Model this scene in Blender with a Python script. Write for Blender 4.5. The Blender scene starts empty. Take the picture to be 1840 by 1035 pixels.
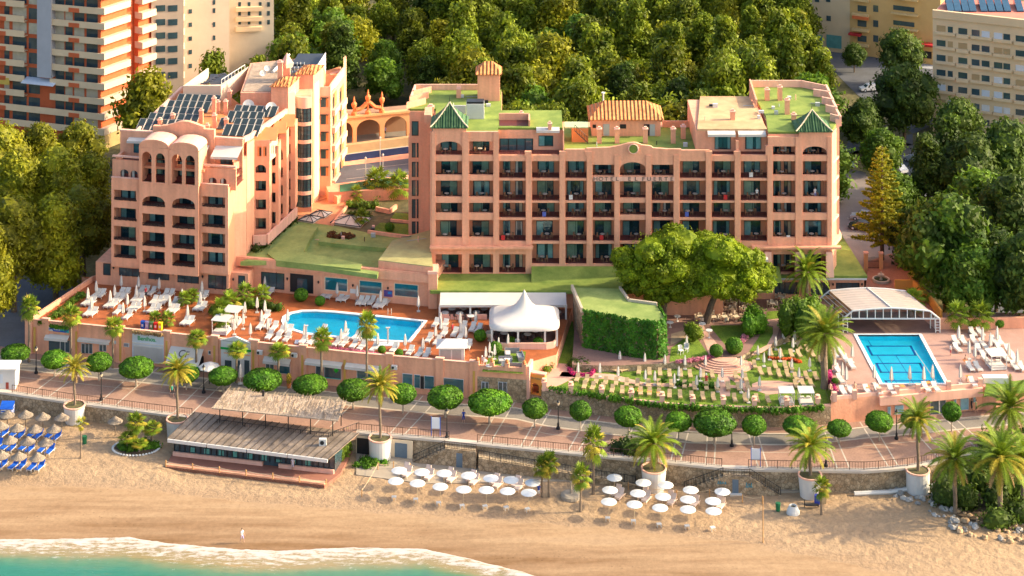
import bpy, bmesh, math, random
from mathutils import Vector, Matrix, noise
R=math.radians
S=bpy.context.scene
COL=S.collection
# ---------------- camera ----------------
F,HY,CX,CH=3620.0,-930.0,920.0,129.0
cam=bpy.data.cameras.new('camera'); cam.sensor_width=36; cam.lens=36*F/1840
cam.shift_x=0; cam.shift_y=(HY-517.5)/1840; cam.clip_start=1; cam.clip_end=3000
co=bpy.data.objects.new('camera',cam); COL.objects.link(co); co.location=(0,0,CH); co.rotation_euler=(R(90),0,0)
S.camera=co
cam.dof.use_dof=True; cam.dof.focus_distance=280; cam.dof.aperture_fstop=0.9
# ---------------- world + sun ----------------
SAZ,SEL=R(4),R(26)
w=bpy.data.worlds.new("World"); S.world=w; w.use_nodes=True
nt=w.node_tree; bg=nt.nodes['Background']; sk=nt.nodes.new('ShaderNodeTexSky'); sk.sky_type='NISHITA'
sk.sun_disc=False; sk.sun_elevation=SEL; sk.sun_rotation=R(90)-SAZ; sk.air_density=1.0; sk.dust_density=4.0; sk.ozone_density=0.3
nt.links.new(sk.outputs[0],bg.inputs[0]); bg.inputs[1].default_value=0.15
sl=bpy.data.lights.new('sun','SUN'); sl.energy=2.9; sl.angle=R(0.55); sl.color=(1.0,0.82,0.54)
so=bpy.data.objects.new('sun',sl); COL.objects.link(so)
sd=Vector((math.cos(SAZ)*math.cos(SEL),math.sin(SAZ)*math.cos(SEL),math.sin(SEL)))
so.rotation_euler=sd.to_track_quat('Z','Y').to_euler(); so.location=(0,250,200)
S.view_settings.view_transform='Standard'; S.view_settings.look='None'; S.view_settings.gamma=1
S.view_settings.exposure=1.42
try: S.cycles.max_bounces=6; S.cycles.transparent_max_bounces=6
except Exception: pass

# ---------------- helpers ----------------
def P(px,py,z=0.0):
    Y=F*(CH-z)/(py-HY); return Vector(((px-CX)*Y/F,Y,z))
def PD(px,py,Y): return Vector(((px-CX)*Y/F,Y,CH-(py-HY)*Y/F))
_m={}
def mat(name,c,rough=0.8,var=0.12,scale=0.6,bump=0.0,bscale=8.0,metal=0.0,var2=None,spec=0.3,coords='pos',randv=0.0,c2=None,fine=0.0,streak=0.0):
    if name in _m: return _m[name]
    m=bpy.data.materials.new(name); m.use_nodes=True; t=m.node_tree; b=t.nodes['Principled BSDF']
    b.inputs['Roughness'].default_value=rough; b.inputs['Metallic'].default_value=metal
    b.inputs['Specular IOR Level'].default_value=spec
    N=t.nodes.new; L=t.links.new
    if coords=='pos': src=N('ShaderNodeNewGeometry').outputs['Position']
    else: src=N('ShaderNodeTexCoord').outputs['Object']
    n=N('ShaderNodeTexNoise'); n.inputs['Scale'].default_value=scale; n.inputs['Detail'].default_value=6
    n.inputs['Roughness'].default_value=0.65
    L(src,n.inputs['Vector'])
    rp=N('ShaderNodeMapRange'); rp.inputs[1].default_value=0.3; rp.inputs[2].default_value=0.7
    L(n.outputs['Fac'],rp.inputs[0])
    mx=N('ShaderNodeMix'); mx.data_type='RGBA'
    lo=[max(0,x*(1-var)) for x in c]; hi=[min(1,x*(1+var)) for x in (c2 or c)]
    mx.inputs[6].default_value=(*lo,1); mx.inputs[7].default_value=(*hi,1); L(rp.outputs[0],mx.inputs[0])
    out=mx.outputs[2]
    if fine:
        n2=N('ShaderNodeTexNoise'); n2.inputs['Scale'].default_value=scale*12; n2.inputs['Detail'].default_value=3; L(src,n2.inputs['Vector'])
        r2=N('ShaderNodeMapRange'); r2.inputs[1].default_value=.3; r2.inputs[2].default_value=.7; r2.inputs[3].default_value=1-fine; r2.inputs[4].default_value=1+fine
        L(n2.outputs['Fac'],r2.inputs[0])
        vm=N('ShaderNodeVectorMath'); vm.operation='SCALE'; L(out,vm.inputs[0]); L(r2.outputs[0],vm.inputs['Scale']); out=vm.outputs[0]
    if streak:
        mpp=N('ShaderNodeMapping'); mpp.inputs['Scale'].default_value=(1.4,1.4,.12); L(src,mpp.inputs['Vector'])
        n4=N('ShaderNodeTexNoise'); n4.inputs['Scale'].default_value=1.0; n4.inputs['Detail'].default_value=7; L(mpp.outputs[0],n4.inputs['Vector'])
        r4=N('ShaderNodeMapRange'); r4.inputs[1].default_value=.35; r4.inputs[2].default_value=.62; r4.inputs[3].default_value=1-streak; r4.inputs[4].default_value=1.04
        L(n4.outputs['Fac'],r4.inputs[0]); vm=N('ShaderNodeVectorMath'); vm.operation='SCALE'; L(out,vm.inputs[0]); L(r4.outputs[0],vm.inputs['Scale']); out=vm.outputs[0]
    if randv:
        oi=N('ShaderNodeObjectInfo'); r3=N('ShaderNodeMapRange'); r3.inputs[3].default_value=1-randv; r3.inputs[4].default_value=1+randv
        L(oi.outputs['Random'],r3.inputs[0])
        vm=N('ShaderNodeVectorMath'); vm.operation='SCALE'; L(out,vm.inputs[0]); L(r3.outputs[0],vm.inputs['Scale']); out=vm.outputs[0]
    L(out,b.inputs['Base Color'])
    if bump:
        n3=N('ShaderNodeTexNoise'); n3.inputs['Scale'].default_value=bscale; n3.inputs['Detail'].default_value=5; L(src,n3.inputs['Vector'])
        bp=N('ShaderNodeBump'); bp.inputs['Strength'].default_value=bump; bp.inputs['Distance'].default_value=0.3
        L(n3.outputs['Fac'],bp.inputs['Height']); L(bp.outputs[0],b.inputs['Normal'])
    _m[name]=m; return m
def leafmat(name,c,c2,randv=0.25,scale=0.35,trans=0.35):
    if name in _m: return _m[name]
    m=mat(name,c,rough=0.6,var=0.1,scale=scale,randv=randv,c2=c2,fine=0.3,spec=0.25)
    t=m.node_tree; b=t.nodes['Principled BSDF']; o=t.nodes['Material Output']
    src=b.inputs['Base Color'].links[0].from_socket
    # per-leaf brightness from a face attribute (random per clump, cores painted darker)
    at=t.nodes.new('ShaderNodeAttribute'); at.attribute_name='tone'
    rr=t.nodes.new('ShaderNodeMapRange'); rr.inputs[3].default_value=0.45; rr.inputs[4].default_value=1.6
    t.links.new(at.outputs['Fac'],rr.inputs[0])
    vm=t.nodes.new('ShaderNodeVectorMath'); vm.operation='SCALE'; t.links.new(src,vm.inputs[0]); t.links.new(rr.outputs[0],vm.inputs['Scale'])
    t.links.new(vm.outputs[0],b.inputs['Base Color'])
    tr=t.nodes.new('ShaderNodeBsdfTranslucent'); ms=t.nodes.new('ShaderNodeMixShader'); ms.inputs[0].default_value=trans
    t.links.new(vm.outputs[0],tr.inputs[0]); t.links.new(b.outputs[0],ms.inputs[1]); t.links.new(tr.outputs[0],ms.inputs[2])
    t.links.new(ms.outputs[0],o.inputs[0]); return m
def glassmat(name,tint,refl=0.25,rough=0.05,alpha=0.5):
    if name in _m: return _m[name]
    m=bpy.data.materials.new(name); m.use_nodes=True; t=m.node_tree; o=t.nodes['Material Output']
    t.nodes.remove(t.nodes['Principled BSDF'])
    tr=t.nodes.new('ShaderNodeBsdfTransparent'); tr.inputs[0].default_value=(*tint,1)
    gl=t.nodes.new('ShaderNodeBsdfGlossy'); gl.inputs['Roughness'].default_value=rough; gl.inputs[0].default_value=(.9,.95,1,1)
    ms=t.nodes.new('ShaderNodeMixShader'); lw=t.nodes.new('ShaderNodeLayerWeight'); lw.inputs[0].default_value=refl
    t.links.new(lw.outputs['Fresnel'],ms.inputs[0]); t.links.new(tr.outputs[0],ms.inputs[1]); t.links.new(gl.outputs[0],ms.inputs[2])
    t.links.new(ms.outputs[0],o.inputs[0]); _m[name]=m; return m

class MB:
    def __init__(s,*mats):
        s.v=[];s.f=[];s.m=[];s.mats=list(mats);s.M=Matrix.Identity(4);s.cur=0;s.tone=[]
    def use(s,m):
        if m not in s.mats: s.mats.append(m)
        s.cur=s.mats.index(m); return s
    def add(s,vs,fs,tone=0.5):
        b=len(s.v); s.v+= [s.M@Vector(p) for p in vs]
        for f in fs: s.f.append([b+i for i in f]); s.m.append(s.cur); s.tone.append(tone)
    def box(s,x0,x1,y0,y1,z0,z1):
        s.add([(x0,y0,z0),(x1,y0,z0),(x1,y1,z0),(x0,y1,z0),(x0,y0,z1),(x1,y0,z1),(x1,y1,z1),(x0,y1,z1)],
              [(3,2,1,0),(4,5,6,7),(0,1,5,4),(1,2,6,5),(2,3,7,6),(3,0,4,7)]); return s
    def prism(s,poly,z0,z1,z1b=None):
        n=len(poly); a=sum(poly[i][0]*poly[(i+1)%n][1]-poly[(i+1)%n][0]*poly[i][1] for i in range(n))
        if a<0: poly=list(poly)[::-1]
        s.add([(p[0],p[1],z0) for p in poly]+[(p[0],p[1],z1) for p in poly],
          [tuple(range(n))[::-1],tuple(range(n,2*n))]+[(i,(i+1)%n,n+(i+1)%n,n+i) for i in range(n)]); return s
    def hexa(s,bot,top): # 4 bottom pts (ccw), 4 top pts
        s.add(list(bot)+list(top),[(3,2,1,0),(4,5,6,7),(0,1,5,4),(1,2,6,5),(2,3,7,6),(3,0,4,7)]); return s
    def sheet(s,poly,z):
        n=len(poly); a=sum(poly[i][0]*poly[(i+1)%n][1]-poly[(i+1)%n][0]*poly[i][1] for i in range(n))
        if a<0: poly=list(poly)[::-1]
        s.add([(p[0],p[1],z) for p in poly],[tuple(range(n))]); return s
    def tube(s,p0,p1,r0,r1=None,n=6,cap=True):
        r1=r0 if r1 is None else r1; p0=Vector(p0);p1=Vector(p1); d=(p1-p0)
        if d.length<1e-6: return s
        q=d.to_track_quat('Z','Y'); a=[];
        for p,r in((p0,r0),(p1,r1)):
            for i in range(n):
                t=2*math.pi*i/n; a.append(p+q@Vector((r*math.cos(t),r*math.sin(t),0)))
        fs=[(i,(i+1)%n,n+(i+1)%n,n+i) for i in range(n)]
        if cap: fs+=[tuple(range(n))[::-1],tuple(range(n,2*n))]
        s.add(a,fs); return s
    def path(s,pts,rs,n=6):
        for i in range(len(pts)-1): s.tube(pts[i],pts[i+1],rs[i],rs[i+1],n)
        return s
    def lathe(s,prof,n=12,c=(0,0),sx=1,sy=1,cap=True):
        a=[];k=len(prof)
        for r,z in prof:
            for i in range(n):
                t=2*math.pi*i/n; a.append((c[0]+r*sx*math.cos(t),c[1]+r*sy*math.sin(t),z))
        fs=[(j*n+i,j*n+(i+1)%n,(j+1)*n+(i+1)%n,(j+1)*n+i) for j in range(k-1) for i in range(n)]
        if cap: fs+=[tuple(range(n))[::-1],tuple(range((k-1)*n,k*n))]
        s.add(a,fs); return s
    def build(s,name,parent=None,smooth=False,loc=None):
        me=bpy.data.meshes.new(name); me.from_pydata([tuple(p) for p in s.v],[],s.f)
        for m in s.mats: me.materials.append(m)
        me.polygons.foreach_set('material_index',s.m)
        if smooth: me.polygons.foreach_set('use_smooth',[True]*len(s.f))
        at=me.attributes.new('tone','FLOAT','FACE'); at.data.foreach_set('value',s.tone)
        me.update(); o=bpy.data.objects.new(name,me); COL.objects.link(o)
        if parent: o.parent=parent
        if loc: o.location=loc
        return o
def frame(O,ang):
    return Matrix.Translation(Vector(O))@Matrix.Rotation(ang,4,'Z')
def tag(o,label=None,cat=None,group=None,kind=None):
    if label: o['label']=label
    if cat: o['category']=cat
    if group: o['group']=group
    if kind: o['kind']=kind
    return o
def thing(name,label,cat,loc=(0,0,0),rz=0,group=None):
    o=bpy.data.objects.new(name,None); COL.objects.link(o); o.empty_display_size=0.3
    o.location=loc; o.rotation_euler=(0,0,rz); return tag(o,label,cat,group)
def dup(root,loc,rz=0,label=None,sc=None,group=None):
    r=root.copy(); COL.objects.link(r); r.location=loc; r.rotation_euler=(0,0,rz)
    if sc: r.scale=(sc,sc,sc) if not isinstance(sc,tuple) else sc
    if label: r['label']=label
    if group: r['group']=group
    for ch in KIDS(root):
        c=ch.copy(); COL.objects.link(c); c.parent=r
        for g in KIDS(ch):
            d=g.copy(); COL.objects.link(d); d.parent=c
    return r
_k={}
def KIDS(o):
    if o.name not in _k: _k[o.name]=list(o.children)
    return _k[o.name]
ORD=['first','second','third','fourth','fifth','sixth','seventh','eighth','ninth','tenth','eleventh','twelfth','thirteenth','fourteenth','fifteenth','sixteenth','seventeenth','eighteenth','nineteenth','twentieth']
def nth(i,n):
    if n==1: return 'only one'
    if i==0: return 'leftmost'
    if i==n-1: return 'rightmost'
    if i<20: return ORD[i]+' from the left'
    if n-1-i<20: return ORD[n-1-i]+' from the right'
    return 'number %d from the left'%(i+1)
class Proto:
    """first call places the built thing itself, later calls copy it"""
    def __init__(s,root): s.r=root; s.used=False; KIDS(root); [KIDS(c) for c in KIDS(root)]
    def put(s,loc,rz=0,label=None,sc=None,group=None):
        if not s.used:
            s.used=True; o=s.r; o.location=loc; o.rotation_euler=(0,0,rz)
            if sc: o.scale=(sc,sc,sc) if not isinstance(sc,tuple) else sc
            if label: o['label']=label
            if group: o['group']=group
            return o
        return dup(s.r,loc,rz,label,sc if sc else (1,1,1),group)
def interp(line,x):
    if x<=line[0][0]: a,b=line[0],line[1]
    else:
        a,b=line[-2],line[-1]
        for i in range(len(line)-1):
            if line[i][0]<=x<=line[i+1][0]: a,b=line[i],line[i+1]; break
    return a[1]+(b[1]-a[1])*(x-a[0])/(b[0]-a[0])
# ------------- materials -------------
PINK=mat('stucco_pink',(.80,.385,.235),.85,.08,.25,streak=.1,bump=.15,bscale=3,fine=.04)
PINK2=mat('stucco_recess',(.74,.34,.19),.85,.06,.3)  # slightly deeper orange than the fronts, used on recess walls
PINKL=mat('stucco_light_pink',(.80,.46,.34),.85,.06,.3,streak=.1)
ORG=mat('terracotta_paint',(.62,.22,.08),.8,.1,.5)
GREEN=mat('green_roof_coating',(.15,.235,.04),.85,.22,.35,c2=(.22,.27,.055),fine=.08)
GREEN2=mat('dull_green_roof_coating',(.20,.29,.075),.85,.2,.3,c2=(.28,.33,.10),fine=.08)
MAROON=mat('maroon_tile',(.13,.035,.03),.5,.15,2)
DECK=mat('terracotta_deck',(.36,.105,.035),.55,.25,.8,fine=.15)
DARK=mat('dark_frame',(.02,.022,.025),.4,.1,1)
DGLASS=mat('dark_window_glass',(.04,.075,.09),.08,.3,.5,spec=.9)
TEAL=mat('teal_tinted_glass',(.01,.10,.13),.06,.4,.4,spec=.9)
CURT=mat('curtain',(.55,.58,.50),.8,.2,1.2,randv=.2)
WHITE=mat('white_paint',(.62,.61,.58),.55,.05,1)
CREAM=mat('cream_paint',(.78,.62,.42),.8,.06,.5)
IRON=mat('black_iron',(.02,.02,.022),.5,.1,2)
TILE=None
CURT2=mat('warm_curtain',(.60,.52,.34),.8,.2,1.2,randv=.25)
def tilemat(name,c,c2,ax=0,period=.3):
    m=mat(name,c,.8,.15,1.5,c2=c2,fine=.2); t=m.node_tree; b=t.nodes['Principled BSDF']
    tc=t.nodes.new('ShaderNodeTexCoord'); wv=t.nodes.new('ShaderNodeTexWave'); wv.bands_direction='X' if ax==0 else 'Y'
    wv.inputs['Scale'].default_value=1/period/ (2*math.pi)*2*math.pi/3.14159*.5; wv.inputs['Distortion'].default_value=.4
    t.links.new(tc.outputs['Object'],wv.inputs[0])
    bp=t.nodes.new('ShaderNodeBump'); bp.inputs['Strength'].default_value=.9; bp.inputs['Distance'].default_value=.25
    t.links.new(wv.outputs['Fac'],bp.inputs['Height']); t.links.new(bp.outputs[0],b.inputs['Normal'])
    return m
TILE=tilemat('clay_roof_tiles',(.46,.14,.045),(.60,.25,.09))
GTILE=tilemat('green_glazed_tiles',(.03,.10,.05),(.09,.17,.07))
def brickmat(name,c1,c2,mortar,bw=.5,bh=.25,bump=.3,rot=None,msize=.03):
    m=bpy.data.materials.new(name); m.use_nodes=True; t=m.node_tree; b=t.nodes['Principled BSDF']; b.inputs['Roughness'].default_value=.85
    N=t.nodes.new;L=t.links.new
    g=N('ShaderNodeNewGeometry'); n=N('ShaderNodeTexNoise'); n.inputs['Scale'].default_value=1.2; n.inputs['Detail'].default_value=5
    L(g.outputs['Position'],n.inputs['Vector'])
    vo=N('ShaderNodeTexVoronoi'); vo.inputs['Scale'].default_value=1/bw; L(g.outputs['Position'],vo.inputs['Vector'])
    cr=N('ShaderNodeMix'); cr.data_type='RGBA'; cr.inputs[6].default_value=(*c1,1); cr.inputs[7].default_value=(*c2,1)
    sp=N('ShaderNodeSeparateColor'); L(vo.outputs['Color'],sp.inputs[0]); L(sp.outputs[0],cr.inputs[0])
    v2=N('ShaderNodeTexVoronoi'); v2.feature='DISTANCE_TO_EDGE'; v2.inputs['Scale'].default_value=1/bw; L(g.outputs['Position'],v2.inputs['Vector'])
    mr=N('ShaderNodeMapRange'); mr.inputs[1].default_value=0; mr.inputs[2].default_value=msize*2; L(v2.outputs['Distance'],mr.inputs[0])
    m2=N('ShaderNodeMix'); m2.data_type='RGBA'; m2.inputs[6].default_value=(*mortar,1); L(mr.outputs[0],m2.inputs[0]); L(cr.outputs[2],m2.inputs[7])
    r2=N('ShaderNodeMapRange'); r2.inputs[1].default_value=.3; r2.inputs[2].default_value=.7; r2.inputs[3].default_value=.65; r2.inputs[4].default_value=1.3; L(n.outputs['Fac'],r2.inputs[0])
    vm=N('ShaderNodeVectorMath'); vm.operation='SCALE'; L(m2.outputs[2],vm.inputs[0]); L(r2.outputs[0],vm.inputs['Scale']); L(vm.outputs[0],b.inputs['Base Color'])
    bp=N('ShaderNodeBump'); bp.inputs['Strength'].default_value=bump; bp.inputs['Distance'].default_value=.1; L(mr.outputs[0],bp.inputs['Height']); L(bp.outputs[0],b.inputs['Normal'])
    _m[name]=m; return m
STONE=brickmat('rubble_stone',(.30,.21,.12),(.44,.34,.22),(.20,.15,.09),.45,msize=.06)
PAVE=mat('promenade_paving',(.32,.19,.135),.8,.16,.3,fine=.12)
ASPH=mat('road_asphalt',(.225,.20,.17),.9,.12,.4,fine=.1)
ASPH2=mat('street_asphalt',(.10,.105,.12),.9,.15,.3,fine=.08)
KERB=mat('kerb_stone',(.50,.42,.33),.8,.1,1)
LINE=mat('white_paving_band',(.48,.42,.34),.8,.12,1)
SOIL=mat('soil_and_scrub',(.07,.075,.03),.95,.4,.12,c2=(.13,.11,.05),fine=.3,bump=.5,bscale=1)
LAWN=mat('lawn_grass',(.10,.19,.018),.9,.2,.5,c2=(.15,.22,.02),fine=.3,bump=.5,bscale=10)
PATH=mat('pink_path_paving',(.58,.34,.25),.8,.12,.8,fine=.08)
# ---- setting lines (pixel x, y of the photograph; back-projected on their true level) ----
ZP=3.0
W_=[(-800,602),(-140,682),(0,703),(120,721),(300,744),(480,765),(638,776),(807,791),(920,803),(1080,819),(1200,830),(1297,840),(1380,843),(1560,846),(1640,838),(1690,828),(1760,812),(1840,800),(1990,785),(2600,725)]
B_=[(-800,545),(-140,612),(50,634),(220,652),(370,668),(520,685),(640,698),(780,712),(850,716),(935,722),(975,733),(1100,749),(1240,764),(1400,768),(1500,762),(1560,755),(1620,750),(1765,736),(1840,729),(1990,718),(2600,672)]
def lift(line,d,z,x0=None,x1=None,n=120,ext=0):
    a=line[0][0] if x0 is None else x0; b=line[-1][0] if x1 is None else x1
    return [P(a+(b-a)*i/n,interp(line,a+(b-a)*i/n)+d,z) for i in range(n+1)]
def struct(name,mb,smooth=False): return tag(mb.build(name,None,smooth),kind='structure')
def strip(mb,A,Bn,z0,z1):
    n=len(A)
    for i in range(n-1):
        mb.hexa([(A[i].x,A[i].y,z0),(A[i+1].x,A[i+1].y,z0),(Bn[i+1].x,Bn[i+1].y,z0),(Bn[i].x,Bn[i].y,z0)],
                [(A[i].x,A[i].y,z1),(A[i+1].x,A[i+1].y,z1),(Bn[i+1].x,Bn[i+1].y,z1),(Bn[i].x,Bn[i].y,z1)])
Wl=lift(W_,0,ZP)
mb=MB(SOIL); poly=[(p.x,p.y+.3) for p in Wl]+[(500,230),(500,1200),(-500,1200),(-500,230)]
mb.sheet([(p[0],p[1]) for p in poly],2.84); struct('ground',mb)
mb=MB(PAVE); strip(mb,Wl,lift(B_,31,ZP),2.6,ZP); struct('promenade',mb)
mb=MB(ASPH); strip(mb,lift(B_,30,ZP-.12),lift(B_,11.5,ZP-.12),2.7,ZP-.12); struct('road',mb)
mb=MB(PAVE); strip(mb,lift(B_,11,ZP),lift(B_,-6,ZP),2.6,ZP); struct('pavement',mb)
mb=MB(KERB); strip(mb,lift(B_,32.6,ZP),lift(B_,30.2,ZP),2.7,ZP+.004); strip(mb,lift(B_,12.4,ZP),lift(B_,10.5,ZP),2.7,ZP+.004)
strip(mb,lift(B_,45.6,ZP),lift(B_,45,ZP),2.9,ZP+.004); struct('kerb',mb)
# pale paving bands running across the promenade and the road
mb=MB(LINE)
bands=[(60,105,660,-.0),]
def band(xb,xt):  # xb: pixel x at the promenade edge, xt: at the building line
    for (d0,d1,z) in ((None,32.8,ZP+.008),(29.8,12.6,ZP-.112),(10.2,1,ZP+.008)):
        def at(px_y):  # position along band for vertical offset from B
            return px_y
        ys=[]
        for d in (d0,d1):
            if d is None: ys.append(P(xb,interp(W_,xb)-1.5,z)); continue
            # linear in screen between W(xb) and B(xt)
            yb=interp(W_,xb)-1.5; yt=interp(B_,xt)+1; t=0.5
            for _ in range(12):
                x=xb+(xt-xb)*t; y=yb+(yt-yb)*t; e=(y-(interp(B_,x)+d)); t+=e/(yb-yt)
            ys.append(P(xb+(xt-xb)*t,yb+(yt-yb)*t,z))
        a,b=ys; n=Vector((b.y-a.y,a.x-b.x,0)).normalized()*.09
        mb.add([a-n,a+n,b+n,b-n],[(0,1,2,3)])
for xb,xt in [(55,140),(85,175),(175,255),(205,285),(310,385),(340,415),(430,500),(460,530),(560,625),(590,655),(700,760),(725,790),(860,905),(880,925),(935,975),(950,990),(1020,1058),(1037,1078),(1118,1142),(1133,1160),(1205,1222),(1222,1240),(1268,1272),(1283,1288),(1363,1342),(1380,1358),(1505,1478),(1528,1492),(1598,1545),(1615,1565),(1690,1622),(1706,1640),(1760,1690),(1780,1705)]:
    band(xb,xt)
struct('paving_bands',mb)
# ---- beach ----
SHORE=[(-200,968),(0,969),(100,969),(230,965),(300,976),(400,985),(500,990),(620,984),(760,986),(830,1001),(900,1018),(960,1034),(1100,1052),(1400,1085),(2000,1110)]
TOPB=0.35
def shoreY(x): return P(x,interp(SHORE,x),0).y
sand=bpy.data.materials.new('beach_sand'); sand.use_nodes=True; t=sand.node_tree; b=t.nodes['Principled BSDF']; b.inputs['Roughness'].default_value=.9
b.inputs['Specular IOR Level'].default_value=.2
N=t.nodes.new;L=t.links.new; g=N('ShaderNodeNewGeometry')
def noi(sc,det=5,vec=None,rough=.6):
    n=N('ShaderNodeTexNoise'); n.inputs['Scale'].default_value=sc; n.inputs['Detail'].default_value=det; n.inputs['Roughness'].default_value=rough; L(vec or g.outputs['Position'],n.inputs['Vector']); return n.outputs['Fac']
at=N('ShaderNodeAttribute'); at.attribute_name='dry'
mp=N('ShaderNodeMapping'); mp.inputs['Scale'].default_value=(.12,1,1); L(g.outputs['Position'],mp.inputs['Vector'])
streak=noi(.5,5,mp.outputs[0])
ad=N('ShaderNodeMath'); ad.operation='ADD'; L(at.outputs['Fac'],ad.inputs[0])
st=N('ShaderNodeMapRange'); st.inputs[1].default_value=.3; st.inputs[2].default_value=.7; st.inputs[3].default_value=-.22; st.inputs[4].default_value=.22; L(streak,st.inputs[0]); L(st.outputs[0],ad.inputs[1])
cr=N('ShaderNodeValToRGB'); e=cr.color_ramp.elements; e[0].position=0; e[0].color=(.20,.11,.05,1); e[1].position=1; e[1].color=(.40,.275,.165,1)
for p,c in ((.18,(.27,.165,.09,1)),(.45,(.37,.245,.14,1)),(.7,(.34,.23,.14,1))):
    k=e.new(p); k.color=c
L(ad.outputs[0],cr.inputs[0])
f2=N('ShaderNodeMapRange'); f2.inputs[1].default_value=.3; f2.inputs[2].default_value=.7; f2.inputs[3].default_value=.80; f2.inputs[4].default_value=1.16; L(noi(1.7,9,None,.75),f2.inputs[0])
vm=N('ShaderNodeVectorMath'); vm.operation='SCALE'; L(cr.outputs[0],vm.inputs[0]); L(f2.outputs[0],vm.inputs['Scale']); vo=N('ShaderNodeTexVoronoi'); vo.inputs['Scale'].default_value=1.5; L(g.outputs['Position'],vo.inputs['Vector'])
vr=N('ShaderNodeMapRange'); vr.inputs[1].default_value=.10; vr.inputs[2].default_value=.22; vr.inputs[3].default_value=.72; vr.inputs[4].default_value=1; L(vo.outputs['Distance'],vr.inputs[0])
mk_=N('ShaderNodeMapRange'); mk_.inputs[1].default_value=.52; mk_.inputs[2].default_value=.6; L(noi(.42,3,mp.outputs[0]),mk_.inputs[0])
mm=N('ShaderNodeMix'); mm.inputs[2].default_value=1.0; L(mk_.outputs[0],mm.inputs[0]); L(vr.outputs[0],mm.inputs[3])
v5=N('ShaderNodeVectorMath'); v5.operation='SCALE'; L(vm.outputs[0],v5.inputs[0]); L(mm.outputs[0],v5.inputs['Scale']); L(v5.outputs[0],b.inputs['Base Color'])
bp=N('ShaderNodeBump'); bp.inputs['Distance'].default_value=.3; L(noi(1.15,9,None,.66),bp.inputs['Height']); 
bs=N('ShaderNodeMapRange'); bs.inputs[1].default_value=.45; bs.inputs[2].default_value=.8; bs.inputs[3].default_value=.06; bs.inputs[4].default_value=1.0; L(at.outputs['Fac'],bs.inputs[0]); L(bs.outputs[0],bp.inputs['Strength']); L(bp.outputs[0],b.inputs['Normal'])
# px rows: dry/rough boundary
ROUGH=[(-200,860),(0,862),(250,868),(420,890),(620,905),(900,925),(1100,940),(1350,965),(1550,1010),(2000,1090)]
nx,ny=640,150; vs=[];dr=[]
for j in range(ny+1):
    for i in range(nx+1):
        px=-700+3200*i/nx
        yW=interp(W_,px)+10; yS=interp(SHORE,px); 
        py=yW-16+(1120-yW+16)*(j/ny)
        p=P(px,py,TOPB)
        zt=TOPB
        ds=(yS-py)
        dry=0
        yr=interp(ROUGH,px)+4*noise.noise(Vector((px*.02,0,5)))
        if py<yr: dry=1.0-max(0,.25-(yr-py)/40)
        else: dry=.45*min(1,max(0,ds/ (max(30,yS-yr))))+.08 if ds>0 else 0
        if abs(py-yr)<10: dry=max(dry,.75) if py>yr-10 else dry
        z=TOPB
        if ds<60: z=TOPB-(60-ds)/60*.45 if ds>0 else -.1-min(2,(-ds)*.02)
        if py<yr: z+=(.11*noise.noise(Vector((p.x*1.1,p.y*1.1,0)))+.03*noise.noise(Vector((p.x*3,p.y*3,4))))*min(1,(yr-py)/10)
        if px<330 and py<yr: z+=.45*min(1,(yr-py)/14)*min(1,max(0,(330-px)/50))
        vs.append((p.x,p.y,z)); dr.append(dry)
me=bpy.data.meshes.new('beach'); me.from_pydata(vs,[],[(j*(nx+1)+i,(j+1)*(nx+1)+i,(j+1)*(nx+1)+i+1,j*(nx+1)+i+1) for j in range(ny) for i in range(nx)])
me.materials.append(sand); a=me.attributes.new('dry','FLOAT','POINT'); a.data.foreach_set('value',dr)
me.polygons.foreach_set('use_smooth',[True]*len(me.polygons)); me.update()
o=bpy.data.objects.new('beach',me); COL.objects.link(o); tag(o,kind='structure')
# ---- sea ----
sea=bpy.data.materials.new('sea_water'); sea.use_nodes=True; t=sea.node_tree; b=t.nodes['Principled BSDF']; b.inputs['Roughness'].default_value=.12
N=t.nodes.new;L=t.links.new; g=N('ShaderNodeNewGeometry'); at=N('ShaderNodeAttribute'); at.attribute_name='off'
mp=N('ShaderNodeMapping'); mp.inputs['Scale'].default_value=(.3,1,1); L(g.outputs['Position'],mp.inputs['Vector'])
n1=noi(.8,4,mp.outputs[0]); 
a1=N('ShaderNodeMath'); a1.operation='MULTIPLY_ADD'; L(n1,a1.inputs[0]); a1.inputs[1].default_value=2.0; L(at.outputs['Fac'],a1.inputs[2])
cr=N('ShaderNodeValToRGB'); e=cr.color_ramp.elements; e[0].position=.0; e[0].color=(.33,.23,.12,1); e[1].position=1; e[1].color=(.012,.15,.10,1)
for p,c in ((.40,(.26,.21,.10,1)),(.56,(.09,.19,.10,1)),(.72,(.03,.17,.11,1))):
    k=e.new(p); k.color=c
d=N('ShaderNodeMath'); d.operation='DIVIDE'; d.inputs[1].default_value=12; L(a1.outputs[0],d.inputs[0]); L(d.outputs[0],cr.inputs[0])
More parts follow.
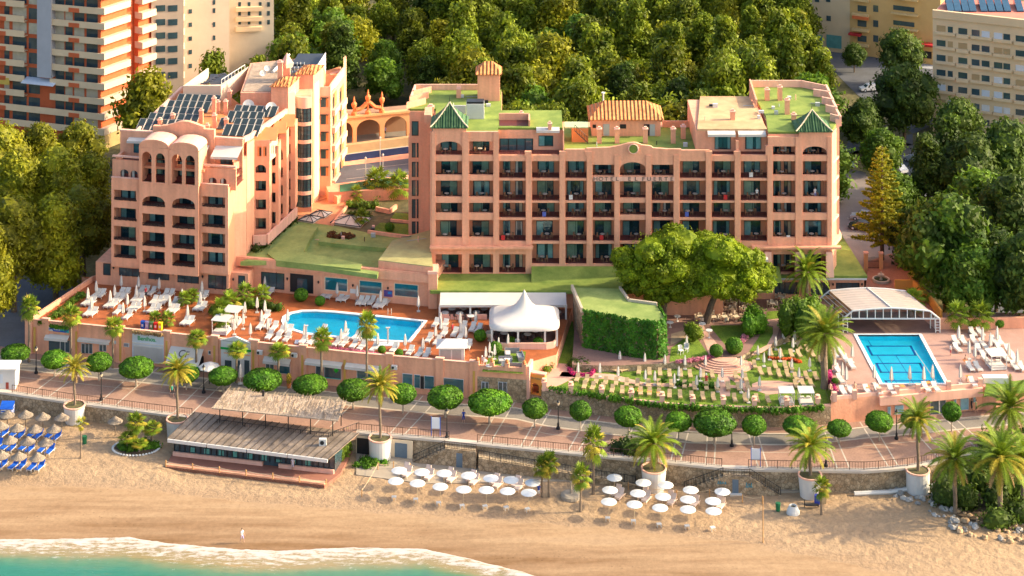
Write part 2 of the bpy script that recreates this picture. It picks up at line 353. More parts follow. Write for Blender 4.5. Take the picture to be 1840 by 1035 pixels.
# foam mask
n2=noi(1.6,10,mp.outputs[0],.8); n3=noi(.25,2)
fo=N('ShaderNodeMapRange'); fo.inputs[1].default_value=.0; fo.inputs[2].default_value=6.5; fo.inputs[3].default_value=.39; fo.inputs[4].default_value=.67; L(at.outputs['Fac'],fo.inputs[0])
gt=N('ShaderNodeMath'); gt.operation='SUBTRACT'; L(n2,gt.inputs[0]); L(fo.outputs[0],gt.inputs[1])
sm=N('ShaderNodeMapRange'); sm.inputs[1].default_value=-.02; sm.inputs[2].default_value=.08; L(gt.outputs[0],sm.inputs[0])
mx=N('ShaderNodeMix'); mx.data_type='RGBA'; L(sm.outputs[0],mx.inputs[0]); L(cr.outputs[0],mx.inputs[6]); mx.inputs[7].default_value=(.50,.46,.42,1); L(mx.outputs[2],b.inputs['Base Color'])
rr=N('ShaderNodeMapRange'); rr.inputs[3].default_value=.12; rr.inputs[4].default_value=.8; L(sm.outputs[0],rr.inputs[0]); L(rr.outputs[0],b.inputs['Roughness'])
bp=N('ShaderNodeBump'); bp.inputs['Strength'].default_value=.35; bp.inputs['Distance'].default_value=.3; L(noi(1.3,4,mp.outputs[0]),bp.inputs['Height']); L(bp.outputs[0],b.inputs['Normal'])
vs=[];dr=[];nx,ny=700,60
for j in range(ny+1):
    for i in range(nx+1):
        px=-700+3200*i/nx; p0=P(px,interp(SHORE,px),0); p0.y+=.25*noise.noise(Vector((p0.x*.5,1,0)))+.12*noise.noise(Vector((p0.x*1.7,1,0)))
        off=(j/ny)**1.6*60; h=.16*math.exp(-((off-1.0)/.8)**2)+.12*math.exp(-((off-5)/1.2)**2)
        vs.append((p0.x,p0.y-off,h*(.7+.5*noise.noise(Vector((p0.x*.8,off,0))))+.02-(.06 if j==0 else 0)))
        amp=max(.15,min(1,1.25-abs(px-400)/900)) if px<900 else .5
        dr.append(off/ (amp if off<9 else amp+(1-amp)*min(1,(off-9)/6)))
me=bpy.data.meshes.new('sea'); me.from_pydata(vs,[],[(j*(nx+1)+i,(j+1)*(nx+1)+i,(j+1)*(nx+1)+i+1,j*(nx+1)+i+1) for j in range(ny) for i in range(nx)])
me.materials.append(sea); a=me.attributes.new('off','FLOAT','POINT'); a.data.foreach_set('value',dr)
me.polygons.foreach_set('use_smooth',[True]*len(me.polygons)); me.update()
o=bpy.data.objects.new('sea',me); COL.objects.link(o); tag(o,kind='structure')
from mathutils.geometry import tessellate_polygon
def flat(mb,outer,holes,z,up=True):
    loops=[[Vector((p[0],p[1],0)) for p in outer]]+[[Vector((p[0],p[1],0)) for p in h] for h in holes]
    pts=[p for l in loops for p in l]
    tris=tessellate_polygon(loops)
    out=[]
    for a,b,c in tris:
        n=(pts[b]-pts[a]).cross(pts[c]-pts[a]).z
        out.append((a,b,c) if n>0 else (a,c,b))
    mb.add([(p.x,p.y,z) for p in pts],out)
def skirt(mb,poly,z0,z1,flip=False):
    n=len(poly); a=sum(poly[i][0]*poly[(i+1)%n][1]-poly[(i+1)%n][0]*poly[i][1] for i in range(n))
    if (a<0)!=flip: poly=list(poly)[::-1]
    mb.add([(p[0],p[1],z0) for p in poly]+[(p[0],p[1],z1) for p in poly],[(i,(i+1)%n,n+(i+1)%n,n+i) for i in range(n)])
class Wall:
    """vertical facade plane through ground points A,B (left to right as seen)"""
    def __init__(s,A,B):
        s.A=Vector((A[0],A[1],0)); s.B=Vector((B[0],B[1],0)); s.L=(s.B-s.A).length; s.d=(s.B-s.A)/s.L
        s.ang=math.atan2(s.d.y,s.d.x)
    def M(s,off=0):  # local x along wall, y inward(away), z up
        n=Vector((-s.d.y,s.d.x,0)); return frame(s.A+n*off,s.ang)
    def u(s,px,off=0):
        n=Vector((-s.d.y,s.d.x,0)); A=s.A+n*off; k=(px-CX)/F
        return (k*A.y-A.x)/(s.d.x-k*s.d.y)
    def uz(s,px,py,off=0):
        n=Vector((-s.d.y,s.d.x,0)); A=s.A+n*off; u=s.u(px,off); Y=A.y+s.d.y*u
        return u,CH-(py-HY)*Y/F
    def pt(s,px,py,off=0):
        u,z=s.uz(px,py,off); n=Vector((-s.d.y,s.d.x,0)); p=s.A+n*off+s.d*u; p.z=z; return p
def wbox(mb,w,x0,y0,x1,y1,d0,d1,ref=None):
    """box on wall w spanning photo px rect, from depth d0 (neg = proud) to d1"""
    u0,zt=w.uz(x0,y0,d0 if ref is None else ref); u1,zb=w.uz(x1,y1,d0 if ref is None else ref)
    m0=mb.M; mb.M=w.M(); mb.box(min(u0,u1),max(u0,u1),min(d0,d1),max(d0,d1),min(zb,zt),max(zb,zt)); mb.M=m0
def pwall(mb,w,u0,u1,z0,z1,ops,d0,d1):
    us=sorted({u0,u1}|{o[0] for o in ops}|{o[1] for o in ops}); zs=sorted({z0,z1}|{o[2] for o in ops}|{o[3] for o in ops})
    us=[u for u in us if u0<=u<=u1]; zs=[z for z in zs if z0<=z<=z1]
    m0=mb.M; mb.M=w.M()
    for j in range(len(zs)-1):
        zc=(zs[j]+zs[j+1])/2; st=None
        if zs[j+1]-zs[j]<1e-4: continue
        for i in range(len(us)-1):
            uc=(us[i]+us[i+1])/2; hole=any(o[0]<uc<o[1] and o[2]<zc<o[3] for o in ops)
            if not hole and st is None: st=us[i]
            if (hole) and st is not None:
                mb.box(st,us[i],d0,d1,zs[j],zs[j+1]); st=None
        if st is not None: mb.box(st,us[-1],d0,d1,zs[j],zs[j+1])
    for o in ops:
        if len(o)>4 and o[4]:
            a,b,_,zt=o[:4]; r=(b-a)/2; h=o[4]; n=8; c=(a+b)/2
            for sgn in(-1,1):
                pts=[(c+sgn*r*math.sin(k/n*math.pi/2),zt-h+h*math.cos(k/n*math.pi/2)) for k in range(n+1)]
                for k in range(n):
                    (xa,za),(xb,zb)=pts[k],pts[k+1]
                    if abs(zt-za)<1e-5: za=zt-1e-3
                    q=[(xa,za),(xb,zb),(xb,zt),(xa,zt)]
                    if sgn<0: q=[(xb,zb),(xa,za),(xa,zt),(xb,zt)]
                    mb.hexa([(q[0][0],d0+.002,q[0][1]),(q[1][0],d0+.002,q[1][1]),(q[1][0],d1,q[1][1]),(q[0][0],d1,q[0][1])],
                            [(q[3][0],d0+.002,q[3][1]),(q[2][0],d0+.002,q[2][1]),(q[2][0],d1,q[2][1]),(q[3][0],d1,q[3][1])])
    mb.M=m0
# sliding balcony door prototypes (local: x along wall 0..w centred, y=0 wall face, z 0..h)
RG=random.Random(7)
def door_mesh(w,h,k,frame_m=DARK):
    mb=MB(frame_m,DGLASS)
    t=.07
    mb.use(frame_m); mb.box(-w/2,w/2,-.06,.0,h-t,h); mb.box(-w/2,w/2,-.06,.0,0,t)
    for x in (-w/2,w/2-t,-t/2): mb.box(x,x+t,-.06,0,t,h-t)
    mb.use(DGLASS); mb.box(-w/2+t,w/2-t,-.012,.0,t,h-t)
    mb.use(CURT2 if k in (1,4) else CURT)
    c={0:[(-.5,-.1)],1:[(.05,.5)],2:[(-.5,-.28),(.3,.5)],3:[(-.45,0),(.18,.5)],4:[(-.5,.1)]}[k]
    for a,b in c: 
        x=a*w+t*(a<0)
        while x<b*w-t:
            x2=min(x+.16,b*w-t*(b>.4)); mb.box(x,x2,-.045-(.02*RG.random()),-.014,t,h-t-.02); x=x2
    return mb
_dm={}
def door(par,w,h,k,M,name='window',pane=True):
    w=round(w,1);h=round(h,1);key=(w,h,k)
    if key not in _dm:
        o=door_mesh(w,h,k).build(name); 
        g=MB(PANE); g.box(-w/2+.07,w/2-.07,-.10,-.09,.07,h-.07); g=g.build('pane'); _dm[key]=(o.data,g.data)
        bpy.data.objects.remove(o); bpy.data.objects.remove(g)
    o=bpy.data.objects.new(name,_dm[key][0]); COL.objects.link(o); o.parent=par; o.matrix_local=M
    if pane:
        g=bpy.data.objects.new('pane',_dm[key][1]); COL.objects.link(g); g.parent=o
    return o
PANE=glassmat('clear_glass',(.75,.88,.90),refl=.25)
RAILM=mat('brown_balcony_rail',(.10,.035,.03),.5,.1,2)
def rail_mb(L,h=1.0,m=None,step=.35):
    mb=MB(m or RAILM); mb.box(0,L,-.025,.025,h-.05,h); mb.box(0,L,-.02,.02,.08,.12)
    n=max(2,int(L/step))
    for i in range(n+1): x=L*i/n; mb.box(x-.015 if i else 0,x+.015,-.012,.012,.12,h-.05)
    return mb
_ro=random.Random(3)
# =================== MAIN HOTEL ===================
HF=Wall((-12.3,303.0),(48.2,303.0)); Yh=303.0
zz=lambda py,Y=Yh: CH-(py-HY)*Y/F
xx=lambda px,Y=Yh: (px-CX)*Y/F
H=thing('hotel_building','wide five storey pink hotel with rows of recessed balconies and green tiled corner pyramids','hotel',(0,0,0))
bays=[(783,830),(843,886),(897,944.5),(956,1005),(1016,1054),(1065,1103.5),(1114,1160),(1171,1210),(1221.5,1268),(1279,1320),(1331,1378.5),(1389,1429),(1442.5,1486)]
rows=[(289.6,320.7,314.8),(324.5,361,354),(364.4,391.5,383),(395.2,433.6,426.7),(438,475,475)]
DEP=2.4
ops=[];decks=[]
for i,(a,b) in enumerate(bays):
    for r,(t_,b_,bs_) in enumerate(rows):
        solid=i in (0,1,11,12)
        top,bot=t_,(bs_ if solid else b_)
        if i==6: bot=[316,356,386.4,433.6,475][r]
        if i in (5,7) and r==0: bot=316
        if r==0 and 5<=i<=7: top=296 if i!=6 else 291.5
        arch=0
        if r==4 and (i<3): top,bot=457,491.5
        if r==4 and i>=10: top,bot=457,490
        if i==6 and r==0: arch=1.0
        ops.append((xx(a)-HF.A.x,xx(b)-HF.A.x,zz(bot),zz(top),arch)); decks.append((i,r,a,b,top,bot,b_ if r<4 else bot))
    if i in (0,1,11,12):
        top,bot=(254,279) if i<2 else (263,282)
        ops.append((xx(a)-HF.A.x,xx(b)-HF.A.x,zz(bot),zz(top),1.0 if i in(0,12) else 0)); decks.append((i,5,a,b,top,bot,bot+1))
L_=xx(1495)-HF.A.x
mb=MB(PINK)
zcut=zz(445)
topmid=zz(279)
pwall(mb,HF,0,L_,9.8,topmid,[o for o in ops if o[3]<topmid+.01],0,.45)
# upper storey front pieces
uL=xx(895)-HF.A.x
pwall(mb,HF,0,uL,topmid,zz(237),[o for o in ops if o[3]>topmid and o[0]<uL],0,.45)
uR=xx(1380)-HF.A.x
pwall(mb,HF,uR,L_,topmid,zz(246),[o for o in ops if o[3]>topmid and o[0]>uR],0,.45)
# pyramid towers fronts
wbox(mb,HF,778,229,838,237,0,.45); wbox(mb,HF,1436,235,1495,246,0,.45)
# curved gable parapet in the middle
def gable(x):
    pts=[(1054,266.5),(1095,265),(1112,262),(1128,257.5),(1138,256),(1143,256.5),(1155,261),(1172,263),(1173,266),(1200,268),(1224,268)]
    return interp(pts,x)
xs=[1054+ (1224-1054)*k/34 for k in range(35)]
m0=mb.M
for k in range(34):
    a,b=xs[k],xs[k+1]; ya,yb=gable(a),gable(b)
    X0,X1=xx(a),xx(b)
    mb.hexa([(X0,303,topmid),(X1,303,topmid),(X1,303.45,topmid),(X0,303.45,topmid)],[(X0,303,zz(ya)),(X1,303,zz(yb)),(X1,303.45,zz(yb)),(X0,303.45,zz(ya))])
wbox(mb,HF,1016,268.5,1054,279,0,.45); wbox(mb,HF,1224,270,1275,279,0,.45)
# pilaster ribs, slightly proud
for (a,b) in zip([775]+[q[1] for q in bays],[q[0] for q in bays]+[1495]):
    y0=237 if a<890 else (246 if a>1380 else 274)
    if a>1050 and a<1220: y0=279
    wbox(mb,HF,a+.8,y0,b-.8,440,-.12,.0)
for px in (949,1011,1058,1274,1325,1382): 
    wbox(mb,HF,px-6,272.5 if px!=1382 else 262,px+6,279,-.13,.46)
# lower cornice and projecting porch at both ends
wbox(mb,HF,772,444.5,958,448,-.8,0); wbox(mb,HF,1352,444.5,1512,448,-.9,0)
wall=mb.build('wall',H)
# columns flare on the right porch
mb=MB(PINKL)
for px in (1379,1434,1489):
    u,zt=HF.uz(px,450); zb=10.0; m0=mb.M; mb.M=HF.M(); 
    mb.hexa([(u-.6,-1.5,zb),(u+.6,-1.5,zb),(u+.6,-.02,zb),(u-.6,-.02,zb)],[(u-.5,-.7,zt),(u+.5,-.7,zt),(u+.5,-.02,zt),(u-.5,-.02,zt)]); mb.M=m0
mb.build('column',H)
# body behind the balconies
mb=MB(PINK2)
mb.prism([(xx(776),303+DEP),(xx(1494),303+DEP),(xx(1494),322),(xx(776),322)],9.0,zz(279)-1.0)
mb.build('recess_wall',H)
mb=MB(PINK2)  # dividing walls
for (a,b) in zip([776]+[q[1] for q in bays],[q[0] for q in bays]+[1494]):
    mb.box(xx(a+2 if a>776 else a),xx(b-2 if b<1494 else b),303.45,303+DEP-.003,9.9,zz(281))
mb.build('dividing_wall',H)
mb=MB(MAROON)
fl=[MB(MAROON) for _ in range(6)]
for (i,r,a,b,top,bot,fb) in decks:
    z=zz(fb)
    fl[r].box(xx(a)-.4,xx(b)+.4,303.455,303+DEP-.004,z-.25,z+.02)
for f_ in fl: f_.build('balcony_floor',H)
# doors/windows
def lm(x,y,z): return Matrix.Translation((x,y,z))
kk=0
win_list=[]
for (i,r,a,b,top,bot,fb) in decks:
    z=zz(fb)+.03; y=303+DEP-.006
    if r==5: y=303+DEP-.006
    xc=xx((a+b)/2); w_=(b-a)*Yh/F
    kk+=1; k=_ro.randrange(5)
    hh=min(2.25,(fb-top)*Yh/F+.2)
    if i in(2,11) or (i==7 and r in(2,)):
        door(H,1.15,hh,_ro.choice([0,1,2]),lm(xc-w_*.22,y,z)); door(H,1.15,hh,_ro.choice([0,1,2]),lm(xc+w_*.25,y,z),pane=False)
    else: door(H,2.5,hh,k,lm(xc+_ro.uniform(-.1,.1)*1.5,y,z))
    if i not in(0,1,11,12) and (r<4):
        rb=rail_mb(w_,.85,RAILM,.4); ro_=rb.build('balcony_railing',H); ro_.location=(xx(a),303.2,zz(bot)+.003)
    if i in (0,1) and r==5:
        ro_=rail_mb(w_,.5,MAROON,.4).build('balcony_railing',H); ro_.location=(xx(a),303.2,zz(bot)+.003)
# roofs
zR=31.2
XL=xx(775)
mb=MB(PINK)
# left upper block
zu=zz(234,304.0)
YB=324.5
polyL=[(XL+.01,305.42),(xx(1012),305.42),(xx(1012),313.9),(xx(902,313.9),313.9),(xx(902,YB),YB),(xx(742,YB),YB),(xx(736,318.6),318.6),(xx(737,316),314.4),(XL+.01,314.4)]
mb.prism([(XL+.01,303.46),(xx(895),303.46),(xx(895),305.4),(XL+.01,305.4)],zz(248),zR-.35)
mb.prism(polyL,zz(279)-1,zR-.35); mb.build('upper_storey_wall',H)
# flank on the left
mb=MB(PINK)
mb.prism([(xx(734,314.4),314.4),(XL,314.4),(XL,YB),(xx(742,YB),YB)],2.8,zz(279)-1.002)
XF=xx(752,314.4)
for k in range(3):
    y0=314.4+k*3.0; xo=xx(734,314.4)+.9*k*.35
    mb.hexa([(xo-.3,y0+.1,zR-.3),(xo+2.6,y0+2.6,zR-.3),(xo+2.6,y0+3.0,zR-.3),(xo-.3,y0+.8,zR-.3)],[(xo-.3,y0+.1,zR+.9),(xo+2.6,y0+2.6,zR+.9),(xo+2.6,y0+3.0,zR+.9),(xo-.3,y0+.8,zR+.9)])
mb.build('side_wing_wall',H)
FW=Wall((xx(734,314.4),314.4),(XL,314.4))
for yt,yb in ((218,244),(257,283),(291,318),(324,352),(358,392),(398,420)):
    m2=MB(DARK,DGLASS); m2.use(DARK); wbox(m2,FW,740,yt,752,yb,-.05,-.001); m2.use(DGLASS); wbox(m2,FW,741.5,yt+1.5,750.5,yb-1.5,-.08,-.052)
    if yt>250:
        m2.use(PINK); wbox(m2,FW,747,yt,748.5,yb,-.12,-.083)
    m2.build('window',H)
# green roofs (thin slabs) with parapets
def slab(nm,poly,z,m,t=.3,par=H):
    q=MB(m); q.prism(poly,z-t,z); return q.build(nm,par)
slab('roof',[(XL+.3,303.5),(xx(895),303.5),(xx(895),305.42),(xx(1012),305.42),(xx(1012),313.85),(xx(901,313.85),313.85),(xx(901,YB),YB),(xx(742,YB),YB),(xx(737,316),314.6),(XL+.3,314.6)],zR,GREEN)
mb=MB(PINKL)
def parapet(mb,pts,z,h,t=.25):
    for a,b in zip(pts[:-1],pts[1:]):
        a=Vector((a[0],a[1],0));b=Vector((b[0],b[1],0));d=(b-a).normalized();n=Vector((-d.y,d.x,0))*t
        mb.hexa([a+Vector((0,0,z)),b+Vector((0,0,z)),b+n+Vector((0,0,z)),a+n+Vector((0,0,z))],[a+Vector((0,0,z+h)),b+Vector((0,0,z+h)),b+n+Vector((0,0,z+h)),a+n+Vector((0,0,z+h))])
parapet(mb,[(xx(895,YB),YB),(xx(745,YB),YB),(xx(737,319),318)],zR,.9)
mb.build('parapet',H)
# tower with clay roof on the left roof (stair house)
def hiproof(nm,x0,x1,y0,y1,z,h,par,m,ridge=0,ov=.35,ins=None):
    q=MB(m); x0-=ov;x1+=ov;y0-=ov;y1+=ov; cx=(x0+x1)/2;cy=(y0+y1)/2
    if ridge: A=(cx-ridge/2,cy,z+h);B2=(cx+ridge/2,cy,z+h)
    else: A=B2=(cx,cy,z+h)
    b=[(x0,y0,z),(x1,y0,z),(x1,y1,z),(x0,y1,z)]
    if ridge: q.add(b+[A,B2],[(0,1,5,4),(1,2,5),(2,3,4,5),(3,0,4),(3,2,1,0)])
    else: q.add(b+[A],[(0,1,4),(1,2,4),(2,3,4),(3,0,4),(3,2,1,0)])
    q.add([(p[0],p[1],z-.12) for p in b]+b,[(0,1,5,4),(1,2,6,5),(2,3,7,6),(3,0,4,7)])
    return q.build(nm,par)
q=MB(PINK); Yt=318.5; q.box(xx(858,Yt),xx(898,Yt),Yt,Yt+3.6,zR-.2,zR+4.3); q.build('stair_tower',H)
hiproof('tower_roof',xx(858,Yt),xx(898,Yt),Yt,Yt+3.6,zR+4.3,1.5,H,TILE,ridge=1.2)
# pyramids green, ribbed
def pyramid(x0,x1,apx,apy,ze,nm='pyramid_roof'):
    X0,X1=xx(x0),xx(x1); Yf=302.7; Yb=Yf+ (X1-X0)*.95; cx=(X0+X1)/2; cy=(Yf+Yb)/2; za=CH-(apy-HY)*cy/F
    q=MB(GTILE,CREAM); c=[(X0,Yf),(X1,Yf),(X1,Yb),(X0,Yb)]
    N_=6
    for e in range(4):
        (xa,ya),(xb,yb)=c[e],c[(e+1)%4]
        for j in range(N_):
            f=lambda s:(1-s)**1.0; s0,s1=j/N_,(j+1)/N_
            g=lambda s:(ze+(za-ze)*(s**1.25))
            def pp(x,y,s): return (x+(cx-x)*s,y+(cy-y)*s,g(s))
            q.add([pp(xa,ya,s0),pp(xb,yb,s0),pp(xb,yb,s1),pp(xa,ya,s1)],[(0,1,2,3)])
    q.add([(X0,Yf,ze-.15),(X1,Yf,ze-.15),(X1,Yb,ze-.15),(X0,Yb,ze-.15),(X0,Yf,ze),(X1,Yf,ze),(X1,Yb,ze),(X0,Yb,ze)],[(0,1,5,4),(1,2,6,5),(2,3,7,6),(3,0,4,7),(3,2,1,0)])
    # ribs on the front slope
    for k in range(1,14):
        t=k/14; xb=X0+(X1-X0)*t; s1=1-abs(2*t-1)
        pts=[(xb+(0)*s,Yf+(cy-Yf)*s-.03,ze+(za-ze)*(s**1.25)+.05) for s in [s1*j/4 for j in range(5)]]
        q.path(pts,[.055]*5,4)
    q.use(CREAM)
    for (x,y) in c[:2]:
        pts=[(x+(cx-x)*s,y+(cy-y)*s,ze+(za-ze)*(s**1.25)+.06) for s in [j/6 for j in range(7)]]; q.path(pts,[.1]*7,5)
    q.use(IRON); q.tube((cx,cy,za-.1),(cx,cy,za+.9),.06,.02,5)
    q.build(nm,H)
pyramid(773,841,807,184,zz(228)); pyramid(1430,1496,1461,197,zz(235))
# middle roof, lower
zM=27.6
slab('roof',[(xx(1012)+.01,303.47),(xx(1275),303.47),(xx(1275),317),(xx(1012)+.01,317)],zM,GREEN,t=.6)
mb=MB(PINK); parapet(mb,[(xx(1275,317),317),(xx(1190,317),317)],zM,1.0); mb.build('parapet',H)
# roof building with clay tiles
Yc=312.5; q=MB(PINK); q.box(xx(1063,Yc),xx(1187,Yc),Yc,Yc+6,zM-.1,zM+2.7); q.build('roof_house_wall',H)
hiproof('clay_tile_roof',xx(1063,Yc),xx(1187,Yc),Yc,Yc+6,zM+2.7,1.9,H,TILE,ridge=6.5,ov=.5)
RW=Wall((xx(1063,Yc),Yc),(xx(1187,Yc),Yc))
GREYM=mat('grey_metal_door',(.42,.45,.42),.5,.05,1)
for a,b,y0,y1,m in ((1065,1071,224,230,DARK),(1084,1095,223,244,GREYM),(1114,1125,223.5,231,DARK),(1157,1167,223.5,244,DARK),(1167.5,1177,223.5,244,GREYM)):
    q=MB(m); wbox(q,RW,a,y0,b,y1,-.07,-.001); q.build('door' if y1>240 else 'window',H)
q=MB(WHITE); q.tube((xx(1084,316),316,zM+3.5),(xx(1084,316),316,zM+5.6),.12,.12,8); q.tube((xx(1084,316),316,zM+5.6),(xx(1084,316),316,zM+5.75),.3,.3,8); q.build('vent_pipe',H)
def chimney(px,py,z,h,Y=None,par=H,w=.7,m=PINK):
    p=P(px,py,z) ; q=MB(m,PINKL); q.box(p.x-w/2,p.x+w/2,p.y,p.y+w,z-.1,z+h-.3); q.use(PINKL); q.box(p.x-w/2-.08,p.x+w/2+.08,p.y-.08,p.y+w+.08,z+h-.299,z+h-.15); q.box(p.x-w*.3,p.x+w*.3,p.y+w*.2,p.y+w*.8,z+h-.149,z+h+.12); q.build('chimney',par)
for a in ((1077,258,2.4),(1109,258,2.4),(1160,258,2.4),(1210,258,2.4),(1228,250,2.1)): chimney(a[0],a[1],zM,a[2])
for a in ((937,215,1.2),(988,232,1.0)): chimney(a[0],a[1],zR,a[2],w=.55)
# set-back storey right of centre with awnings + its roof
q=MB(PINK); q.box(xx(1253),xx(1381),304.9,320,zM-.2,zR-.25); q.build('setback_storey_wall',H)
OR=mat('ochre_roof_screed',(.52,.30,.15),.85,.15,.4,c2=(.58,.38,.20))
slab('roof',[(xx(1255),304.8),(xx(1381),304.8),(xx(1345,321),321),(xx(1258,321),321)],zR,OR)
SB=Wall((xx(1253),304.9),(xx(1381),304.9))
q=MB(PINK)
AWN=mat('white_awning_cloth',(.60,.56,.51),.7,.05,1)
def awning(par,p0,p1,out,drop,nm='awning'):
    """cloth from wall line p0-p1 outwards"""
    q=MB(AWN,DARK); p0=Vector(p0);p1=Vector(p1); d=(p1-p0).normalized(); n=Vector((d.y,-d.x,0))
    a=p0;b=p1;c=p1+n*out-Vector((0,0,drop));e=p0+n*out-Vector((0,0,drop)); t=Vector((0,0,.06)); k=10
    q.add([e,c,b,a,e+t,c+t,b+t,a+t],[(3,2,1,0),(4,5,6,7),(0,1,5,4),(1,2,6,5),(2,3,7,6),(3,0,4,7)])
    v=Vector((0,0,.28)); q.add([e-v-n*-.02,c-v-n*-.02,c-n*-.02,e-n*-.02],[(0,1,2,3)])
    return q.build(nm,par)
for (a,b) in ((1273,1323),(1328,1378)):
    awning(H,(xx(a),304.88,zz(242)),(xx(b),304.88,zz(242)),1.1,.3)
    door(H,2.4,2.1,_ro.randrange(5),lm(xx((a+b)/2+3),304.89,zz(278.5)+.25))
q.box(xx(1323),xx(1328),303.46,304.89,zM,zz(255)); q.build('divider',H)
# set-back storey left (bays 3-5)
awning(H,(xx(964),305.4,zz(238)),(xx(1006),305.4,zz(238)),.8,.3)
door(H,2.2,1.6,0,lm(xx(981,305.4),305.4,zz(272)))
q=MB(PINK); q.hexa([(xx(1012),303.46,zM),(xx(1014),303.46,zM),(xx(1014),308,zM),(xx(1012),308,zM)],[(xx(1012),304.6,zR-.2),(xx(1014),304.6,zR-.2),(xx(1014),308,zR-.2),(xx(1012),308,zR-.2)]); q.build('end_wall',H)
q=MB(DGLASS,DARK); SW=Wall((xx(895),305.4),(xx(1010),305.4)); wbox(q,SW,898,249,958,272,-.05,-.002); q.use(DARK)
for px in (898,913,928,943,956.5): wbox(q,SW,px,249,px+1.5,272,-.09,-.053)
q.build('dark_glazing',H)
# top terrace floor for setback parts
slab('terrace_floor',[(xx(896),303.46),(xx(1012),303.46),(xx(1012),305.39),(xx(896),305.39)],zz(278.7),MAROON,t=.2)
slab('terrace_floor',[(xx(1276),303.46),(xx(1380),303.46),(xx(1380),304.89),(xx(1276),304.89)],zz(279.5),MAROON,t=.2)
ro_=rail_mb(xx(1010)-xx(898),.6,RAILM,.5).build('balcony_railing',H); ro_.location=(xx(898),303.3,zz(279)+.005)
# recessed terrace box on the left roof
q=MB(PINK,MAROON); q.box(xx(896),xx(951),309.0,309.25,zR,zR+1.0); q.box(xx(950),xx(953),306,309.2,zR,zR+.9); q.use(MAROON); q.box(xx(897),xx(949),306.2,308.9,zR+.002,zR+.03); q.build('roof_parapet',H)
q=MB(mat('pale_green_coating',(.42,.50,.30),.8,.1,.5)); q.box(xx(1017),xx(1060),309.5,312.2,zR-1.4,zR-1.25); q.build('stair_house_roof',H)
q=MB(ORG); q.box(xx(1030),xx(1060),309.6,312.1,zM,zR-1.4); q.build('stair_house_wall',H)
q=MB(IRON)
a=Vector((xx(1035),308.9,zR-1.6)); b_=Vector((xx(1059),308.9,zM+.1))
q.tube(a,b_,.06,.06,4); q.tube(a+Vector((0,0,.9)),b_+Vector((0,0,.9)),.04,.04,4)
for k in range(9): p=a+(b_-a)*k/8; q.tube(p,p+Vector((0,0,.9)),.03,.03,4)
q.build('roof_stair',H)
# white plant box on the roof and dark panel
Yp=309.5; q=MB(WHITE,DARK); q.box(xx(838,Yp),xx(870,Yp),Yp,Yp+1.8,zR,zR+2.3); 
for k in range(9): x=xx(838.5+k*3.6,Yp); q.box(x,x+.06,Yp-.04,Yp-.002,zR+.05,zR+2.25)
q.use(DARK); q.box(xx(838,Yp)+.05,xx(870,Yp)-.05,Yp+.1,Yp+1.75,zR+2.302,zR+2.6); q.build('plant_cabin',H)
q=MB(WHITE); q.box(xx(815,312),xx(837,312),312,312.2,zR,zR+1.3); q.build('plant_screen',H)
q=MB(PINK); q.box(xx(820,320),xx(828,320),320,322,zR,zR+1.4); q.box(xx(762,308),xx(775,308),308,312,zR-.3,zR+1.1); q.build('roof_upstand',H)
# right block
q=MB(PINK)
RB_=[(xx(1381),303.46),(xx(1493),303.46),(xx(1511,307.5),307.5),(xx(1502,313),313),(xx(1507,314),314),(xx(1493,317),317),(xx(1499,318.5),318.5),(xx(1484,321.5),321.5),(xx(1488,323),323),(xx(1441,326),326),(xx(1346,326),326),(xx(1352,320),320),(xx(1376,310),310)]
low=[(xx(1493),303.5),(xx(1503,306.5),306.5),(xx(1500,313),313),(xx(1493,318),318),(xx(1484,323),323),(xx(1441,325.8),325.8),(xx(1441,322),322),(xx(1493,322),322)]
q.prism([(xx(1381),305.45),(xx(1493),305.45),(xx(1500,313),313),(xx(1493,318),318),(xx(1484,323),323),(xx(1441,326),326),(xx(1346,326),326),(xx(1376,310),310)],zz(279)-1,zR-.35)
q.prism([(xx(1495),303.3),(xx(1503,306.5),306.5),(xx(1500,313),313),(xx(1493,318),318),(xx(1484,323),323),(xx(1441,325.8),325.8),(xx(1441,322),322),(xx(1480,305.5),305.5)],3,zR-.36)
q.prism([(xx(1381),303.46),(xx(1493),303.46),(xx(1493),305.44),(xx(1381),305.44)],zz(252),zR-.36)
q.build('upper_storey_wall',H)
slab('roof',[(xx(1381),303.5),(xx(1493),303.5),(xx(1503,307.5),307.5),(xx(1500,313),313),(xx(1494,318),318),(xx(1484,323),323),(xx(1441,326),326),(xx(1346,326),326),(xx(1376,311),311)],zR,GREEN)
# side balconies on the sunny right flank
q=MB(PINKL)
xo=xx(1505,305.5)
q.box(xo,xo+.55,307.3,308.1,zz(447),zR+.7)      # outer fin
for (yy) in (285,320,358,390,436):
    z=CH-(yy-HY)*306/F
    q.prism([(xx(1495.5),303.6),(xo+.5,307.25),(xo-.1,307.3),(xx(1499,306),306.5)],z-.3,z+(0.05))
q.prism([(xx(1488),302.9),(xx(1497),302.9),(xo+.9,307.2),(xo+.9,310),(xx(1500,310),310)],zz(447),zz(440))
q.build('side_balcony',H)
q=MB(PINKL)
for k,(ya,xa,xb) in enumerate(((308.5,1492,1507),(313,1484,1500),(317,1477,1494),(321,1462,1488))):
    q.hexa([(xx(xa,ya),ya,zR),(xx(xb,ya),ya-1.2,zR),(xx(xb,ya)+.05,ya-.8,zR),(xx(xa,ya),ya+.35,zR)],[(xx(xa,ya),ya,zR+1.1),(xx(xb,ya),ya-1.2,zR+1.1),(xx(xb,ya)+.05,ya-.8,zR+1.1),(xx(xa,ya),ya+.35,zR+1.1)])
    q.box(xx(xb,ya)-.1,xx(xb,ya)+.25,ya-1.2,ya+2.6,zR-.4,zR+1.1)
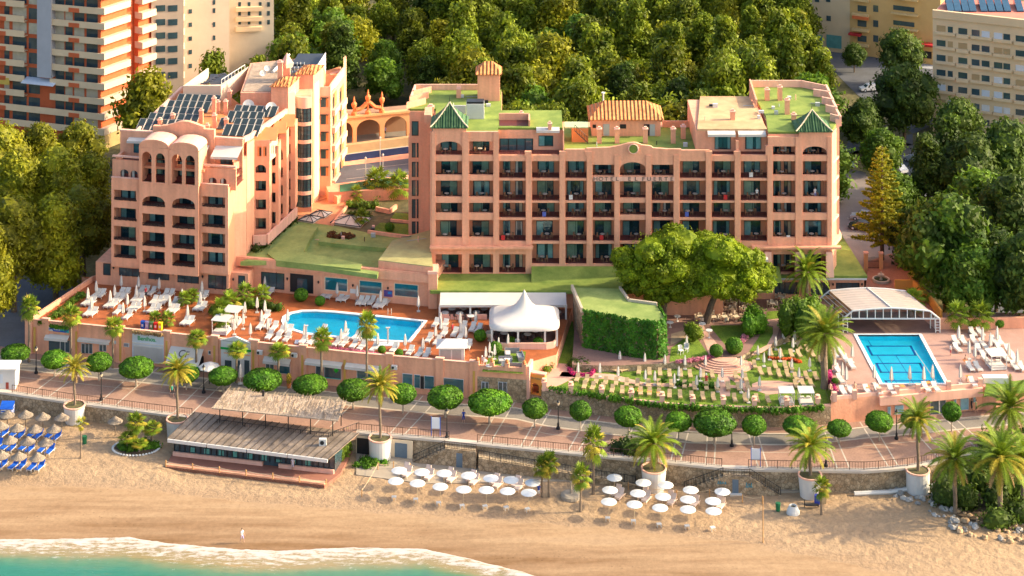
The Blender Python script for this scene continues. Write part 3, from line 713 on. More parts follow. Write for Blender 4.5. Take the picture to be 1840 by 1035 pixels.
parapet(q,[(xx(1484,323.5),323.2),(xx(1440,326),326),(xx(1347,326),326)],zR,1.1); q.build('parapet',H)
q=MB(PINK); parapet(q,[(xx(1346,326),325.8),(xx(1358,315),315)],zR,1.3); q.build('parapet',H)
for a in ((1379,181,1.9),(1402,181,2.3),(1415,206,2.4),(1427,216,1.0),(1317,216,1.5)): chimney(a[0],a[1],zR,a[2])
chimney(774,203,zR,1.1,w=.9)
# letters on the cream band under the arched balcony
q=MB(PINKL); wbox(q,HF,1066,317.5,1212,325,-.16,-.122,ref=0); q.build('sign_band',H)
def text(s_,size,M,m,par,nm='lettering',ext=.03,sx=1.0,align='CENTER'):
    cu=bpy.data.curves.new(nm,'FONT'); cu.body=s_; cu.size=size; cu.extrude=ext; cu.align_x=align; cu.space_character=sx
    o=bpy.data.objects.new(nm,cu); COL.objects.link(o)
    dg=bpy.context.evaluated_depsgraph_get(); me=bpy.data.meshes.new_from_object(o.evaluated_get(dg)); bpy.data.objects.remove(o); bpy.data.curves.remove(cu)
    me.materials.clear(); me.materials.append(m); o=bpy.data.objects.new(nm,me); COL.objects.link(o); o.parent=par; o.matrix_local=M; return o
LET=mat('dark_letters',(.10,.08,.07),.6,.1,2)
for tx,a,b in (('HOTEL',1067,1112),('EL',1128,1146),('FUERTE',1153,1210)):
    n=len(tx)
    for k,chh in enumerate(tx):
        px=a+3+(b-a-6)*(k/(n-1))
        text(chh,.82,Matrix.Translation((xx(px),302.83,zz(324)))@Matrix.Rotation(R(90),4,'X')@Matrix.Diagonal((1.15,1,1,1)),LET,H)

TWC=[mat('towel_red',(.5,.03,.03),.9,.1,3),mat('towel_white',(.6,.58,.56),.9,.1,3),mat('towel_blue',(.08,.12,.4),.9,.1,3)]
for n_,(bi,ri) in enumerate(((2,3),(4,1),(8,2),(5,3),(10,0),(3,2),(9,1),(11,3))):
    a,b=bays[bi]; q=MB(TWC[n_%3]); x=xx(a)+.3+.25*n_; x=min(x,xx(b)-.7); z=zz(rows[ri][1]); q.box(x,x+.55,303.14,303.17,z+.15,z+.85)
    tag(q.build('hanging_towel'),'%s towel on a balcony of the %s row, bay %s'%(('red','white','blue')[n_%3],('fifth','fourth','third','second')[ri],nth(bi,13)),'towel')

q=MB(PINKL,GREEN); c_=Vector((xx(1138),302.85,zz(267)))
q.path([(c_.x+.72*math.cos(a),c_.y,c_.z+.72*math.sin(a)) for a in [math.pi*2*i/16 for i in range(17)]],[.1]*17,5); q.use(GREEN); q.M=Matrix.Translation(c_)@Matrix.Rotation(R(90),4,'X'); q.lathe([(.68,-.04),(.68,.04)],16); q.build('medallion',H)
q=MB(WHITE); Yq=318
for a,b in (((1252,203),(1310,203)),((1252,203),(1252,222)),((1310,203),(1310,210)),((1268,203),(1272,212))):
    q.tube(PD(*a,Yq),PD(*b,Yq),.09,.09,4)
q.build('roof_frame',H)
# =================== LEFT HOTEL (angled wing) ===================
G=thing('hotel_building','pink terraced hotel with arched loggias and dark solar collectors on its roof','hotel',(0,0,0))
LA=P(200,475,10.9); LB=P(410,492,10.9); LW=Wall(LA,LB)
Nin=Vector((-LW.d.y,LW.d.x,0))
def lz(py,px=224): return LW.uz(px,py)[1]
D2=2.0
cols=[(204.5,244.4),(255.3,296.2),(309,350),(362.7,404.5)]
rz=[(342,360),(374,395.7),(407,431.4),(440.6,463)]   # at column 1
pro=[0,-.8,-.8,0]
dl=[0,0,0,0]
def dback(Wl_,px,z,off,w,h,k,par,name='window'):
    u=Wl_.u(px,off); M=Wl_.M(off)@Matrix.Translation((u,-.006,z)); return door(par,w,h,k,M,name)
_ro=random.Random(11)
segs=[(200,250,0,3),(250,356.5,-.8,3),(356.5,410,0,3)]
ztop=lz(325)
zrow=[(lz(b),lz(a)) for a,b in rz]
walls=MB(PINK); inner=MB(PINK2); floors=[]
for (x0,x1,off,_) in segs:
    W2=Wall(LA+Nin*off,LB+Nin*off); u0,u1=W2.u(x0),W2.u(x1)
    ops=[]
    for c,(a,b) in enumerate(cols):
        if not(x0<=a and b<=x1): continue
        ua,ub=W2.u(a),W2.u(b)
        for r,(zb,zt) in enumerate(zrow):
            if off: zb-=.25;zt-=.25
            ops.append((ua,ub,zb,zt,1.0 if (r==0 and off) else 0))
            W0=Wall(LA,LB)
            dback(W0,(a+b)/2+ (6 if c<3 else 4),zb-.45,D2,2.3,2.1,_ro.randrange(5),G)
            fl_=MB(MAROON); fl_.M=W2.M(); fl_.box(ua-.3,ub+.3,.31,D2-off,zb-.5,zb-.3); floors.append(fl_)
            # flower box along the parapet top
            if off and r==3:
                pass
            fb=MB(IRON,mat('dark_geraniums',(.05,.03,.025),.9,.5,3)); fb.M=W2.M(); fb.use(IRON)
            fb.box(ua+.02,ub-.02,.05,.09,zb+.38,zb+.42)
            n=int((ub-ua)/.45)
            for k in range(n+1): fb.box(ua+.02+(ub-ua-.08)*k/n,ua+.05+(ub-ua-.08)*k/n,.05,.08,zb+.003,zb+.38)
            fb.use(_m['dark_geraniums'])
            for k in range(int((ub-ua)/.22)):
                x=ua+.15+k*.22; h=_ro.uniform(.05,.28); fb.box(x,x+.2,-.06+_ro.uniform(-.1,.05),.28,zb+.002,zb+h+.05)
            fb.build('balcony_railing',G)
    pwall(walls,W2,u0+.002 if off else u0,u1-.002 if off else u1,10.7 if not off else 10.45,ztop if not off else lz(323),ops,0,.3)
    m0=walls.M; walls.M=W2.M()
    # vertical joints between bays
    for xs_ in ((250.3,366) if off else ((200,) if x0==200 else (409.8,))): pass
    walls.M=m0
walls.build('wall',G)
for f_ in floors: f_.build('balcony_floor',G)
# mass behind, dividers
Rp=[LA,LB]
q=MB(PINK2); q.M=LW.M(); Lf=LW.L
q.box(.05,Lf-.05,D2+.001,9,10.4,ztop-.6)
for (a,b) in ((200,204.5),(244.4,255.3),(296.2,309),(350,362.7),(404.5,410)):
    q.box(LW.u(a)+.05,LW.u(b)-.05,.302,D2,10.5,ztop-.6)
q.build('recess_wall',G)
# ground floor (set back) with dark windows
GF=Wall(LA+Nin*1.3,LB+Nin*1.3)
q=MB(PINK); q.M=GF.M(); ul=GF.u(172); ur=GF.u(446)
q.box(ul,ur,0,9,7.0,10.6); q.build('ground_floor_wall',G)
for (a,b,t_,bt) in ((185.5,198.5,473,495),(214,251,477,498),(266.5,304,486,504),(319,357,490,510),(374,412.5,492,521),(428,440,495,517)):
    q=MB(DARK,DGLASS,CURT); 
    q.use(DARK); wbox(q,GF,a,t_,b,bt,-.06,-.001); q.use(DGLASS); wbox(q,GF,a+1.2,t_+1.2,b-1.2,bt-1.2,-.075,-.062)
    n=max(1,int((b-a)/12)); q.use(DARK)
    for k in range(1,n): wbox(q,GF,a+(b-a)*k/n-.4,t_,a+(b-a)*k/n+.4,bt,-.1,-.076)
    q.build('window' if bt<520 else 'entrance_door',G)
q=MB(IRON)
for px,py in ((204,482),(257,488),(311,493),(364,498),(419,503)):
    p=GF.pt(px,py,-.15); q.lathe([(.03,p.z-.15),(.14,p.z+.05),(.14,p.z+.2),(.02,p.z+.32)],6,c=(p.x,p.y-.02))
q.build('wall_lantern',G)
q=MB(PINK); q.M=LW.M(); q.box(-.02,Lf+.02,.35,2,10.4,10.69); q.build('soffit',G)
# low dark ramp walls at left
# --- level with small arched windows ---
W1=Wall(LA+Nin*1.2,LB+Nin*1.2)
z23=ztop
q=MB(PINK)
for x0,x1,yt in ((200,251,286),(358,424,300)):
    o_=[]
    for (a,b,t_,bt) in ((216,231,304,322),(234.6,247.4,306,322),(375,389,318.5,335.5),(395,407,320,336.5)):
        if x0<a<x1:
            ua,zt=W1.uz(a,t_); ub,zb=W1.uz(b,bt); o_.append((ua,ub,max(zb,z23-.5),zt,.5))
            w_=MB(DGLASS,DARK,CURT); w_.M=W1.M(); w_.use(DGLASS); w_.box(ua-.1,ub+.1,.32,.36,zb-.4,zt+.1); w_.use(DARK); w_.box((ua+ub)/2-.04,(ua+ub)/2+.04,.25,.318,zb-.3,zt); w_.box(ua,ua+.08,.25,.318,zb-.3,zt-.3); w_.box(ub-.08,ub,.25,.318,zb-.3,zt-.3); w_.use(CURT); w_.box(ua+.1,ua+.5,.29,.316,zb-.3,zt-.1); w_.build('arched_window',G)
    u0,zt=W1.uz(x0+2,yt); u1=W1.u(x1)
    pwall(q,W1,u0,u1,z23-.7,zt,o_,0,.3)
q.build('upper_wall',G)
# balcony parapet of that level (front edge), with recessed panel
q=MB(PINK,PINKL); q.use(PINK)
for a,b in ((200.5,249.5),(357.5,409.5)):
    ua,ub=LW.u(a),LW.u(b); q.M=LW.M(); q.box(ua,ub,0,.25,z23+.001,z23+.35)
    q.use(PINKL); q.box(ua-.05,ub+.05,-.06,.3,z23+.352,z23+.5); q.use(PINK)
q.build('parapet',G)
# upper terraces parapets (z about 27)
zt2=W1.uz(224,283)[1]
q=MB(PINKL); q.M=W1.M()
q.box(W1.u(202),W1.u(251),-.1,.32,zt2+.001,zt2+.22); q.box(W1.u(366),W1.u(424),-.1,.32,W1.uz(395,300)[1]+.001,W1.uz(395,300)[1]+.25); q.build('coping',G)
q=MB(MAROON); q.M=W1.M(); zt3=W1.uz(395,300)[1]
q.box(W1.u(202),W1.u(424),.31,3.6,z23-.2,z23+.6); q.box(W1.u(202),W1.u(252),.32,3.6,zt2-1.2,zt2-.9); q.box(W1.u(365),W1.u(424),.32,3.6,zt3-1.2,zt3-.9); q.build('terrace_floor',G)
# set back top storey
W3=Wall(LA+Nin*4.0,LB+Nin*4.0)
q=MB(PINK)
u0,zl=W3.uz(216,235); u1,_z=W3.uz(276,235)
q.M=W3.M(); q.box(u0,u1,0,.4,z23,zl)
uc0,uc1=W3.u(276),W3.u(386)
zg=W3.uz(290,226)[1]
q.box(uc0,uc1,-.3,.4,z23,zg)
hump=[(290,226),(300,225.5),(310,223),(320,219.5),(330,218),(340,219),(350,222.5),(358,225.5),(366,228)]
for (xa,ya),(xb,yb) in zip(hump[:-1],hump[1:]):
    ua,za=W3.uz(xa,ya,-.3); ub,zb=W3.uz(xb,yb,-.3); za=max(za,zg+.01);zb=max(zb,zg+.01)
    q.hexa([(ua,-.3,zg),(ub,-.3,zg),(ub,.4,zg),(ua,.4,zg)],[(ua,-.3,za),(ub,-.3,zb),(ub,.4,zb),(ua,.4,za)])
ur0,zr_=W3.uz(386,248); ur1,_z=W3.uz(436,255)
q.box(uc1+.01,ur1,0,.4,z23,zr_)
q.build('top_storey_wall',G)
q=MB(PINKL); q.M=W3.M(); q.box(u0-.05,uc0,-.06,.5,zl+.002,zl+.2); q.box(uc1,ur1+.1,-.06,.5,zr_+.002,zr_+.2); q.build('coping',G)
for (a,b,t_,bt,o_) in ((240,272,252,276,-.01),(396,422,278,296,-.01)):
    w_=MB(DARK,TEAL); w_.use(DARK); wbox(w_,W3,a,t_,b,bt,-.08,-.002); w_.use(TEAL)
    for k in range(3): wbox(w_,W3,a+(b-a)*k/3+1,t_+1.5,a+(b-a)*(k+1)/3-1,bt-1,-.1,-.082)
    w_.build('window',G)
def p3(px,py,off=0): return W3.pt(px,py,off)
awning(G,p3(232,247,-.02),p3(275,249,-.02),1.0,.25)
awning(G,p3(388,262,-.02),p3(436,264,-.02),2.4,.9)
awning(G,p3(303,256,-.32),p3(325,257,-.32),1.2,.5); awning(G,p3(352,260,-.32),p3(376,262,-.32),1.2,.5)
# twin vaulted loggias
Wt=Wall(LA+Nin*-.85,LB+Nin*-.85)
q=MB(PINK,PINKL); 
for (xa,xb,yt,A1_,A2_) in ((249.7,303,262,(254.4,272.3,272,328),(279,296.4,275,331)),(303.5,357,267,(308,327,277,333),(332.5,350,279,333.6))):
    o_=[]
    for a,b,t_,bt in (A1_,A2_):
        ua,zt=Wt.uz(a,t_); ub,zb=Wt.uz(b,bt); o_.append((ua,ub,max(zb,lz(323)+.2),zt,1.0))
    u0=Wt.u(xa)+.003; u1=Wt.u(xb)-.003; ztp=Wt.uz((xa+xb)/2,yt+4)[1]
    q.use(PINK); pwall(q,Wt,u0,u1,lz(323)+.002,ztp,o_,0,.3)
    # side walls and the barrel vault
    q.M=Wt.M(); q.box(u0,u0+.3,.301,3.6,lz(323)+.002,ztp); q.box(u1-.3,u1,.301,3.6,lz(323)+.002,ztp)
    n=10; um=(u0+u1)/2; r=(u1-u0)/2; rise=1.15
    pts=[(um-r*math.cos(math.pi*k/n),ztp+rise*math.sin(math.pi*k/n)**.8 if 0<k<n else ztp) for k in range(n+1)]
    q.use(PINKL)
    q.add([(a,-.05,b+.12) for a,b in pts]+[(a,3.8,b+.12) for a,b in pts],[(k,k+1,n+2+k,n+1+k) for k in range(n)])
    q.use(PINK); q.add([(a,.0,b+.05) for a,b in pts]+[(um,0,ztp)],[(k+1,k,n+1) for k in range(n)])
    q.add([(a,-.05,b+.12) for a,b in pts]+[(a,-.05,b-.25) for a,b in pts],[(k,n+1+k,n+2+k,k+1) for k in range(n)])
    q.M=Matrix.Identity(4)
    for a,b,t_,bt in (A1_,A2_):
        dback(LW,(a+b)/2+3,z23+.6,D2+.2,1.5,2.2,_ro.randrange(5),G)
        dback(W3,(a+b)/2+2,zt2-.7,-.35,1.4,1.8,_ro.randrange(5),G)
q.build('vaulted_loggia',G)
q=MB(PINK2); q.M=LW.M(); q.box(LW.u(252),LW.u(364),D2+.21,D2+.5,z23-.3,zt2-.8); q.box(LW.u(251),LW.u(365),.4,4.2,zt2-1.1,zt2-.75); q.build('recess_wall',G)
# left flank and right flank masses
A0=Vector((LA.x,LA.y,0)); A1=Vector((LB.x,LB.y,0))
def gp(px,Y): return ((px-CX)*Y/F,Y)
q=MB(PINK)
q.prism([A0+Nin*.301+LW.d*.02,A0+Nin*.301+LW.d*.4,A0+Nin*5+LW.d*.4,A0+Nin*5+LW.d*.02],10.4,z23)
q.prism([A0+Nin*1.6+LW.d*.05,A0+Nin*3.9+LW.d*.05,A0+Nin*3.9+LW.d*.45,A0+Nin*1.6+LW.d*.45],z23,zt2)
q.build('side_wall',G)
# main roof body
zRf=28.4
f0=A0+Nin*4.4+LW.d*1.0; 
body=[(f0.x,f0.y),gp(436,307.6),gp(447,308.8),gp(513,321.5),gp(517,323),gp(432,326),gp(398,334),gp(325,334)]
q=MB(PINK); q.prism(body,7,zRf-.3); q.build('wall',G)
q=MB(ORG); q.prism(body,zRf-.299,zRf-.05); q.build('roof',G)
q=MB(PINKL); parapet(q,[gp(513,321.5),gp(447,308.8),gp(436,307.6)],zRf-.1,.8,t=.4); parapet(q,[(f0.x,f0.y),gp(325,334)][::-1],zRf-.1,.6,t=.4); q.build('parapet',G)
# bright flank bands on the right of the front block
q=MB(PINK); 
fl0=A1+Nin*.01
q.prism([(A1.x-.3,A1.y+.32),(A1.x+.02,A1.y+.3),gp(420,303.5),gp(420,306),(A1.x-.3,306)],8.5,z23-.1)
q.prism([gp(420,303.5),gp(443,305.6),gp(443,308),gp(420,308)],8.5,lz(292))
q.prism([gp(443.5,306.8),gp(457,309.2),gp(457,312),gp(443.5,312)],8.5,zRf-.25)
q.prism([gp(418,304.2),gp(424,304.6),gp(424,307.8),gp(418,307.8)],lz(292)-.5,lz(292)+.35)
q.build('flank_wall',G)
# staggered balcony bays
def bay(x0,x1,Y,zb,zt,rows_,op,par=G,rightdeep=3.4,arch_top=True,name='balcony_bay'):
    w=Wall(gp(x0,Y),gp(x1,Y)); q=MB(PINK); ops=[]
    a,b=op
    for i,(t_,bt) in enumerate(rows_):
        ua,z1=w.uz(a,t_); ub,z0=w.uz(b,bt); ops.append((ua,ub,z0,z1,.8 if (i==0 and arch_top) else 0))
    pwall(q,w,0,w.L,zb,zt,ops,0,.3)
    q.box(w.A.x+w.L-.3,w.A.x+w.L,Y+.301,Y+rightdeep,zb,zt)
    q.build(name,par)
    q=MB(PINK2,MAROON); q.box(w.A.x,w.A.x+w.L-.31,Y+1.7,Y+rightdeep,zb,zt-.05)
    q.use(MAROON)
    for o_ in ops: q.box(w.A.x+.0,w.A.x+w.L-.32,Y+.31,Y+1.69,o_[2]-.55,o_[2]-.35)
    q.build('recess_wall',par)
    for o_ in ops:
        door(par,min(1.5,(o_[1]-o_[0])*.8),2.0,_ro.randrange(5),Matrix.Translation((w.A.x+(o_[0]+o_[1])/2+.1,Y+1.69,o_[2]-.33)),'window')
    # little top rail
    q=MB(IRON)
    for o_ in ops: q.box(w.A.x+o_[0],w.A.x+o_[1],Y+.1,Y+.14,o_[2]+.3,o_[2]+.35)
    q.build('balcony_railing',par); return w
Z=lambda py,Y: CH-(py-HY)*Y/F
bay(456,484,309.9,13.2,Z(252,309.9),[(296,311),(325,343.5),(358.5,377),(392,412)],(459,478))
bay(484,500.5,313.0,13.2,Z(262,313),[(278,298),(310,331),(346,364),(381,402)],(487,495),arch_top=False)
bay(500.5,515,316.4,13.4,Z(236,316.4),[(268,288),(301,319),(333,352),(366,385)],(502,508),arch_top=True)
bay(515,530.5,320,13.6,Z(225,320),[(228,246),(259,277),(290,307),(321,341),(353,378)],(517,522),arch_top=True)
# small twin arched windows + white side with slots on the first bay
w1=Wall(gp(456,309.9),gp(484,309.9)); q=MB(ORG,DARK); 
for a,b in ((462.5,470),(473,479)): 
    q.use(ORG); wbox(q,w1,a,263,b,281,-.02,-.001); q.use(DARK); wbox(q,w1,a+3.5,265,b-.6,280,-.03,-.021)
q.build('arched_window',G)
q=MB(PINKL); q.hexa([(gp(484.5,309.9)[0],309.9,Z(290,309.9)),(gp(499,314)[0],314,Z(278,314)),(gp(499,314)[0]-.2,314.2,Z(278,314)),(gp(484.5,309.9)[0]-.2,310.2,Z(290,309.9))],[(gp(484.5,309.9)[0],309.9,Z(252,309.9)),(gp(499,314)[0],314,Z(240,314)),(gp(499,314)[0]-.2,314.2,Z(240,314)),(gp(484.5,309.9)[0]-.2,310.2,Z(252,309.9))])
q.build('bright_side_wall',G)
q=MB(DARK)
for k in range(3):
    Y=310.9+k*.9; x=gp(484.5,309.9)[0]+(gp(499,314)[0]-gp(484.5,309.9)[0])*(Y-309.9)/4.1; q.box(x-.02,x+.06,Y,Y+.3,Z(276,Y),Z(262,Y))
q.build('slot_window',G)
# sloping orange roofs stepping up over the bays
q=MB(ORG)
for (xa,xb,Y,yt,yb_) in ((456,499,309.9,240,252),(486,515,314,226,240),(500,530,317,213,228)):
    q.hexa([(gp(xa,Y)[0],Y+.1,Z(yb_,Y)-.1),(gp(xb-2,Y)[0],Y+.1,Z(yb_,Y)-.1),(gp(xb,Y+3)[0],Y+3.5,Z(yb_,Y)-.1),(gp(xa+8,Y+3)[0],Y+3.5,Z(yb_,Y)-.1)],
           [(gp(xa,Y)[0],Y+.1,Z(yb_,Y)),(gp(xb-2,Y)[0],Y+.1,Z(yb_,Y)),(gp(xb,Y+3)[0],Y+3.5,Z(yb_,Y)+.9),(gp(xa+8,Y+3)[0],Y+3.5,Z(yb_,Y)+.9)])
q.build('sloping_roof',G)
# beam terrace along the bays + posts
q=MB(PINKL,MAROON); 
pts=[gp(455,308.7),gp(478,308.9),gp(531,320.5)]
parapet(q,pts,12.2,1.5,t=-.35); q.use(MAROON)
q.prism([gp(456,309),gp(478,309.2),gp(531,320.7),gp(515,322),gp(456,311)],12.3,12.6)
q.build('terrace_parapet',G)
q=MB(PINK)
for px,Y in ((482,310.4),(498,314.2),(513,317.5),(528,321)): q.box(gp(px,Y)[0]-.35,gp(px,Y)[0]+.35,Y,Y+.5,11,12.29)
q.build('post',G)
# glazed bow bays
Yb_=324.5
q=MB(PINK); q.prism([gp(531,Yb_),gp(560,Yb_),gp(562,330),gp(531,330)],10.5,Z(172,Yb_)); q.build('wall',G)
for (t_,bt) in ((194,219),(225,251),(257,283),(289,315),(321,343),(349,371)):
    q=MB(DARK,DGLASS); cx_,cz0,cz1=gp(546,Yb_)[0],Z(bt,Yb_),Z(t_,Yb_)
    q.use(DGLASS); n=8; wv=1.15
    P_=[(cx_-wv+2*wv*k/n,Yb_-.05-.45*math.sin(math.pi*k/n)) for k in range(n+1)]
    q.add([(a,b,cz0) for a,b in P_]+[(a,b,cz1) for a,b in P_],[(k,k+1,n+2+k,n+1+k) for k in range(n)])
    q.use(DARK)
    for k in range(0,n+1,2): q.box(P_[k][0]-.05,P_[k][0]+.05,P_[k][1]-.07,P_[k][1]-.01,cz0,cz1)
    for zc in (cz0+(cz1-cz0)*.33,cz0+(cz1-cz0)*.66):
        for k in range(n): q.tube((P_[k][0],P_[k][1]-.04,zc),(P_[k+1][0],P_[k+1][1]-.04,zc),.04,.04,4)
    q.build('bow_window',G)
q=MB(PINKL)
for py in (183,221.5,253.5,285.5,317.5,345.5):
    n=8; wv=1.3; P_=[(gp(546,Yb_)[0]-wv+2*wv*k/n,Yb_-.1-.6*math.sin(math.pi*k/n)) for k in range(n+1)]
    h=.27 if py>190 else .9
    q.prism([(gp(546,Yb_)[0]+wv,Yb_-.01),(gp(546,Yb_)[0]-wv,Yb_-.01)]+P_,Z(py,Yb_)-h,Z(py,Yb_)+h)
q.build('bow_balcony_band',G)
# towers with pyramid tile roofs
def tower(x0,x1,Y,ytop,depth,apx,apy,zb=10.5):
    q=MB(PINK); X0,X1=gp(x0,Y)[0],gp(x1,Y)[0]; zt=Z(ytop,Y); q.prism([(X0,Y),(X1,Y),(X1+1.2,Y+depth),(X0+1.2,Y+depth)],zb,zt); q.build('tower_wall',G)
    q=MB(TILE); c=[(X0-.3,Y-.3),(X1+.3,Y-.3),(X1+1.5,Y+depth+.3),(X0+.9,Y+depth+.3)]; cx_=sum(p[0] for p in c)/4; cy_=sum(p[1] for p in c)/4; za=Z(apy,cy_)
    q.add([(a,b,zt+.02) for a,b in c]+[(cx_,cy_,za)],[(0,1,4),(1,2,4),(2,3,4),(3,0,4),(3,2,1,0)])
    for k in range(1,9):
        t=k/9; s1=1-abs(2*t-1); p0=Vector((c[0][0]+(c[1][0]-c[0][0])*t,c[0][1],zt+.05)); A_=Vector((cx_,cy_,za+.03)); m_=Vector((c[0][0]+(c[1][0]-c[0][0])*.5,c[0][1],zt+.05)); q.tube(p0,p0+(A_-m_)*s1,.07,.07,4)
    q.build('tower_roof',G)
tower(487,518,322.2,155.5,5,509,137); tower(530.5,563,328.2,133.5,5,553,116)
q=MB(CREAM); 
q.prism([gp(563.2,328.6),gp(571,329.4),gp(574,331.5),gp(563.5,332)],9,Z(150,329)); q.prism([gp(518.2,322.3),gp(530,322.8),gp(531,326),gp(518.5,327)],12,Z(165,323)); q.build('tower_side_wall',G)
# rear block roof with dishes and glazed tent of collectors
q=MB(PINK); q.prism([gp(432,323.4),gp(487,323.4),gp(520,327.5),gp(563,333.5),gp(585,335),gp(577,344),gp(450,340)],9,31.0)
q.build('rear_block_wall',G)
q=MB(mat('grey_gravel_roof',(.38,.28,.20),.9,.3,1.5,fine=.3)); q.prism([gp(436,324),gp(486,324),gp(519,328),gp(560,334),gp(583,335.5),gp(575,343.5),gp(455,339.5)],31.001,31.1); q.build('roof',G)
BLUEP=mat('dark_blue_panel',(.035,.04,.05),.4,.2,1,spec=.6)
q=MB(BLUEP,WHITE); q.use(BLUEP)
q.add([(*gp(520,336.5),31.2),(*gp(570,337.5),31.2),(*gp(582,342.5),31.9),(*gp(536,342.5),31.9)],[(0,1,2,3)])
q.use(WHITE); q.hexa([(*gp(563.5,332.3),29),(*gp(585.5,341),29),(*gp(585,341.3),29),(*gp(563,332.6),29)],[(*gp(563.5,332.3),31.9),(*gp(585.5,341),32.5),(*gp(585,341.3),32.5),(*gp(563,332.6),31.9)])
q.tube((*gp(490,334),31.2),(*gp(520,342),31.9),.35,.2,4); q.build('roof_glazing',G)
q=MB(BLUEP,WHITE)
for i in range(4):
    for j in range(3):
        c=Vector((*gp(515+i*6.5+j*4.5,332.6+j*2.4),31.3)); q.use(BLUEP); q.box(c.x-.28,c.x+.28,c.y,c.y+1.3,31.5,31.56); q.use(WHITE); q.tube((c.x+.32,c.y,31.1),(c.x+.32,c.y,31.9),.05,.05,4)
q.build('collector_frame',G)
# tail block
q=MB(PINK,PINKL,ORG)
Yt=331.5; q.prism([gp(574,Yt),gp(594,Yt),gp(596.5,333.2),gp(619,342.5),gp(612,348),gp(580,345)],9,Z(160,Yt)-1.1)
q.use(ORG); q.prism([gp(576,Yt+.6),gp(594,Yt+.6),gp(617,342.5),gp(610,347.5),gp(580,344.5)],Z(160,Yt)-1.099,Z(160,Yt)-.95); q.use(PINKL)
parapet(q,[gp(619,342.7),gp(596.5,333.4),gp(594,Yt+.05),gp(574,Yt+.05)],Z(160,Yt)-1.1,1.4,t=-.3)
q.use(PINK); q.prism([gp(617.5,343.2),gp(622.5,344.5),gp(622,346.5),gp(617,345.2)],6,Z(107,344)); q.prism([gp(594,342.5),gp(618,345),gp(616,346),gp(592,343.5)],Z(160,Yt)-.9,Z(133,344))
q.build('tail_block_wall',G)
w2=Wall(gp(574,Yt),gp(594,Yt)); 
for (t_,bt) in ((176,192.5),(206.5,223.5),(237.5,254),(269,285),(300,316)):
    q=MB(DARK,DGLASS,CURT,ORG); q.use(ORG); wbox(q,w2,576,t_,590,bt,-.02,-.001); q.use(DGLASS); wbox(q,w2,576.5,t_+1,585.5,bt,-.04,-.021); q.use(DARK); wbox(q,w2,580.5,t_+1,581.3,bt,-.06,-.041); wbox(q,w2,576,t_,590,t_+.9,-.3,-.021)
    if t_<180: q.use(PINK); wbox(q,w2,575.5,t_-.6,577.8,t_+3,-.12,-.045); wbox(q,w2,588,t_-.6,590.5,t_+3,-.12,-.045)
    q.build('window',G)
w3=Wall(gp(596.5,333.2),gp(619,342.5))
def wside(a,b,t_,bt,arch):
    q=MB(ORG,DARK,PINKL); 
    u0,z1=w3.uz(a,t_); u1,z0=w3.uz(b,bt); q.M=w3.M(); q.use(ORG); q.box(u0,u1,-.02,-.001,z0,z1); q.use(DARK); q.box(u0+.02,u0+(u1-u0)*.42,-.03,-.021,z0,z1-.1)
    q.use(PINKL); q.box(u0-.5,u1+.5,-.55,-.03,z0-.9,z0+.05)
    if arch:
        q.use(PINK); q.prism([(u0-.02,-.06),(u0+.35,-.06),(u0+.35,-.04),(u0-.02,-.04)],z1-.5,z1+.02); q.prism([(u1-.35,-.06),(u1+.02,-.06),(u1+.02,-.04),(u1-.35,-.04)],z1-.5,z1+.02)
    q.build('side_balcony',G)
for k,(t_,bt) in enumerate(((170,187),(200,218),(231,250),(263,281),(295,312))):
    wside(597.5,604.8,t_,bt,k==0)
for k,(t_,bt) in enumerate(((160,177),(188,205),(218,236),(250,266),(281,299))): wside(610,617.5,t_,bt,k==0)
# pale plant box on the left roof with open top
q=MB(CREAM,WHITE,BLUEP); q.use(mat('pale_render',(.62,.48,.36),.8,.06,.5))
q.prism([gp(329,327.5),gp(397,327.5),gp(400,328),gp(448,338),gp(446,338.4),gp(396.5,328.3),gp(329.5,327.8)],zRf-.3,30.9)
q.prism([gp(329,327.5),gp(331,327.9),gp(375,337.5),gp(373,337.5)],zRf-.3,30.9)
q.use(BLUEP); q.add([(*gp(374,335),29.2),(*gp(398,330),29.2),(*gp(446,338),29.6),(*gp(378,338.5),29.6)],[(0,1,2,3)])
q.use(WHITE)
for k in range(8): a=gp(398+k*6,328.6+k*1.2); q.tube((a[0],a[1],30.8),(a[0],a[1],31.6),.05,.05,4)
a=gp(398,328.6); b=gp(440,337); q.tube((a[0],a[1],31.6),(b[0],b[1],31.6),.06,.06,4)
q.build('plant_enclosure',G)
q=MB(BLUEP)
for i in range(6):
    for j in range(3):
        c=gp(363+i*6+j*4.6,329.5+i*1.2*.8); q.box(c[0]-.32,c[0]+.32,c[1]+j*.05,c[1]+.6,30.55+.1*j,30.62+.1*j)
q.build('small_collector',G)
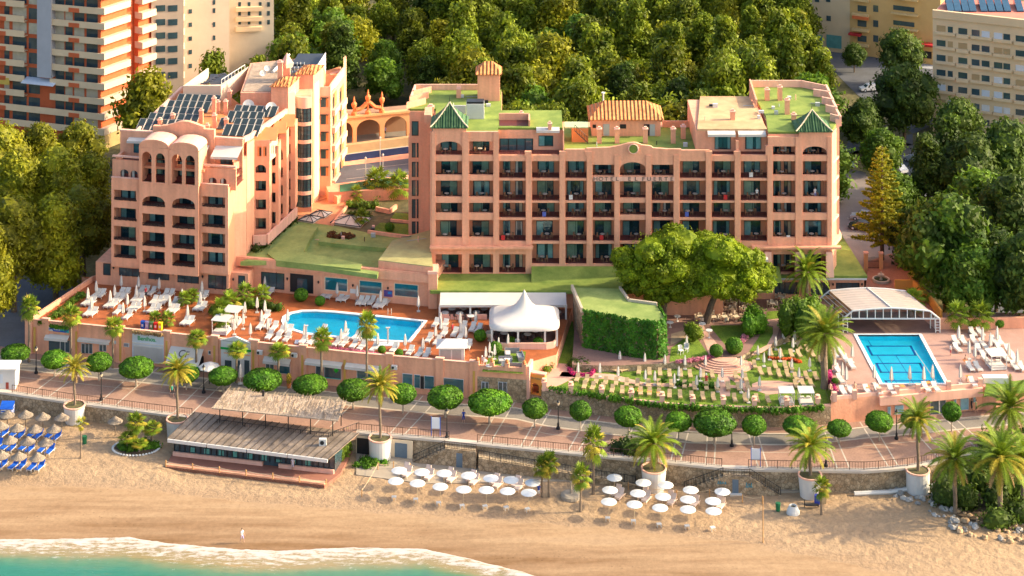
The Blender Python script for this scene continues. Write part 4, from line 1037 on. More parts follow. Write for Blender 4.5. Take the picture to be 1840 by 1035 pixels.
# chimneys
for a in ((287,232,1.6),(310,222,1.5),(361,222,2.2),(372,234,.9),(384,210,3.1),(391,203,1.9),(385,231,2.2),(405,204,2.1),(412,189,2.4),(406,231,1.6)):
    p=P(a[0],a[1],zRf); chimney(a[0],a[1],zRf,a[2],par=G,w=.62)
chimney(503,150,31.0,3.6,par=G,w=.8)
p=P(515,146,31.0); q=MB(PINKL,PINK); q.use(PINK); q.box(p.x-.55,p.x+.55,p.y,p.y+1.1,30.8,33.2); q.use(PINKL); q.lathe([(.95,33.2),(1.05,33.9),(.05,35.5)],4,c=(p.x,p.y+.5)); q.build('finial_chimney',G)
def dish(px,py,z,r,par,m=None):
    p=P(px,py,z)-Vector((0,1.3 if r>.7 else 0,0)); q=MB(WHITE,IRON); q.use(IRON); q.tube((p.x,p.y,z-.6),(p.x,p.y+.1,z+r),.08,.08,5); q.use(WHITE)
    q.M=Matrix.Translation((p.x,p.y-.1,z+r*1.0))@Matrix.Rotation(R(18),4,'Z')@Matrix.Rotation(R(62),4,'X')
    q.lathe([(.02,-.0),(r*.5,.07*r),(r,.28*r),(r*1.0,.33*r),(r*.5,.12*r),(.02,.06*r)],14,cap=False)
    q.tube((0,0,.05*r),(0,.1,.9*r),.03,.05,4); return q.build('satellite_dish',par)
for a in ((448,196,zRf,.95),(489,200,zRf,.92),(472,137,31.0,.5),(480,128,31.0,.5),(505,129,31.1,.55)): dish(*a,G)
# solar collectors: each its own thing on the roof
PANEL=mat('collector_glass',(.035,.05,.05),.2,.2,.6,spec=.7)
def mk_panel():
    o=thing('solar_collector','','solar panel',(0,0,0),0,'solar collectors on the roof of the left hotel')
    q=MB(PANEL); q.M=Matrix.Rotation(R(32),4,'X'); q.box(-.5,.5,0,2.15,0,.08); q.build('collector_glass',o)
    q=MB(mat('aluminium',(.42,.40,.36),.4,.05,1)); q.M=Matrix.Rotation(R(32),4,'X'); q.box(-.56,-.501,-.03,2.2,-.01,.1); q.box(.501,.56,-.03,2.2,-.01,.1); q.box(-.5,.5,2.152,2.2,-.01,.1); q.build('frame',o)
    q=MB(_m['aluminium']); q.tube((-.5,1.8,-.1),(-.5,1.8,1.1),.04,.04,4); q.tube((.5,1.8,-.1),(.5,1.8,1.1),.04,.04,4); q.build('support',o)
    return Proto(o)
SP=mk_panel()
g1=[(243,233.2,7),(261,222.6,7),(278,211,6),(295,199.5,6),(313,187.5,6)]
g2=[(398,243,5),(389,231.5,6),(404,219,5),(416,208,6)]
n0=0
for gi,gg in enumerate((g1,g2)):
    for r,(px,py,n) in enumerate(gg):
        for k in range(n):
            x=px+6.5+k*13; y=py+k*.45
            if gi==1 and r==1 and k==1: continue
            p=P(x,y,zRf+.1); SP.put((p.x,p.y,zRf+.05),R(-14),'solar collector %s, %s roof group, row %s from the front'%(nth(k,n),('left','right')[gi],('one','two','three','four','five')[r]),sc=(.98,1,1))
# =================== LOW BUILDING between ===================
K=thing('restaurant_building','long low pink building with teal windows and stepped green flat roof','building',(0,0,0))
KW=Wall(P(413,515,7.4),P(777,549,7.4)); zK=11.9
kin=Vector((-KW.d.y,KW.d.x,0))
q=MB(PINK); q.M=KW.M(); q.box(KW.u(445),KW.L-.1,0,9,6.9,11.2); q.build('wall',K)
q=MB(PINK,PINKL); q.M=KW.M(); u4=KW.u(418,-.6); q.box(u4,KW.u(774,-.6),-.6,.4,10.9,12.1); q.box(u4+.02,KW.u(774,-.6)-.02,-.5,-.3,12.1,12.25); q.build('fascia',K)
for (a,b,t_,bt,m) in ((464,478,490,521,DGLASS),(470,510,489,520,DGLASS),(522,562,492,527,None),(584,624,498,524,TEAL),(646,686,504,529,TEAL),(709,751,509,535,TEAL)):
    if a==464: continue
    q=MB(DARK,m or DGLASS,CREAM); q.use(CREAM if m is TEAL else DARK); wbox(q,KW,a-.8,t_-.8,b+.8,bt+.8,-.05,-.001); q.use(m or DARK); wbox(q,KW,a+.5,t_+.5,b-.5,bt-.5,-.08,-.051)
    if m is None:
        q.use(DGLASS); wbox(q,KW,534,500,552,527,-.12,-.081)
    q.use(DARK)
    if m is DGLASS:
        for k in range(1,3): wbox(q,KW,a+(b-a)*k/3-.4,t_,a+(b-a)*k/3+.4,bt,-.1,-.081)
    q.build('window' if m else 'entrance_door',K)
q=MB(IRON)
for px,py in ((516,502),(572,508),(634,514),(697,519)):
    p=KW.pt(px,py,-.15); q.lathe([(.03,p.z-.15),(.14,p.z+.05),(.14,p.z+.2),(.02,p.z+.32)],6,c=(p.x,p.y-.02))
q.build('wall_lantern',K)
q=MB(CREAM,mat('purple_poster',(.10,.06,.22),.5,.3,2),mat('blue_poster',(.03,.2,.5),.5,.2,2)); q.use(WHITE); wbox(q,KW,629,519,643,528,-.05,-.001); q.build('notice_board',K)
q=MB(_m['purple_poster'],_m['blue_poster']); q.use(_m['purple_poster']); wbox(q,KW,690,521,705,534,-.05,-.001); q.use(_m['blue_poster']); wbox(q,KW,697,524,704,529,-.06,-.051); q.build('notice_board',K)
# roof slab (also carries the court behind)
def gz(px,py,z): p=P(px,py,z); return (p.x,p.y)
zC=11.5
q=MB(GREEN2)
back=[gz(520,372,zC),gz(537,330,zC),gz(740,325,zC),gz(780,420,zC)]
fr=[KW.A+kin*.4+KW.d*(KW.u(430)),KW.A+kin*.4+KW.d*KW.u(776)]
foot=[(fr[0].x,fr[0].y),(fr[1].x,fr[1].y),(-12.3,305.3),(-12.3,314),(-16,314.4),(-16,345),(-36,345),gz(500,395,zC),(-42,309)]
q.prism(foot,6.5,zC); q.build('roof',K)
# raised rims and box
def rim(px_poly,z0,z1,m=GREEN2):
    q=MB(m); q.prism([gz(a,b,z1) for a,b in px_poly],z0,z1); return q.build('roof_rim',K)
GRD=mat('green_rim_coating',(.22,.32,.08),.85,.2,.5)
rim([(432,470),(475,455),(680,488),(678,494),(497,468)],zC-.1,zC+.55)
rim([(497,468),(480,455),(533,404),(572,406),(556,430),(546,452),(650,474),(648,484)],zC-.1,zC+.8)
rim([(575,426),(610,430),(700,438),(694,446),(640,441),(572,434)],zC-.1,zC+.6)
q=MB(PINK,GREEN2); 
bx=[gz(680,466,13.4),gz(778,478,13.4),(-12.35,305.2),(-12.35,312),gz(705,431,13.4)]
q.prism(bx,11,13.2); q.use(mat('khaki_roof_coating',(.36,.33,.14),.85,.25,.4)); q.prism(bx,13.202,13.32); q.build('raised_roof',K)
q=MB(PINK,PINKL); p=KW.pt(776,500,-.4); q.box(p.x-.5,p.x+.8,p.y-.3,p.y+2.5,7,12.3); q.use(PINKL); q.box(p.x-.6,p.x+.9,p.y-.4,p.y+2.6,12.302,12.7); q.build('corner_pier',K)
# courtyard
struct_c=[]
def sheet(nm,px_poly,z,m,kind='structure',t=.0):
    q=MB(m)
    if t: q.prism([gz(a,b,z) for a,b in px_poly],z-t,z)
    else: q.sheet([gz(a,b,z) for a,b in px_poly],z)
    return tag(q.build(nm),kind=kind)
PATIO=mat('orange_patio_paving',(.55,.24,.12),.8,.12,.5,fine=.08)
sheet('courtyard_paving',[(528,397),(535,360),(555,345),(640,322),(650,335),(615,375),(596,405)],zC+.03,PATIO)
sheet('garden_bed',[(598,405),(650,330),(740,322),(740,428),(690,424)],zC+.02,SOIL)
for pl in ([(663,418),(683,400),(735,403),(735,427),(700,424)],[(703,392),(710,382),(735,384),(735,400)]): sheet('lawn',pl,zC+.05,LAWN,'stuff')
def lowwall(nm,label,pts,z0,z1,t,m,cat='wall'):
    q=MB(m)
    for a,b in zip(pts[:-1],pts[1:]):
        A_=Vector((*a,0));B_2=Vector((*b,0));d=(B_2-A_).normalized();n=Vector((-d.y,d.x,0))*t/2; e=d*t*.4
        A_=A_-e*0; 
        q.hexa([A_-n+Vector((0,0,z0)),B_2-n+Vector((0,0,z0)),B_2+n+Vector((0,0,z0)),A_+n+Vector((0,0,z0))],[A_-n+Vector((0,0,z1)),B_2-n+Vector((0,0,z1)),B_2+n+Vector((0,0,z1)),A_+n+Vector((0,0,z1))])
    return tag(q.build(nm),label,cat)
lowwall('garden_wall','low pink wall edging the courtyard lawn beside the hotel',[gz(661,419,zC),gz(702,425,zC),gz(737,429,zC)],zC,zC+.5,.35,PINK)
lowwall('garden_wall','low pink wall between the two courtyard planting beds',[gz(676,379,zC),gz(700,384,zC),gz(712,375,zC)],zC,zC+.7,.35,PINK)
lowwall('garden_wall','pink wall bounding the orange patio towards the planting beds',[gz(597,406,zC),gz(625,372,zC),gz(640,352,zC)],zC,zC+.45,.35,PINK)
lowwall('garden_wall','pink wall on the far side of the small courtyard lawn',[gz(702,398,zC),gz(735,401,zC)],zC,zC+.4,.3,PINK)
def skylight(px,py,z,w,d,h,label,rz=0):
    p=P(px,py,z); o=thing('skylight',label,'skylight',(p.x,p.y,z),rz)
    q=MB(mat('skylight_panel',(.62,.55,.44),.35,.1,1,spec=.6)); q.add([(-w/2,-d/2,.2),(w/2,-d/2,.2),(w/2,d/2,.2),(-w/2,d/2,.2),(0,0,h)],[(0,1,4),(1,2,4),(2,3,4),(3,0,4)]); q.box(-w/2,w/2,-d/2,d/2,0,.199); q.build('glazing',o)
    q=MB(DARK); c=[(-w/2,-d/2),(w/2,-d/2),(w/2,d/2),(-w/2,d/2)]
    for k in range(4):
        a,b=c[k],c[(k+1)%4]; q.tube((*a,.22),(*b,.22),.07,.07,4); q.tube((*a,.25),(0,0,h+.05),.06,.06,4); q.tube(((a[0]+b[0])/2,(a[1]+b[1])/2,.25),(0,0,h+.05),.05,.05,4)
    q.build('frame',o)
skylight(557,395,zC,2.7,2.6,.7,'glass pyramid skylight on the orange patio nearest the hotel bays',R(-25)); skylight(577,386,zC,2.7,2.6,.7,'glass pyramid skylight on the orange patio nearest the planting beds',R(-25)); skylight(630,398,zC,5.2,4.2,1.0,'large pale pyramid skylight among the courtyard planting',R(-20))
sheet('courtyard_step',[(572,360),(600,352),(650,325),(640,322),(590,345)],zC+.2,PATIO,t=.2)
q=MB(PINK); q.prism([gz(600,352,12.6),gz(640,330,12.6),gz(645,333,12.6),gz(606,355,12.6)],zC,12.7); tag(q.build('planter_wall'),'pink raised planter wall below the tail of the left hotel','planter')
# back terrace block: tennis court, lane, road, arcade
q=MB(PINK); q.prism([gz(590,345,13.2),gz(800,338,13.2),(-8,372),(-40,372)],2.9,13.2); tag(q.build('terrace_block'),kind='structure')
sheet('tennis_court',[(610,345),(745,330),(745,322),(690,320),(610,332)],13.25,mat('court_green',(.05,.16,.08),.9,.15,.5))
sheet('lane',[(600,330),(750,312),(750,283),(600,300)],13.22,ASPH2)
for k,(a,b) in enumerate((((622,322),(740,308)),((640,305),(740,294)))):
    A_,B_2=P(*a,13.23),P(*b,13.23); q=MB(LINE); q.sheet([(A_.x,A_.y),(B_2.x,B_2.y),(B_2.x,B_2.y+.12),(A_.x,A_.y+.12)],13.236); tag(q.build('lane_marking'),kind='structure')
WB=Wall(P(600,293,13.2),P(760,272,13.2)); q=MB(mat('dark_blue_hoarding',(.02,.04,.12),.6,.2,.3),WHITE,mat('tan_wall',(.46,.32,.17),.85,.15,.5))
q.M=WB.M(); q.use(_m['dark_blue_hoarding']); q.box(0,WB.L,0,.2,13.1,14.3); q.build('x') if 0 else None
o=tag(q.build('hoarding'),'dark blue hoarding along the sunken lane behind the courtyard','hoarding')
q=MB(_m['tan_wall'],WHITE); q.M=WB.M(); q.box(0,WB.L,.6,1.6,13.1,15.7); q.use(LINE); q.box(0,WB.L,.202,.599,13.1,14.32)
o=tag(q.build('road_parapet'),'tan parapet wall carrying the upper road behind the hotels','wall')
q=MB(ASPH); a0=WB.A+Vector((0,1.6,0)); b0=WB.B+Vector((0,1.6,0))
AW=Wall(P(606,262,15.0),P(770,246,15.0)); q.prism([(a0.x,a0.y),(b0.x,b0.y),(AW.B.x,AW.B.y+5),(AW.A.x,AW.A.y+5)],2.9,15.0); tag(q.build('road'),kind='structure')
# arcade
AW=Wall(P(606,262,15.0),P(770,246,15.0)); AR=thing('arcade','ochre arcade of wide arches crowned by terracotta scrolls and finials','arcade',(0,0,0))
OC=mat('ochre_stucco',(.66,.36,.16),.85,.1,.4)
q=MB(OC); o_=[]
for a,b,t_,bt in ((609,634,221.5,262),(641,683,217,258),(691,731,211,254),(736,756,208,250)):
    ua,zt=AW.uz(a,t_); ub,zb=AW.uz(b,bt); o_.append((ua,ub,15.0,zt,1.6))
zt=AW.uz(660,209)[1]
pwall(q,AW,0,AW.L,15.0,zt,o_,0,.7); q.build('wall',AR)
q=MB(OC); q.M=AW.M(); q.box(0,AW.L,-.25,.9,zt+.001,zt+.35); q.build('coping',AR)
q=MB(ORG); q.M=AW.M(); us=AW.u(637); ue=AW.u(688); um=(us+ue)/2
n=16; pts=[]
for k in range(n+1):
    t=k/n; x=us+(ue-us)*t; z=zt+.5+1.5*math.sin(math.pi*t)**.7+.3*math.cos(4*math.pi*t); pts.append((x,.3,z))
q.path(pts,[.38]*(n+1),6); q.build('scroll_pediment',AR)
for px,hh in ((637,1.6),(662,2.6),(687,2.0)):
    q=MB(ORG); q.M=AW.M()@Matrix.Translation((AW.u(px),.3,zt+.3)); q.lathe([(.5,0),(.5,.5),(.2,.7),(.2,hh-.5),(.45,hh),(.5,hh+.4),(.15,hh+.8),(.2,hh+1.0),(.03,hh+1.7)],8); q.build('finial',AR)
q=MB(mat('arcade_painted_shade',(.35,.2,.12),.9,.1,.5)); q.M=AW.M(); q.box(0,AW.L,4.5,4.8,14.9,zt-.2); q.box(0,AW.L,.71,4.49,zt-.4,zt-.2); q.build('back_wall',AR)  # back wall and ceiling in darker ochre, shade of the arcade painted in

r=random.Random(500)
for par,z,x0,x1,y0,y1,n in ((H,zR,800,880,313,322,6),(H,zR,1385,1470,310,322,9),(H,zM,1070,1260,306,311,5),(K,zC+.02,560,670,308,318,8),(H,zR,1265,1370,307,317,6),(K,13.33,700,770,306,311,3)):
    for i in range(n):
        Y=r.uniform(y0,y1); x=xx(r.uniform(x0,x1),Y); q=MB(r.choice([WHITE,IRON,PINKL,GREYM])); k=r.random()
        if k<.4: q.box(x,x+r.uniform(.4,.9),Y,Y+.5,z,z+r.uniform(.25,.6)); q.build('vent_box',par)
        elif k<.7: q.tube((x,Y,z),(x,Y,z+r.uniform(.4,.9)),.07,.07,6); q.build('vent_pipe',par)
        else: q.tube((x,Y,z+.06),(x+r.uniform(1.5,4),Y+r.uniform(-1,1),z+.06),.045,.045,4); q.build('roof_pipe',par)
# =================== SEA WALL, RAILINGS ===================
SW_=thing('sea_wall','rubble stone sea wall with pale coping between beach and promenade','wall',(0,0,0))
q=MB(STONE); A_=[Vector((p.x,p.y-.35,0)) for p in Wl]; Bq=[Vector((p.x,p.y+.3,0)) for p in Wl]
strip(q,A_,Bq,-1.5,ZP-.16); q.build('wall',SW_)
q=MB(mat('pale_coping',(.55,.48,.40),.75,.1,.6)); strip(q,[p+Vector((0,-.1,0)) for p in A_],[p+Vector((0,.15,0)) for p in Bq],ZP-.158,ZP+.12); q.build('coping',SW_)
RUST=mat('dark_brown_iron',(.075,.04,.03),.6,.1,2)
def railing(label,pts,h=1.0,m=None,step=.32,z=None):
    o=thing('railing',label,'railing',(0,0,0),0,'railings of the sea front'); q=MB(m or RUST); k=0
    for a,b in zip(pts[:-1],pts[1:]):
        a=Vector(a);b=Vector(b); H_=Vector((0,0,h)); q.tube(a+H_,b+H_,.04,.04,4); q.tube(a+H_*.12,b+H_*.12,.03,.03,4)
        n=max(1,int((b-a).length/step))
        for i in range(n): p=a+(b-a)*i/n; q.tube(p+H_*.12,p+H_,.018,.018,3,cap=False)
    q.build('balusters',o); q=MB(m or RUST); d=0
    for a,b in zip(pts[:-1],pts[1:]):
        a=Vector(a);b=Vector(b); n=max(1,int((b-a).length/2.2))
        for i in range(n): p=a+(b-a)*i/n; q.tube(p,p+Vector((0,0,h+.05)),.045,.045,4)
    q.tube(pts[-1],Vector(pts[-1])+Vector((0,0,h+.05)),.045,.045,4); q.build('posts',o); return o
def wline(x0,x1,z=ZP+.12,dy=0,st=25):
    n=max(2,int((x1-x0)/st)); out=[]
    for i in range(n+1):
        x=x0+(x1-x0)*i/n; p=P(x,interp(W_,x),ZP); out.append((p.x,p.y+dy,z))
    return out
railing('brown iron railing along the promenade from the white kiosk to the beach restaurant',wline(22,345))
railing('brown iron railing above the blue doors right of the beach restaurant',wline(640,807))
railing('long brown iron railing behind the white beach parasols',wline(858,1130))
railing('brown iron railing behind the squat palm in the white planter',wline(1130,1297))
railing('brown iron railing right of the beach stairs up to the thicket of palms',wline(1345,1760))
# ramp in front of the wall
q=MB(STONE); n=14; A_=[];Bq=[]
for i in range(n+1):
    x=860+(1140-860)*i/n; p=P(x,interp(W_,x),ZP); zt=2.1-1.3*i/n; A_.append((p.x,p.y-2.2,zt)); Bq.append((p.x,p.y-.352,zt))
for i in range(n):
    a,b,c,d=A_[i],A_[i+1],Bq[i+1],Bq[i]; q.hexa([(*a[:2],-1),(*b[:2],-1),(*c[:2],-1),(*d[:2],-1)],[a,b,c,d])
tag(q.build('stone_ramp'),'sloping stone ramp from the promenade down to the beach behind the parasols','ramp')
railing('dark railing along the sloping ramp behind the white beach parasols',[(a[0],a[1]+.1,a[2]) for a in A_],1.0,IRON)
def stairblock(label,x0,x1,xl,xr,dy,doorpx,labeld):
    """block with landing between x0..x1 and flights falling to xl / xr"""
    o=thing('beach_stairs',label,'stairs',(0,0,0)); f=lambda x:P(x,interp(W_,x),ZP)
    q=MB(STONE); a=f(x0);b=f(x1); q.prism([(a.x,a.y-dy),(b.x,b.y-dy),(b.x,b.y-.36),(a.x,a.y-.36)],-1,ZP-.35); q.build('landing',o)
    for x,xe in ((x0,xl),(x1,xr)):
        if xe is None: continue
        q=MB(STONE); n=9; s=f(x); e=f(xe)
        for k in range(n):
            t0,t1=k/n,(k+1)/n; p0=s+(e-s)*t0; p1=s+(e-s)*t1; 
            u=sorted([(p0.x,p0.y),(p1.x,p1.y)]); z=ZP-.35-(k+1)*(ZP-.6)/(n+1)
            q.prism([(u[0][0],u[0][1]-dy),(u[1][0],u[1][1]-dy),(u[1][0],u[1][1]-.36),(u[0][0],u[0][1]-.36)],-1,z)
        q.build('flight',o)
        railing('iron railing down the %s flight of the %s'%('left' if xe<x else 'right',labeld),[(s.x,s.y-dy+.1,ZP-.35),(e.x,e.y-dy+.1,.35)],1.0,IRON)
    railing('iron railing across the landing of the %s'%labeld,[(a.x,a.y-dy+.1,ZP-.35),(b.x,b.y-dy+.1,ZP-.35)],.9,RUST)
    d0,d1,_t,_b=doorpx; W9=Wall((a.x,a.y-dy),(b.x,b.y-dy)); q=MB(mat('blue_grey_door',(.12,.17,.22),.6,.1,1)); u0=W9.u(d0);u1=W9.u(d1); q.M=W9.M(); q.box(u0,u1,-.06,-.002,.2,2.25); q.build('door',o); return o,W9
o1,W9=stairblock('stone beach stairs with one flight and a narrow dark blue door',800,856,743,None,1.7,(820,831,0,0),'stairs with the narrow dark door')
o2,W10=stairblock('stone beach stairs with two flights and a grey door between blue scrawls',1297,1345,1228,1400,1.5,(1316,1327,0,0),'stairs with two flights')
q=MB(mat('blue_spray_paint',(.05,.28,.36),.7,.2,2)); rr=random.Random(4)
for x0,x1,z0,z1 in ((1289,1304,1.55,2.0),(1340,1350,1.2,1.95)):
    u0,u1=W10.u(x0),W10.u(x1); q.M=W10.M()
    x=u0
    while x<u1:
        q.path([(x,-.02,z0+rr.random()*.1),(x+.12,-.02,z1-rr.random()*.1),(x+.22,-.02,z0+.2*rr.random()),(x+.05,-.02,(z0+z1)/2)],[.03]*4,4); x+=.3
q.build('graffiti',o2)
q=MB(WHITE); p=P(1322,888,.35); q.box(p.x-.75,p.x+.75,p.y-.5,p.y+.2,.1,.55); tag(q.build('step_block'),'white concrete step below the grey door of the beach stairs','step')
# doors in the wall by the restaurant
q=MB(DARK,CREAM,mat('blue_grey_door',(.12,.17,.22)),WHITE)
WW=Wall(P(638,776,ZP)-Vector((0,.36,0)),P(760,788.5,ZP)-Vector((0,.36,0)))
q.use(CREAM); q.M=WW.M(); q.box(WW.u(640),WW.u(742),-.12,-.003,-.5,2.75)
q.use(DARK); q.box(WW.u(642),WW.u(667),-.2,-.122,.2,2.5); q.use(_m['blue_grey_door']); q.box(WW.u(710),WW.u(732),-.2,-.122,.5,2.35)
o=tag(q.build('wall_doors'),'pale wall panel with dark garage opening and blue grey door under the promenade','door')
q=MB(mat('pale_concrete',(.36,.30,.23),.85,.12,.6)); 
q.prism([P(640,852,.5)[:2],P(760,868,.5)[:2],P(1120,862,.5)[:2],P(1130,848,.5)[:2],P(742,800,.5)[:2],P(640,795,.5)[:2]],-.3,.45); tag(q.build('beach_pavement'),kind='structure')
q=MB(_m['pale_concrete']); q.prism([P(1400,884,.5)[:2],P(1520,882,.5)[:2],P(1690,868,.5)[:2],P(1700,850,.5)[:2],P(1400,850,.5)[:2]],-.3,.6); tag(q.build('beach_pavement'),kind='structure')
q=MB(WHITE); q.path([P(x,y,.6) for x,y in ((1535,887),(1600,884),(1650,876),(1700,870))],[.28]*4,6); tag(q.build('low_wall'),'low white rounded kerb wall at the edge of the stony beach','wall')
q=MB(mat('pale_concrete',(.5,.43,.34))); 
# =================== TERRACE + SHOPS ===================
def onB(x,z,off=0): p=P(x,interp(B_,x),ZP); return (p.x,p.y+off,z)
S1=Wall(P(50,634,3),P(370,668,3)); S2=Wall(P(370,668,3),P(640,698,3)); S3=Wall(P(640,698,3),P(855,717,3)); S4=Wall(P(855,717,3),P(946,724,3))
ZT=7.2
T=thing('shop_row','pink single storey shop row whose roof is the tiled sun terrace','building',(0,0,0))
v2=lambda v:(v.x,v.y)
front=[v2(S1.A),v2(S1.B),v2(S2.B),v2(S3.B)]
FA=[Vector((*p,0)) for p in front]
ter=[P(55,590,ZT)]  # unused
tout=front+[v2(S4.B),P(955,650,ZT)[:2],P(1000,637,ZT)[:2],P(1032,540,ZT)[:2],(8.5,306),(-12,306),(-45,306),(-66,309),P(165,505,ZT)[:2]]
tout[0]=v2(S1.A)
poolpx=[(511,574),(520,566),(540,561),(566,560),(600,562),(680,570),(762,578),(733,613),(690,611),(600,603),(545,597),(522,590)]
def smooth_poly(pts,it=1):
    return pts
pool=[P(a,b,ZT)[:2] for a,b in [(512,577),(514,570),(524,564),(542,560.5),(566,560),(600,562),(680,570),(762,578),(733,613.5),(690,611.5),(600,604),(548,598),(526,591),(515,584)]]
def offpoly(p,d):
    c=(sum(x for x,y in p)/len(p),sum(y for x,y in p)/len(p)); out=[];n=len(p)
    for i in range(n):
        a,b,e=Vector(p[i-1]),Vector(p[i]),Vector(p[(i+1)%n]); t=(e-a).normalized(); nn=Vector((t.y,-t.x)); 
        if nn.dot(b-Vector(c))<0: nn=-nn
        out.append((b.x+nn.x*d,b.y+nn.y*d))
    return out
q=MB(PINK); skirt(q,tout,0,ZT); q.build('wall',T)
q=MB(DECK); flat(q,tout,[pool],ZT); q.build('deck',T)
POOLT=mat('pool_tile',(.03,.66,.82),.4,.12,.5,fine=.05)
q=MB(POOLT,WHITE); q.sheet(pool,ZT-.9); skirt(q,pool,ZT-.9,ZT+.0,flip=True); q.use(WHITE); tag(q.build('pool_basin'),kind='structure')
def waterm(nm,tint,bump=.12):
    m=glassmat(nm,tint,refl=.12,rough=.02); t=m.node_tree; n=t.nodes.new('ShaderNodeTexNoise'); n.inputs['Scale'].default_value=1.6; g=t.nodes.new('ShaderNodeNewGeometry'); t.links.new(g.outputs['Position'],n.inputs['Vector'])
    b=t.nodes.new('ShaderNodeBump'); b.inputs['Strength'].default_value=bump; b.inputs['Distance'].default_value=.3; t.links.new(n.outputs['Fac'],b.inputs['Height'])
    for x in t.nodes:
        if x.type in('BSDF_GLOSSY','LAYER_WEIGHT'): t.links.new(b.outputs[0],x.inputs['Normal'])
    return m
WAT=waterm('pool_water',(.9,1.0,1.0))
q=MB(WAT); q.sheet(pool,ZT-.08); tag(q.build('pool_water'),kind='structure')
def coping(nm,inner,d,z,m,h=.1):
    out=offpoly(inner,d); q=MB(m); n=len(inner)
    for i in range(n):
        a,b,c,e=inner[i],inner[(i+1)%n],out[(i+1)%n],out[i]; q.add([(*a,z+h),(*b,z+h),(*c,z+h),(*e,z+h),(*a,z-.2),(*b,z-.2),(*c,z-.0),(*e,z-.0)],[(0,1,2,3) ,(4,5,1,0),(7,6,2,3)])
    return tag(q.build(nm),kind='structure')
coping('pool_coping',pool,.55,ZT,mat('pool_coping_white',(.72,.74,.74),.6,.06,1))
# parapet along the shop front
q=MB(PINK,PINKL)
for w_,xs_ in ((S1,(50,370)),(S2,(370,640)),(S3,(640,855))):
    q.M=w_.M(); q.use(PINK); q.box(0.0,w_.L,-.001,.25,ZT,ZT+.72); 
    for px in range(int(xs_[0]),int(xs_[1]),1):
        pass
q.use(PINKL)
for (w_,px) in ((S1,52),(S1,82),(S1,133),(S1,216),(S1,300),(S2,386),(S2,458),(S2,545),(S3,700),(S3,790),(S3,851)):
    q.M=w_.M(); u=w_.u(px); q.use(PINK); q.box(u-.55,u+.55,-.16,-.002,3.0,ZT+.95); q.use(PINKL); q.box(u-.6,u+.6,-.2,.35,ZT+.952,ZT+1.08)
q.build('parapet',T)
q=MB(PINKL)
for w_,xs_ in ((S1,(50,370)),(S2,(370,640)),(S3,(640,855))):
    q.M=w_.M(); q.box(0,w_.L,-.1,.3,ZT+.722,ZT+.8)
q.build('coping',T)
q=MB(mat('yellow_ochre_stripe',(.62,.36,.08),.8,.1,1))
for (w_,px) in ((S1,63),(S1,138),(S1,217),(S1,300),(S2,386),(S2,456),(S2,544),(S2,620),(S3,700),(S3,852)):
    q.M=w_.M(); u=w_.u(px); q.box(u-.16,u+.16,-.2,-.161,3.3,6.9)
q.build('painted_stripe',T)
q=MB(PINK); q.M=S1.M()@Matrix.Translation((0,0,0)); A0_=S1.A
parL=[v2(S1.A),P(165,505,ZT)[:2],(-63,309)]
parapet(q,[(p[0],p[1]) for p in [v2(S1.A),P(165,505,ZT)[:2]]][::-1],ZT,.75,t=.3) if 0 else None
q.M=Matrix.Identity(4); parapet(q,[v2(S1.A),P(165,505,ZT)[:2],(-62,309)],ZT-.001,.75,t=-.35); q.build('parapet',T)
TEALS=mat('teal_sign',(.02,.42,.42),.5,.1,1); BLUES=mat('blue_sign_paint',(.02,.10,.42),.5,.1,1)
def win(w_,a,b,t_,bt,m,fr=WHITE,mull=0,nm='shop_window',d=.0):
    q=MB(fr,m); q.use(fr); wbox(q,w_,a,t_,b,bt,-.1-d,-.002-d); q.use(m); n=mull+1
    for k in range(n): wbox(q,w_,a+(b-a)*k/n+.9,t_+.9,a+(b-a)*(k+1)/n-.6,bt-.9,-.13-d,-.102-d)
    return q.build(nm,T)
GLS=DGLASS
win(S1,86,108,610,633,GLS); win(S1,108,125,611,634,GLS,mull=1)
q=MB(WHITE,TEALS,BLUES); q.use(WHITE); wbox(q,S1,85,586.5,124,598,-.14,-.003); q.use(TEALS); wbox(q,S1,108,588,123.5,598.5,-.16,-.142); q.use(BLUES)
for pts in ([(88,591),(95,590.2),(96,594),(102,595),(110,595.5),(118,597)],[(94,588.5),(94.5,592)],[(104,592),(107,589),(110,592)],[(117,592),(119.5,590.5),(122,593),(119,595),(117,592)]):
    q.path([S1.pt(x,y,-.2) for x,y in pts],[.09]*len(pts),5)
q.build('shop_sign',T)
awning(T,S1.pt(83,600,-.01),S1.pt(125,603.5,-.01),.7,.35)
awning(T,S1.pt(142,606,-.01),S1.pt(199,612,-.01),.6,.12)
win(S1,146,166,617,636,GLS,mull=2); win(S1,178,191,619,632,GLS,mull=1); 
q=MB(WHITE,DGLASS); q.use(WHITE); wbox(q,S1,221,616,232,624,-.08,-.003); q.use(mat('grey_grille',(.25,.25,.28),.6,.3,6)); wbox(q,S1,222.5,617,230.5,623,-.1,-.082); q.use(WHITE); wbox(q,S1,201,612,210,618.5,-.06,-.003); q.build('wall_panel',T)
PALEB=mat('pale_blue_shutter',(.55,.60,.66),.5,.05,1)
q=MB(PALEB,WHITE); q.use(PALEB); wbox(q,S1,237.5,600,294,653,-.22,-.003); q.use(WHITE); wbox(q,S1,237.5,617,294,620,-.3,-.222)
for k in range(9): wbox(q,S1,240,624+k*3.1,292,624.4+k*3.1,-.24,-.222)
q.build('roller_shutter',T)
def wtext(w_,s_,px,py,size,m,off,sx=1,slant=0,par=T):
    u,z=w_.uz(px,py,off); M=w_.M()@Matrix.Translation((u,off,z))@Matrix.Rotation(R(90),4,'X')@Matrix.Rotation(R(slant),4,'Z')@Matrix.Diagonal((sx,1,1,1)); return text(s_,size,M,m,par)
GRS=mat('green_sign_paint',(.01,.35,.06),.5,.1,1)
